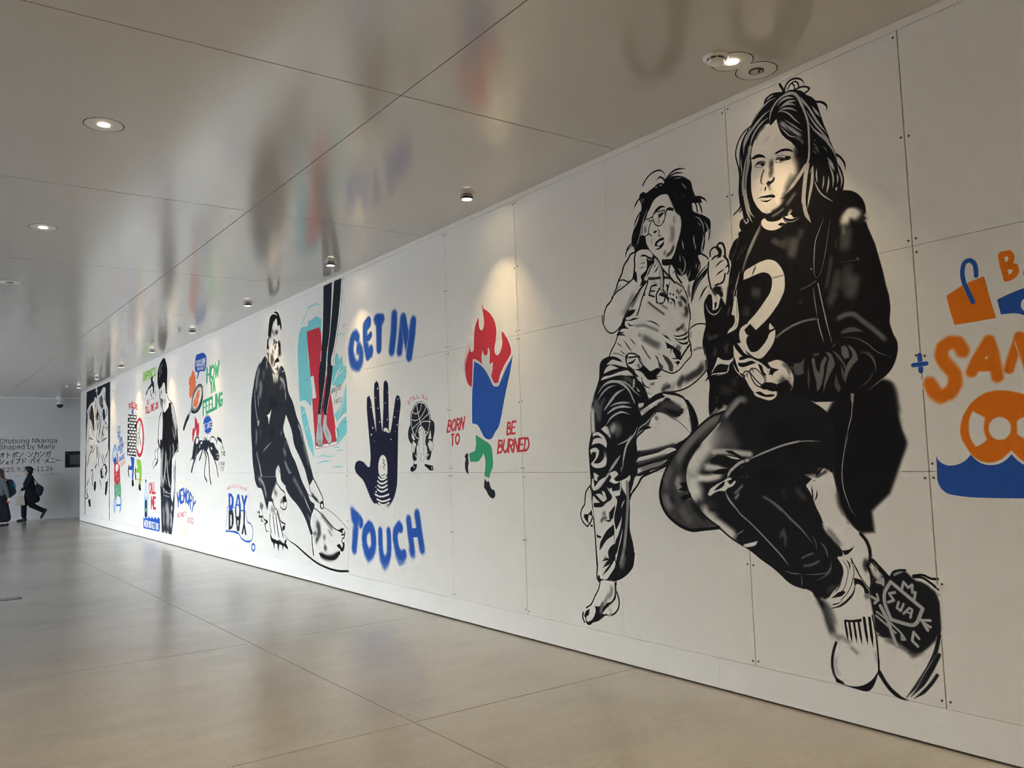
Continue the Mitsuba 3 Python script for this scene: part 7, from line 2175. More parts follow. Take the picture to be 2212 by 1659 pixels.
    ('hair_strand', '''L q76 17.7 0|132 3786 161 3783 189 3771 211 3748 228 3716 241 3677
L q76 12.5 2|132 3786 87 3777 51 3756 24 3727 9 3693 2 3652
L q76 13.5 0|236 3696 251 3649 266 3602 275 3557 277 3494 275 3433 271 3372 260 3322 244 3294
L q76 24.9 2|244 3298 209 3263 169 3225 128 3190 88 3163
L q76 28.5 0|254 3299 241 3253 232 3215 223 3167 215 3120 210 3080
L q76 24.2 2|213 3088 215 3046 223 3003 251 2942
L q76 18.9 3|268 3245 289 3276 283 3224 272 3162 256 3109 235 3033
L q76 11.7 3|238 3729 258 3688 279 3651
L q76 13.0 3|251 3712 284 3650 312 3594 340 3539 372 3487 400 3444
L q76 10.6 3|269 3634 297 3574 329 3518 370 3459 410 3401
L q76 13.7 3|281 3555 310 3504 347 3458 385 3413 416 3362 439 3311 449 3268
L q76 8.8 3|361 3454 394 3418 418 3386
L q76 12.8 3|311 3644 335 3602 360 3564
L q76 13.9 3|64 3738 101 3759 140 3761 187 3744
L q76 13.3 3|103 3728 147 3733 200 3722
L q76 10.4 3|73 3713 127 3723 175 3708 197 3693
L q76 10.9 3|66 3694 106 3701 159 3686 204 3653
L q76 8.5 3|76 3695 119 3679 151 3651 186 3605 222 3567
L q76 6.8 3|111 3631 161 3584 201 3545 234 3513
S q76 95 38 3|77 3630 113 3592 163 3545 225 3482
L q76 8.6 3|75 3601 106 3560 151 3511 193 3493
L k 5.4 3|100 3614 135 3563 180 3514 229 3477
S q55 70 27 3|174 3499 219 3464 238 3432
L q76 10.6 3|61 3791 13 3791 -29 3776 -71 3752 -105 3720 -125 3696
L q76 18.6 3|9 3728 -33 3716 -76 3692 -114 3666 -153 3635 -182 3596 -206 3555 -210 3507
L q76 14.1 3|-4 3685 -46 3673 -89 3648 -123 3616 -146 3579 -157 3534
L q76 10.1 3|45 3816 9 3810 -12 3800
L q76 11.2 3|-146 3659 -168 3640 -198 3597 -214 3526
L q76 27.4 0|-159 3540 -173 3495 -192 3452 -206 3404 -220 3354 -229 3304 -227 3250
L q70 23.9 0|-173 3456 -190 3408 -207 3351 -217 3291 -215 3229
L q76 19.8 2|-228 3286 -223 3231 -216 3177 -200 3102 -175 3047
L q76 12.5 2|-212 3237 -200 3181 -184 3111 -155 3073
L q76 9.5 0|-239 3077 -223 3050 -203 3063 -213 3079
L k 4.4 0|-174 3518 -198 3437 -215 3353
L k 4.4 0|-193 3444 -212 3361 -222 3284
L q76 8.6 3|-234 3505 -238 3444 -240 3378 -246 3371
L q76 5.5 3|-267 3177 -288 3155 -311 3134
L q62 4.2 3|299 3421 320 3393 336 3368
L q62 4.2 3|302 3395 327 3366 339 3342
L q62 4.1 3|296 3376 321 3346
L q62 4.2 3|364 3379 381 3358 392 3334
L q62 4.1 3|310 3438 318 3427
L q76 8.3 3|392 3273 412 3243 431 3209
L q76 13.0 3|390 3302 409 3268 432 3217
L q76 11.6 3|451 3235 465 3187 474 3137 464 3096
L q76 10.0 3|396 3260 410 3219 420 3168 413 3110
L q76 9.5 3|447 3188 449 3156 443 3126
L q76 9.8 3|315 3256 310 3217 313 3171
L q76 9.1 3|358 3198 353 3155 343 3121
L q76 11.7 3|390 3185 387 3145 370 3090
L q76 8.5 3|292 3193 307 3148 335 3095 368 3062 410 3027
L q76 11.5 3|437 3107 434 3088
L q76 5.0 3|48 3022 76 2994 123 2978 180 2989'''),
])

# ------------------------------------------------------------------ ceiling fittings
def disc_ring(r0, r1, z0, z1, n=40):
    return lathe([[r0, z0], [r1, z0], [r1, z1], [r0, z1], [r0, z0]], n)

def drop_light(x, y, label):
    k = numbered('downlight')
    at = (x, y, ZC)
    flange = lathe([[0.0, 0.0], [0.078, 0.0], [0.080, -0.002], [0.078, -0.005], [0.050, -0.006], [0.0, -0.006]], 40, at)
    obj('flange', flange, 'lamp_plate', k, smooth=40)
    obj('housing', lathe([[0.0, -0.006], [0.050, -0.006], [0.054, -0.012], [0.054, -0.040], [0.050, -0.046], [0.047, -0.046], [0.047, -0.040], [0.0, -0.040]], 40, at), 'dark_metal', k, smooth=40)
    obj('rim', lathe([[0.0545, -0.014], [0.0575, -0.016], [0.0575, -0.024], [0.0545, -0.026], [0.0545, -0.014]], 40, at), 'chrome', k, smooth=40)
    lens = trimesh.creation.cylinder(radius=0.0465, height=0.004, sections=32)
    lens.apply_translation((x, y, ZC - 0.0455))
    obj('lens', lens, 'lamp_glow', k, emitter={'type': 'area', 'radiance': {'type': 'rgb', 'value': list(LAMP)}})
    tag(k, label, 'downlight', 'lit downlights in a row along the mural')
    scene[k + "_beam"] = {'type': 'spot', 'to_world': T().look_at(origin=[x, y, ZC - 0.06], target=[x, y * 0.62, 0], up=[1, 0, 0]),
                          'intensity': {'type': 'rgb', 'value': list(BEAM)}, 'cutoff_angle': 38.0, 'beam_width': 12.0}

def flush_light(x, y, label, lit=True, group=None):
    k = numbered('recessed_light')
    at = (x, y, ZC)
    obj('trim_ring', lathe([[0.030, -0.001], [0.122, -0.001], [0.122, 0.004], [0.030, 0.004], [0.030, -0.001]], 48, at), 'lamp_plate', k)
    obj('gap', lathe([[0.1225, -0.0008], [0.1275, -0.0008], [0.1275, 0.003], [0.1225, 0.003], [0.1225, -0.0008]], 48, at), 'dark_gap', k)
    if lit:
        d = trimesh.creation.cylinder(radius=0.038, height=0.003, sections=32)
        d.apply_translation((x, y, ZC - 0.0025))
        obj('lens', d, 'lamp_glow', k, emitter={'type': 'area', 'radiance': {'type': 'rgb', 'value': list(LAMP)}})
    else:
        obj('reflector', lathe([[0.0, -0.020], [0.018, -0.019], [0.034, -0.010], [0.040, -0.0012], [0.036, -0.0012], [0.0, -0.004]], 32, at), 'chrome', k, smooth=40)
        obj('collar', lathe([[0.040, -0.0012], [0.046, -0.0012], [0.046, -0.006], [0.040, -0.008], [0.040, -0.0012]], 32, at), 'dark_metal', k, smooth=40)
    tag(k, label, 'downlight', group)

BEAM = (0.17, 0.13, 0.075)
beside = ['lit downlight over the shoulder of the hooded man, nearest of the row of drop lamps', 'lit downlight above the burning book', 'lit downlight above the black surfer legs',
          'lit downlight above the bent man in black', 'lit downlight above the green words and frying pan', 'lit downlight above the standing painted boy',
          'lit downlight above the painted brick wall', 'lit downlight above the painted hand cart', 'lit downlight above the dark painted panel', 'last lit downlight near the far wall']
flush_light(-3.15, -0.40, 'round flush ceiling light, lit, above the hooded man')
scene['near_beam'] = {'type': 'spot', 'to_world': T().look_at(origin=[-3.15, -0.42, ZC - 0.03], target=[-3.0, -0.22, 0], up=[1, 0, 0]),
                      'intensity': {'type': 'rgb', 'value': list(BEAM)}, 'cutoff_angle': 38.0, 'beam_width': 12.0}
flush_light(-3.15, -0.17, 'round flush ceiling plate with an unlit chrome reflector, next to the wall', lit=False)
for i, x in enumerate([-6.14, -9.10, -12.04, -14.95, -17.88, -20.85, -23.82, -26.6]):
    drop_light(x, -0.385, beside[i + 1])
flush_light(-6.08, -3.36, 'lit round ceiling light nearest the camera on the left half of the ceiling')
flush_light(-9.04, -3.37, 'small lit round ceiling light farther back on the left half of the ceiling')
flush_light(-11.94, -3.39, 'tiny unlit round ceiling fitting at the far left of the ceiling', lit=False)
# the rows go on behind the camera
for x in (-0.2, 2.75):
    for y in (-0.40, -3.36):
        flush_light(x, y, 'round flush ceiling light behind the camera', group='flush lights behind the camera')
for x, y in [(-0.2, -0.42), (2.75, -0.42), (-6.08, -3.36), (-3.13, -3.36), (-0.2, -3.36), (2.75, -3.36), (-0.2, -6.3), (2.75, -6.3), (-3.13, -6.3)]:
    scene[numbered('ceiling_beam')] = {'type': 'spot', 'to_world': T().look_at(origin=[x, y, ZC - 0.03], target=[x, y * .9, 0], up=[1, 0, 0]),
                                       'intensity': {'type': 'rgb', 'value': [c * 1.6 for c in BEAM]}, 'cutoff_angle': 50.0, 'beam_width': 20.0}
# smoke detector and small sensors
k = numbered('smoke_detector')
at = (-3.16, -0.535, ZC)
obj('base', lathe([[0.0, 0.0], [0.075, 0.0], [0.075, -0.010], [0.068, -0.016], [0.0, -0.016]], 40, at), 'white_plastic', k, smooth=40)
obj('slot', lathe([[0.0, -0.016], [0.052, -0.016], [0.052, -0.026], [0.0, -0.026]], 40, at), 'dark_metal', k, smooth=40)
obj('cap', lathe([[0.0, -0.026], [0.050, -0.026], [0.046, -0.040], [0.030, -0.046], [0.0, -0.047]], 40, at), 'white_plastic', k, smooth=40)
for a in range(8):
    b = bx(-0.004, 0.004, 0.046, 0.056, -0.028, -0.014)
    b.apply_transform(trimesh.transformations.rotation_matrix(a * math.pi / 4, [0, 0, 1]))
    b.apply_translation(at)
    obj('rib', b, 'white_plastic', k)
tag(k, 'round white smoke detector on the ceiling left of the flush lamp', 'smoke detector')
for x, y, lb in [(-14.9, -0.62, 'small grey sensor on the ceiling beside the lamp above the frying pan'), (-26.58, -0.68, 'small grey sensor on the ceiling near the far wall')]:
    k = numbered('ceiling_sensor')
    obj('body', lathe([[0.0, 0.0], [0.035, 0.0], [0.035, -0.03], [0.02, -0.045], [0.0, -0.046]], 24, (x, y, ZC)), 'lamp_plate', k, smooth=40)
    obj('eye', lathe([[0.0, -0.046], [0.012, -0.046], [0.010, -0.054], [0.0, -0.056]], 16, (x, y, ZC)), 'dark_metal', k, smooth=40)
    tag(k, lb, 'sensor')
# security camera under the ceiling at the far wall
k = 'security_camera'
cxp, cyp = -30.75, -0.30
obj('mount', lathe([[0.0, 0.0], [0.11, 0.0], [0.11, -0.06], [0.10, -0.10], [0.0, -0.10]], 32, (cxp, cyp, ZC)), 'white_plastic', k, smooth=40)
obj('arm', lathe([[0.0, -0.10], [0.04, -0.10], [0.04, -0.16], [0.0, -0.16]], 20, (cxp, cyp, ZC)), 'white_plastic', k, smooth=40)
obj('shroud', lathe([[0.0, -0.15], [0.09, -0.16], [0.105, -0.21], [0.105, -0.24], [0.0, -0.24]], 32, (cxp, cyp, ZC)), 'white_plastic', k, smooth=40)
obj('dome', lathe([[0.10, -0.24], [0.098, -0.28], [0.075, -0.33], [0.04, -0.352], [0.0, -0.36]], 32, (cxp, cyp, ZC)), 'smoke_dome', k, smooth=True)
tag(k, 'white dome camera with a black globe hanging by the far wall', 'security camera')

# ------------------------------------------------------------------ lettering and board on the far wall
def wall_word(text, y0, z0, height, width, mat, parent, bold=False):
    m = meshkit.text_mesh(text, height, 0.003, bold)
    b = m.bounds
    v = m.vertices.copy()
    sx = width / (b[1, 0] - b[0, 0])
    out = np.stack([X_FAR + 0.0005 + v[:, 2], y0 + (v[:, 0] - b[0, 0]) * sx, z0 + v[:, 1]], 1)
    obj('lettering', trimesh.Trimesh(out, m.faces, process=False), mat, parent)

k = 'exhibition_title'
wall_word('Otobong Nkanga', -1.935, 2.462, 0.150, 1.61, 'text_black', k)
wall_word('Shaped by Many', -1.945, 2.270, 0.150, 1.57, 'text_black', k)
tag(k, 'black two-line title lettering on the far white wall', 'lettering')
# strokes in a box 0..1 by 0..1, y up
KANA = {'オ': ['.05 .72,.95 .72', '.62 .98,.62 .1,.45 .02', '.6 .7,.05 .15'], 'ト': ['.3 1,.3 0', '.3 .62,.8 .42'], 'ボ': ['.05 .7,.85 .7', '.45 1,.45 .02,.32 .05', '.2 .5,.05 .15', '.68 .5,.85 .15', '.8 1,.86 .86', '.93 1,.99 .86'],
        'ン': ['.08 .9,.3 .72', '.08 .08,.45 .2,.95 .78'], '・': ['.47 .5,.53 .5'], 'カ': ['.05 .72,.9 .72,.85 .1,.65 .05', '.45 1,.4 .5,.05 .02'], 'ガ': ['.03 .7,.78 .7,.74 .1,.56 .05', '.4 .98,.35 .5,.03 .02', '.82 1,.88 .86', '.94 1,1 .86'],
        'シ': ['.15 .92,.38 .8', '.06 .62,.3 .5', '.1 .05,.5 .18,.95 .72'], 'ェ': ['.15 .6,.85 .6', '.5 .6,.5 .05', '.05 .05,.95 .05'], 'イ': ['.85 .98,.45 .62,.05 .42', '.52 .66,.52 0'], 'プ': ['.05 .85,.82 .85,.7 .4,.25 .02', '.9 1,.98 .95,.9 .88,.84 .95,.9 1'],
        'ド': ['.25 1,.25 0', '.25 .62,.7 .45', '.7 1,.76 .86', '.85 1,.91 .86'], 'バ': ['.35 .75,.05 .08', '.55 .8,.75 .5,.9 .08', '.75 1,.81 .88', '.9 1,.96 .88'], 'メ': ['.8 .98,.55 .4,.08 .04', '.2 .62,.85 .15'], 'ニ': ['.15 .8,.85 .8', '.05 .15,.95 .15'], 'ー': ['.03 .48,.97 .48']}
def kana_line(text, y0, z0, h, width, parent):
    adv = [0.55 if c == '・' else (0.8 if c in 'ェ' else 1.0) for c in text]
    u = width / sum(adv)
    x, parts = 0.0, []
    for c, a in zip(text, adv):
        for s in KANA[c]:
            q = [tuple(map(float, t.split())) for t in s.split(',')]
            pts = [(y0 + (x + a * (0.06 + 0.86 * px_)) * u, z0 + h * py_ * (0.62 if c in 'ェ' else 1)) for px_, py_ in q]
            parts.append(LineString(pts).buffer(0.0105, cap_style='square', join_style='mitre'))
        x += a
    g = unary_union(parts)
    ms = []
    for p in getattr(g, 'geoms', [g]):
        m = trimesh.creation.extrude_polygon(p, 0.003, engine='earcut')
        v = m.vertices
        ms.append(trimesh.Trimesh(np.stack([X_FAR + 0.0005 + v[:, 2], v[:, 0], v[:, 1]], 1), m.faces, process=False))
    obj('lettering', cat(ms), 'text_black', parent)
k = 'exhibition_title_japanese'
kana_line('オトボン・ンカンガ', -1.94, 2.005, 0.165, 1.46, k)
kana_line('シェイプド・バイ・メニー', -1.95, 1.80, 0.165, 1.75, k)
tag(k, 'two lines of black katakana lettering on the far white wall', 'lettering')
k = 'exhibition_dates'
wall_word('2025.9.20', -1.99, 1.545, 0.150, 0.93, 'text_black', k)
wall_word('–11.24', -0.99, 1.545, 0.150, 0.55, 'text_black', k)
tag(k, 'black date lettering on the far wall behind the walking people', 'lettering')
k = 'sponsor_line'
for y0, w_ in [(-1.9, .30), (-1.5, .2), (-.75, .28), (-.42, .16)]:
    for r_ in range(2):
        for j in range(9):
            a = y0 + w_ * j / 9
            obj('lettering', bx(X_FAR + .0005, X_FAR + .0025, a, a + w_ / 9 * .62, 1.43 - r_ * .045, 1.45 - r_ * .045), 'text_grey', k)
obj('emblem', bx(X_FAR + .0005, X_FAR + .0025, -.47, -.44, 1.415, 1.455), 'text_black', k)
tag(k, 'row of tiny grey credits under the dates on the far wall', 'lettering')
k = 'notice_board'
obj('panel', bx(X_FAR, X_FAR + 0.04, -0.085, 1.0, 1.63, 2.16, 0.004), 'screen_black', k)
obj('sheet', bx(X_FAR + 0.04, X_FAR + 0.043, 0.05, 0.75, 1.72, 2.05), 'dark_sheet', k) if False else None
for r_ in range(9):
    rr = random.Random(r_)
    obj('text_line', bx(X_FAR + 0.0402, X_FAR + 0.0420, 0.055, 0.055 + rr.uniform(.45, .6), 1.745 + r_ * .034, 1.752 + r_ * .034), 'text_grey', k)
obj('heading', bx(X_FAR + 0.0402, X_FAR + 0.0420, -0.05, 0.02, 2.07, 2.085), 'text_grey', k)
tag(k, 'black information board with fine grey text on the far wall', 'board')

# ------------------------------------------------------------------ floor outlet strip at the left edge
k = 'floor_grille'
g0x, g0y = -12.42, -3.62
obj('frame', cat([bx(-12.47, -12.45, -3.75, -3.17, 0.0, 0.004), bx(-12.30, -12.28, -3.75, -3.17, 0.0, 0.004), bx(-12.45, -12.30, -3.19, -3.17, 0.0, 0.004), bx(-12.45, -12.30, -3.75, -3.73, 0.0, 0.004)]), 'dark_metal', k)
for i in range(4):
    a = -3.72 + i * 0.135
    obj('cover', bx(-12.445, -12.305, a, a + 0.115, 0.0, 0.003), 'chrome', k)
tag(k, 'flat metal floor outlet strip at the left edge of the floor', 'floor outlet')

# ------------------------------------------------------------------ people
rough('skin', (0.55, 0.33, 0.24), 0.5, 0.4)
rough('hair_brown', (0.06, 0.028, 0.018), 0.5, 0.3)
rough('hair_black', (0.012, 0.011, 0.012), 0.5, 0.3)
rough('cloth_navy', (0.010, 0.012, 0.019), 0.85, 0.2)
rough('cloth_grey', (0.095, 0.105, 0.125), 0.85, 0.2)
rough('cloth_black', (0.008, 0.009, 0.013), 0.85, 0.2)
rough('canvas', (0.42, 0.39, 0.33), 0.9, 0.2)
rough('bag_blue', (0.02, 0.16, 0.32), 0.7, 0.2)
rough('bag_dark', (0.016, 0.024, 0.038), 0.7, 0.2)
rough('shoe_dark', (0.012, 0.012, 0.014), 0.6, 0.3)
rough('cream', (0.66, 0.58, 0.46), 0.8, 0.2)
rough('paper_white', (0.8, 0.79, 0.77), 0.7, 0.3)
rough('red_print', (0.5, 0.05, 0.06), 0.6, 0.3)

def ball(c, r, s=(1, 1, 1), n=12):
    m = m3.Manifold.sphere(1.0, n * 2).scale([r * s[0], r * s[1], r * s[2]]).translate(list(map(float, c)))
    return m

def bone(a, b, ra, rb, sa=(1, 1, 1), sb=(1, 1, 1)):
    return m3.Manifold.batch_hull([ball(a, ra, sa), ball(b, rb, sb)])

def fuse(parts, edge=0.014, it=8):
    m = m3.Manifold.batch_boolean(parts, m3.OpType.Add).refine_to_length(edge)
    g = m.to_mesh()
    t = trimesh.Trimesh(g.vert_properties[:, :3], g.tri_verts, process=True)
    trimesh.smoothing.filter_taubin(t, lamb=0.5, nu=0.53, iterations=it)
    return t

def hand(w, d, n, s, curl=0.5):
    """A hand: wrist point w, direction of the fingers d, direction the palm faces n; s = which side the thumb leaves."""
    d, n = np.array(d, float), np.array(n, float)
    d /= np.linalg.norm(d)
    n -= d * (n @ d)
    n /= np.linalg.norm(n)
    a = np.cross(d, n) * s
    w = np.array(w, float)
    parts = [m3.Manifold.batch_hull([ball(w, .021), ball(w + d * .075 + a * .028, .013), ball(w + d * .078 - a * .028, .012), ball(w + d * .03 + a * .026, .014)])]
    for i, L in enumerate((.070, .078, .073, .058)):
        p0 = w + d * .076 + a * (.028 - i * .019)
        c = curl
        p1 = p0 + (d * math.cos(c) + n * math.sin(c)) * L * .45
        p2 = p1 + (d * math.cos(2.2 * c) + n * math.sin(2.2 * c)) * L * .32
        p3 = p2 + (d * math.cos(3.1 * c) + n * math.sin(3.1 * c)) * L * .25
        parts += [bone(p0, p1, .0092, .0085), bone(p1, p2, .0085, .0078), bone(p2, p3, .0078, .0070)]
    t0 = w + d * .022 + a * .026
    t1 = t0 + (d * .6 + a * .7 + n * .35) * .034
    t2 = t1 + (d * .9 + a * .2 + n * .45) * .032
    parts += [bone(t0, t1, .012, .010), bone(t1, t2, .010, .0085)]
    return parts

def head_parts(c, f, up=(0, 0, 1), r=0.098):
    """Skull, jaw, nose, ears, lips and brow of a head at c looking along f."""
    c, f, u = np.array(c, float), np.array(f, float), np.array(up, float)
    f /= np.linalg.norm(f)
    u -= f * (u @ f)
    u /= np.linalg.norm(u)
    s = np.cross(f, u)
    P = [m3.Manifold.batch_hull([ball(c + u * .03 - f * .012, r * .93), ball(c + f * .02 + u * .045, r * .76), ball(c - u * .075 + f * .045, .042), ball(c - u * .098 + f * .062, .022)])]
    P.append(bone(c + f * .088 + u * .02, c + f * .108 - u * .022, .009, .013))                       # nose
    for k in (-1, 1):
        P.append(bone(c + s * k * .022 + f * .078 + u * .028, c + s * k * .045 + f * .066 + u * .030, .012, .010))   # brow
        P.append(bone(c + s * k * .078 - u * .01, c + s * k * .080 + u * .025, .011, .014))                # ear
    P.append(bone(c + f * .083 - u * .055 + s * .016, c + f * .083 - u * .055 - s * .016, .009, .009))      # lips
    return P, f, u, s

def eyes(c, f, u, s, parent):
    for k in (-1, 1):
        m = trimesh.creation.icosphere(2, .0125)
        m.apply_translation(np.array(c) + s * k * .032 + f * .080 + u * .010)
        obj('eye', m, 'paper_white', parent, smooth=True)
        m = trimesh.creation.icosphere(2, .0068)
        m.apply_translation(np.array(c) + s * k * .032 + f * .0875 + u * .010)
        obj('pupil', m, 'hair_black', parent, smooth=True)

def to_mesh(parts, mat, name, parent, edge=0.014, it=8):
    return obj(name, fuse(parts, edge, it), mat, parent, smooth=True)

def walking_person(origin, scale):
    """Walks towards -y (left in the picture), seen from the side."""
    k = numbered('person')
    O = np.array(origin, float)
    def P(fwd, side, z):
        return O + scale * np.array([-side, -fwd, z])                  # fwd = -y, side = away from the viewer
    f = np.array([0, -1.0, 0])
    S = scale
    # body: head, neck, hands, ankles (skin) as one figure
    hc = P(.07, 0, 1.555)
    hp, hf, hu, hs = head_parts(hc, f + np.array([0, 0, .12]), r=.098 * S)
    hip, chest, neck = P(.0, 0, .93), P(.02, 0, 1.28), P(.035, 0, 1.43)
    body = hp + [bone(neck, hc - np.array([0, 0, .05]), .052 * S, .05 * S), bone(chest, neck, .12 * S, .05 * S), bone(hip, chest, .125 * S, .12 * S)]
    kneeF, ankF, kneeB, ankB = P(.17, .08, .50), P(.16, .08, .09), P(-.02, -.09, .50), P(-.36, -.09, .30)
    body += [bone(P(0, .08, .9), kneeF, .09 * S, .06 * S), bone(kneeF, ankF, .058 * S, .038 * S), bone(P(0, -.08, .9), kneeB, .09 * S, .06 * S), bone(kneeB, ankB, .058 * S, .038 * S)]
    shN, elN, wrN = P(.02, -.20, 1.36), P(.10, -.23, 1.10), P(.27, -.20, .98)
    shF, elF, wrF = P(.02, .20, 1.36), P(-.04, .23, 1.08), P(.08, .22, .86)
    for a, b, c_ in ((shN, elN, wrN), (shF, elF, wrF)):
        body += [bone(a, b, .05 * S, .04 * S), bone(b, c_, .038 * S, .026 * S)]
    body += hand(wrN, [0, -1, -.75], [0.1, .5, -1], 1, .75) + hand(wrF, [0, -.3, -1], [.2, -1, 0], -1, .45)
    obj('body', fuse(body, .012, 6), 'skin', k, smooth=True)
    eyes(hc, hf, hu, hs, k)
    # coat
    coat = [m3.Manifold.batch_hull([ball(P(.03, .14, 1.37), .075 * S), ball(P(.03, -.14, 1.37), .075 * S), ball(P(.0, .12, 1.0), .13 * S), ball(P(.0, -.12, 1.0), .13 * S), ball(P(.09, .0, 1.15), .12 * S)]),
            m3.Manifold.batch_hull([ball(P(.0, .11, 1.0), .13 * S), ball(P(.0, -.11, 1.0), .13 * S), ball(P(.10, .10, .60), .10 * S), ball(P(-.14, -.10, .68), .11 * S), ball(P(-.15, .08, .72), .10 * S), ball(P(.10, -.10, .60), .10 * S)]),
            bone(P(.035, 0, 1.40), P(.04, 0, 1.47), .075 * S, .062 * S)]
    for a, b, c_ in ((shN, elN, wrN), (shF, elF, wrF)):
        c2 = b + (c_ - b) * .86
        coat += [bone(a, b, .075 * S, .062 * S), bone(b, c2, .06 * S, .048 * S)]
    to_mesh(coat, 'cloth_navy', 'coat', k, .016, 8)
    tro = [bone(P(0, .08, .85), kneeF, .115 * S, .085 * S), bone(kneeF, P(.165, .08, .17), .082 * S, .07 * S), bone(P(0, -.08, .85), kneeB, .115 * S, .085 * S), bone(kneeB, kneeB + (ankB - kneeB) * .85, .082 * S, .068 * S)]
    to_mesh(tro, 'cloth_black', 'trousers', k, .016, 8)
    s1 = [bone(P(.13, .08, .055), P(.33, .08, .035), .048 * S, .034 * S), bone(P(.15, .08, .05), P(.15, .08, .10), .05 * S, .05 * S)]
    d = np.array([0, .30, -.62]); d /= np.linalg.norm(d)
    s2 = [bone(ankB + np.array([0, .03, .02]) * S, ankB + np.array([0, .03, 0]) * S + np.array([0, -.10, -.20]) * S, .048 * S, .034 * S), bone(ankB, ankB + np.array([0, .03, .03]) * S, .05 * S, .05 * S)]
    to_mesh(s1, 'shoe_dark', 'shoe', k, .012, 6)
    to_mesh(s2, 'shoe_dark', 'shoe', k, .012, 6)
    # short hair
    hb = m3.Manifold.batch_hull([ball(hc + hu * .045 - hf * .022, .112 * S), ball(hc + hu * .060 + hf * .02, .096 * S), ball(hc - hu * .03 - hf * .055, .075 * S)])
    cut = m3.Manifold.cube([.5, .5, .5], True).translate([0, 0, 0])
    face_cut = m3.Manifold.batch_hull([ball(hc + hf * .11 - hu * .04, .10), ball(hc + hf * .14 + hu * .028, .075), ball(hc - hu * .16 + hf * .05, .07)])
    to_mesh([hb - face_cut], 'hair_black', 'hair', k, .010, 4)
    return k, wrN, wrF, P

k1, wn, wf, PP = walking_person((-30.2, -1.16, 0.0), 1.0)
tag(k1, 'person with short dark hair in a long navy coat walking left past the far wall', 'person')
# shoulder bag on the back, tote bag in the hand
b = 'shoulder_bag'
sb = m3.Manifold.batch_hull([ball(PP(-.17, -.14, 1.08), .07), ball(PP(-.26, -.14, 1.00), .085), ball(PP(-.22, -.14, .86), .09), ball(PP(-.11, -.16, .86), .06)])
obj('pouch', fuse([sb], .014, 6), 'bag_dark', b, smooth=True)
strap = [bone(PP(-.20, -.18, 1.10), PP(-.06, -.17, 1.33), .014, .012), bone(PP(-.06, -.17, 1.33), PP(.02, -.14, 1.45), .012, .012), bone(PP(.02, -.14, 1.45), PP(.12, -.02, 1.30), .012, .012)]
obj('strap', fuse(strap, .008, 3), 'bag_dark', b, smooth=True)
tag(b, 'dark shoulder bag on the back of the walking person in navy', 'bag')
b = 'tote_bag'
hpnt = wn + np.array([0, -.03, -.09])
cx_, cy_, cz_ = hpnt
body = m3.Manifold.batch_hull([ball((cx_ + s_ * .05, cy_ + t_ * .085, cz_ - .11), .012) for s_ in (-1, 1) for t_ in (-1, 1)] + [ball((cx_ + s_ * .055, cy_ + t_ * .12, cz_ - .36), .012) for s_ in (-1, 1) for t_ in (-1, 1)])
obj('pouch', fuse([body], .02, 4), 'canvas', b, smooth=True)
for s_ in (-1, 1):
    obj('handle', fuse([bone((cx_ + s_ * .04, cy_ + .07, cz_ - .11), (cx_ + s_ * .012, cy_ + .015, cz_ + .005), .007, .007), bone((cx_ + s_ * .04, cy_ - .07, cz_ - .11), (cx_ + s_ * .012, cy_ - .015, cz_ + .005), .007, .007)], .006, 2), 'canvas', b, smooth=True)
tag(b, 'pale canvas tote bag held by the walking person in navy', 'bag')

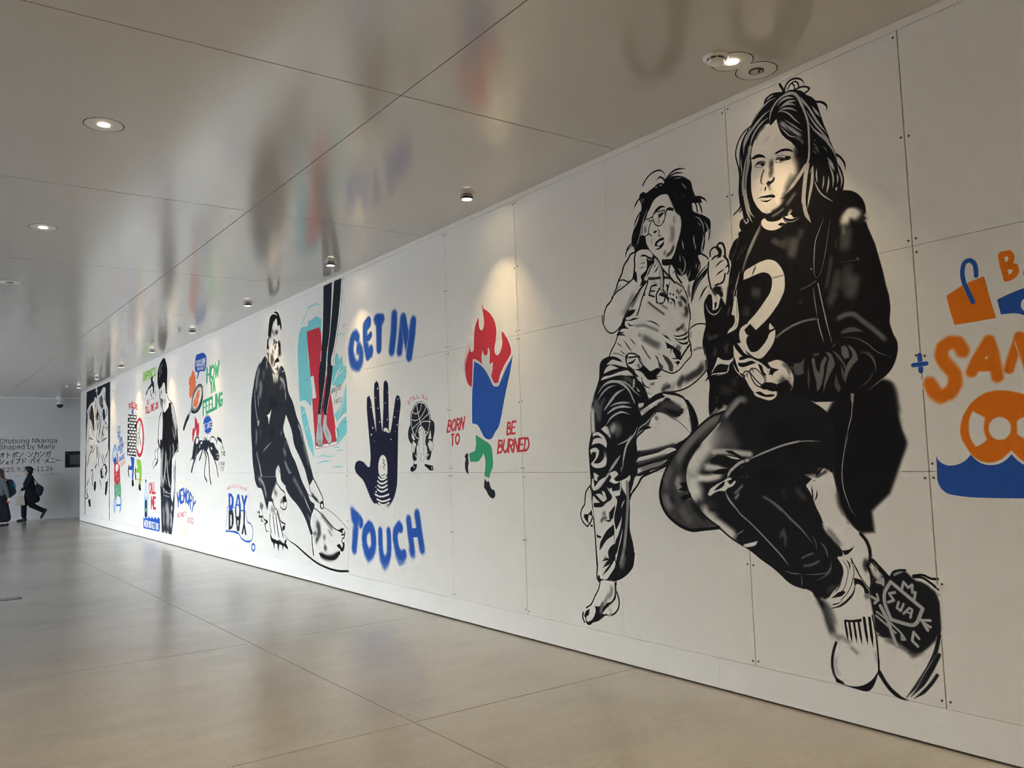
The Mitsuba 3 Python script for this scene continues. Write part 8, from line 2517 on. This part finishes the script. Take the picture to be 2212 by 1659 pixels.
def standing_person(origin, scale):
    """Seen from behind and slightly from the side, walks to the left out of the frame."""
    k = numbered('person')
    O = np.array(origin, float)
    S = scale
    def P(fwd, side, z):
        return O + S * np.array([-side, -fwd, z])
    f = np.array([-.25, -1.0, 0])
    hc = P(.06, 0, 1.47)
    hp, hf, hu, hs = head_parts(hc, f, r=.096 * S)
    neck, chest, hip = P(.02, 0, 1.35), P(.0, 0, 1.2), P(0, 0, .90)
    body = hp + [bone(neck, hc - np.array([0, 0, .05]), .05, .048), bone(chest, neck, .11, .05), bone(hip, chest, .12, .11)]
    kF, aF, kB, aB = P(.12, .08, .48), P(.10, .08, .08), P(-.06, -.08, .46), P(-.12, -.08, .08)
    body += [bone(P(0, .08, .86), kF, .085, .055), bone(kF, aF, .052, .036), bone(P(0, -.08, .86), kB, .085, .055), bone(kB, aB, .052, .036)]
    shN, elN, wrN = P(-.02, -.19, 1.29), P(-.10, -.24, 1.03), P(-.155, -.22, .80)
    shF, elF, wrF = P(.02, .19, 1.29), P(.10, .22, 1.04), P(.26, .16, 1.0)
    for a, b_, c_ in ((shN, elN, wrN), (shF, elF, wrF)):
        body += [bone(a, b_, .046, .038), bone(b_, c_, .036, .024)]
    body += hand(wrN, [0, .2, -1], [0, -1, -.1], 1, .6) + hand(wrF, [0, -1, .1], [1, 0, 0], 1, .8)
    obj('body', fuse(body, .012, 6), 'skin', k, smooth=True)
    eyes(hc, hf, hu, hs, k)
    top = [m3.Manifold.batch_hull([ball(P(0, .14, 1.29), .07), ball(P(0, -.14, 1.29), .07), ball(P(0, .12, .92), .115), ball(P(0, -.12, .92), .115), ball(P(.07, 0, 1.15), .10)])]
    for a, b_, c_ in ((shN, elN, wrN), (shF, elF, wrF)):
        top += [bone(a, b_, .068, .058), bone(b_, b_ + (c_ - b_) * .9, .056, .044)]
    to_mesh(top, 'cloth_grey', 'jacket', k, .015, 8)
    sk = [m3.Manifold.batch_hull([ball(P(0, .10, .96), .115), ball(P(0, -.10, .96), .115), ball(P(.10, .12, .24), .12), ball(P(-.12, -.12, .24), .12), ball(P(-.10, .12, .24), .12), ball(P(.10, -.12, .24), .12)])]
    to_mesh(sk, 'cloth_navy', 'skirt', k, .018, 6)
    for a in (aF, aB):
        to_mesh([bone(a + np.array([0, .03, -.03]), a + np.array([0, -.15, -.045]), .044, .032)], 'shoe_dark', 'shoe', k, .012, 6)
    hair = [m3.Manifold.batch_hull([ball(hc + hu * .04 - hf * .02, .112), ball(hc + hu * .05 + hf * .02, .098), ball(hc - hu * .05 - hf * .05, .085)]) -
            m3.Manifold.batch_hull([ball(hc + hf * .115 - hu * .04, .10), ball(hc + hf * .14 + hu * .03, .075)]),
            m3.Manifold.batch_hull([ball(hc - hf * .05, .09, (1.1, .7, 1)), ball(P(-.08, 0, 1.22), .085, (1.25, .5, 1)), ball(P(-.09, .0, 1.02), .06, (1.3, .45, 1))])]
    to_mesh(hair, 'hair_brown', 'hair', k, .010, 6)
    return k, wrN, P

k2, wn2, P2_ = standing_person((-28.35, -2.10, 0.0), 1.03)
tag(k2, 'long-haired person in a grey jacket and long dark skirt at the left edge', 'person')
b = 'backpack'
bp = m3.Manifold.batch_hull([ball(P2_(-.20, -.08, 1.22), .09), ball(P2_(-.20, .08, 1.22), .09), ball(P2_(-.26, -.09, .95), .10), ball(P2_(-.26, .09, .95), .10), ball(P2_(-.18, -.09, .86), .08), ball(P2_(-.18, .09, .86), .08)])
obj('pack', fuse([bp], .016, 6), 'bag_dark', b, smooth=True)
pk = m3.Manifold.batch_hull([ball(P2_(-.27, -.09, 1.20), .05), ball(P2_(-.27, .05, 1.20), .05), ball(P2_(-.30, -.10, 1.08), .055), ball(P2_(-.30, .05, 1.08), .055)])
obj('pocket', fuse([pk], .014, 6), 'bag_blue', b, smooth=True)
obj('strap', fuse([bone(P2_(-.12, -.13, 1.31), P2_(.05, -.15, 1.36), .016, .016), bone(P2_(.05, -.15, 1.36), P2_(.12, -.15, 1.2), .016, .014), bone(P2_(.12, -.15, 1.2), P2_(-.1, -.17, .95), .014, .012)], .01, 3), 'bag_dark', b, smooth=True)
tag(b, 'dark backpack with a bright blue pocket worn by the person at the left edge', 'bag')
obj('bag_strap', fuse([bone(P2_(.13, -.10, 1.02), P2_(.115, -.15, 1.22), .012, .012), bone(P2_(.115, -.15, 1.22), P2_(.04, -.17, 1.37), .012, .012)], .01, 3), 'cream', k2, smooth=True)
b = 'leaflet'
obj('sheet', bx(wn2[0] - .03, wn2[0] + .03, wn2[1] - .012, wn2[1] + .03, wn2[2] - .10, wn2[2] - .02, .003), 'paper_white', b)
obj('print', bx(wn2[0] - .028, wn2[0] + .0335, wn2[1] - .010, wn2[1] + .0335, wn2[2] - .17, wn2[2] - .10, .003), 'red_print', b)
tag(b, 'white and red leaflet in the lowered hand of the person at the left edge', 'leaflet')
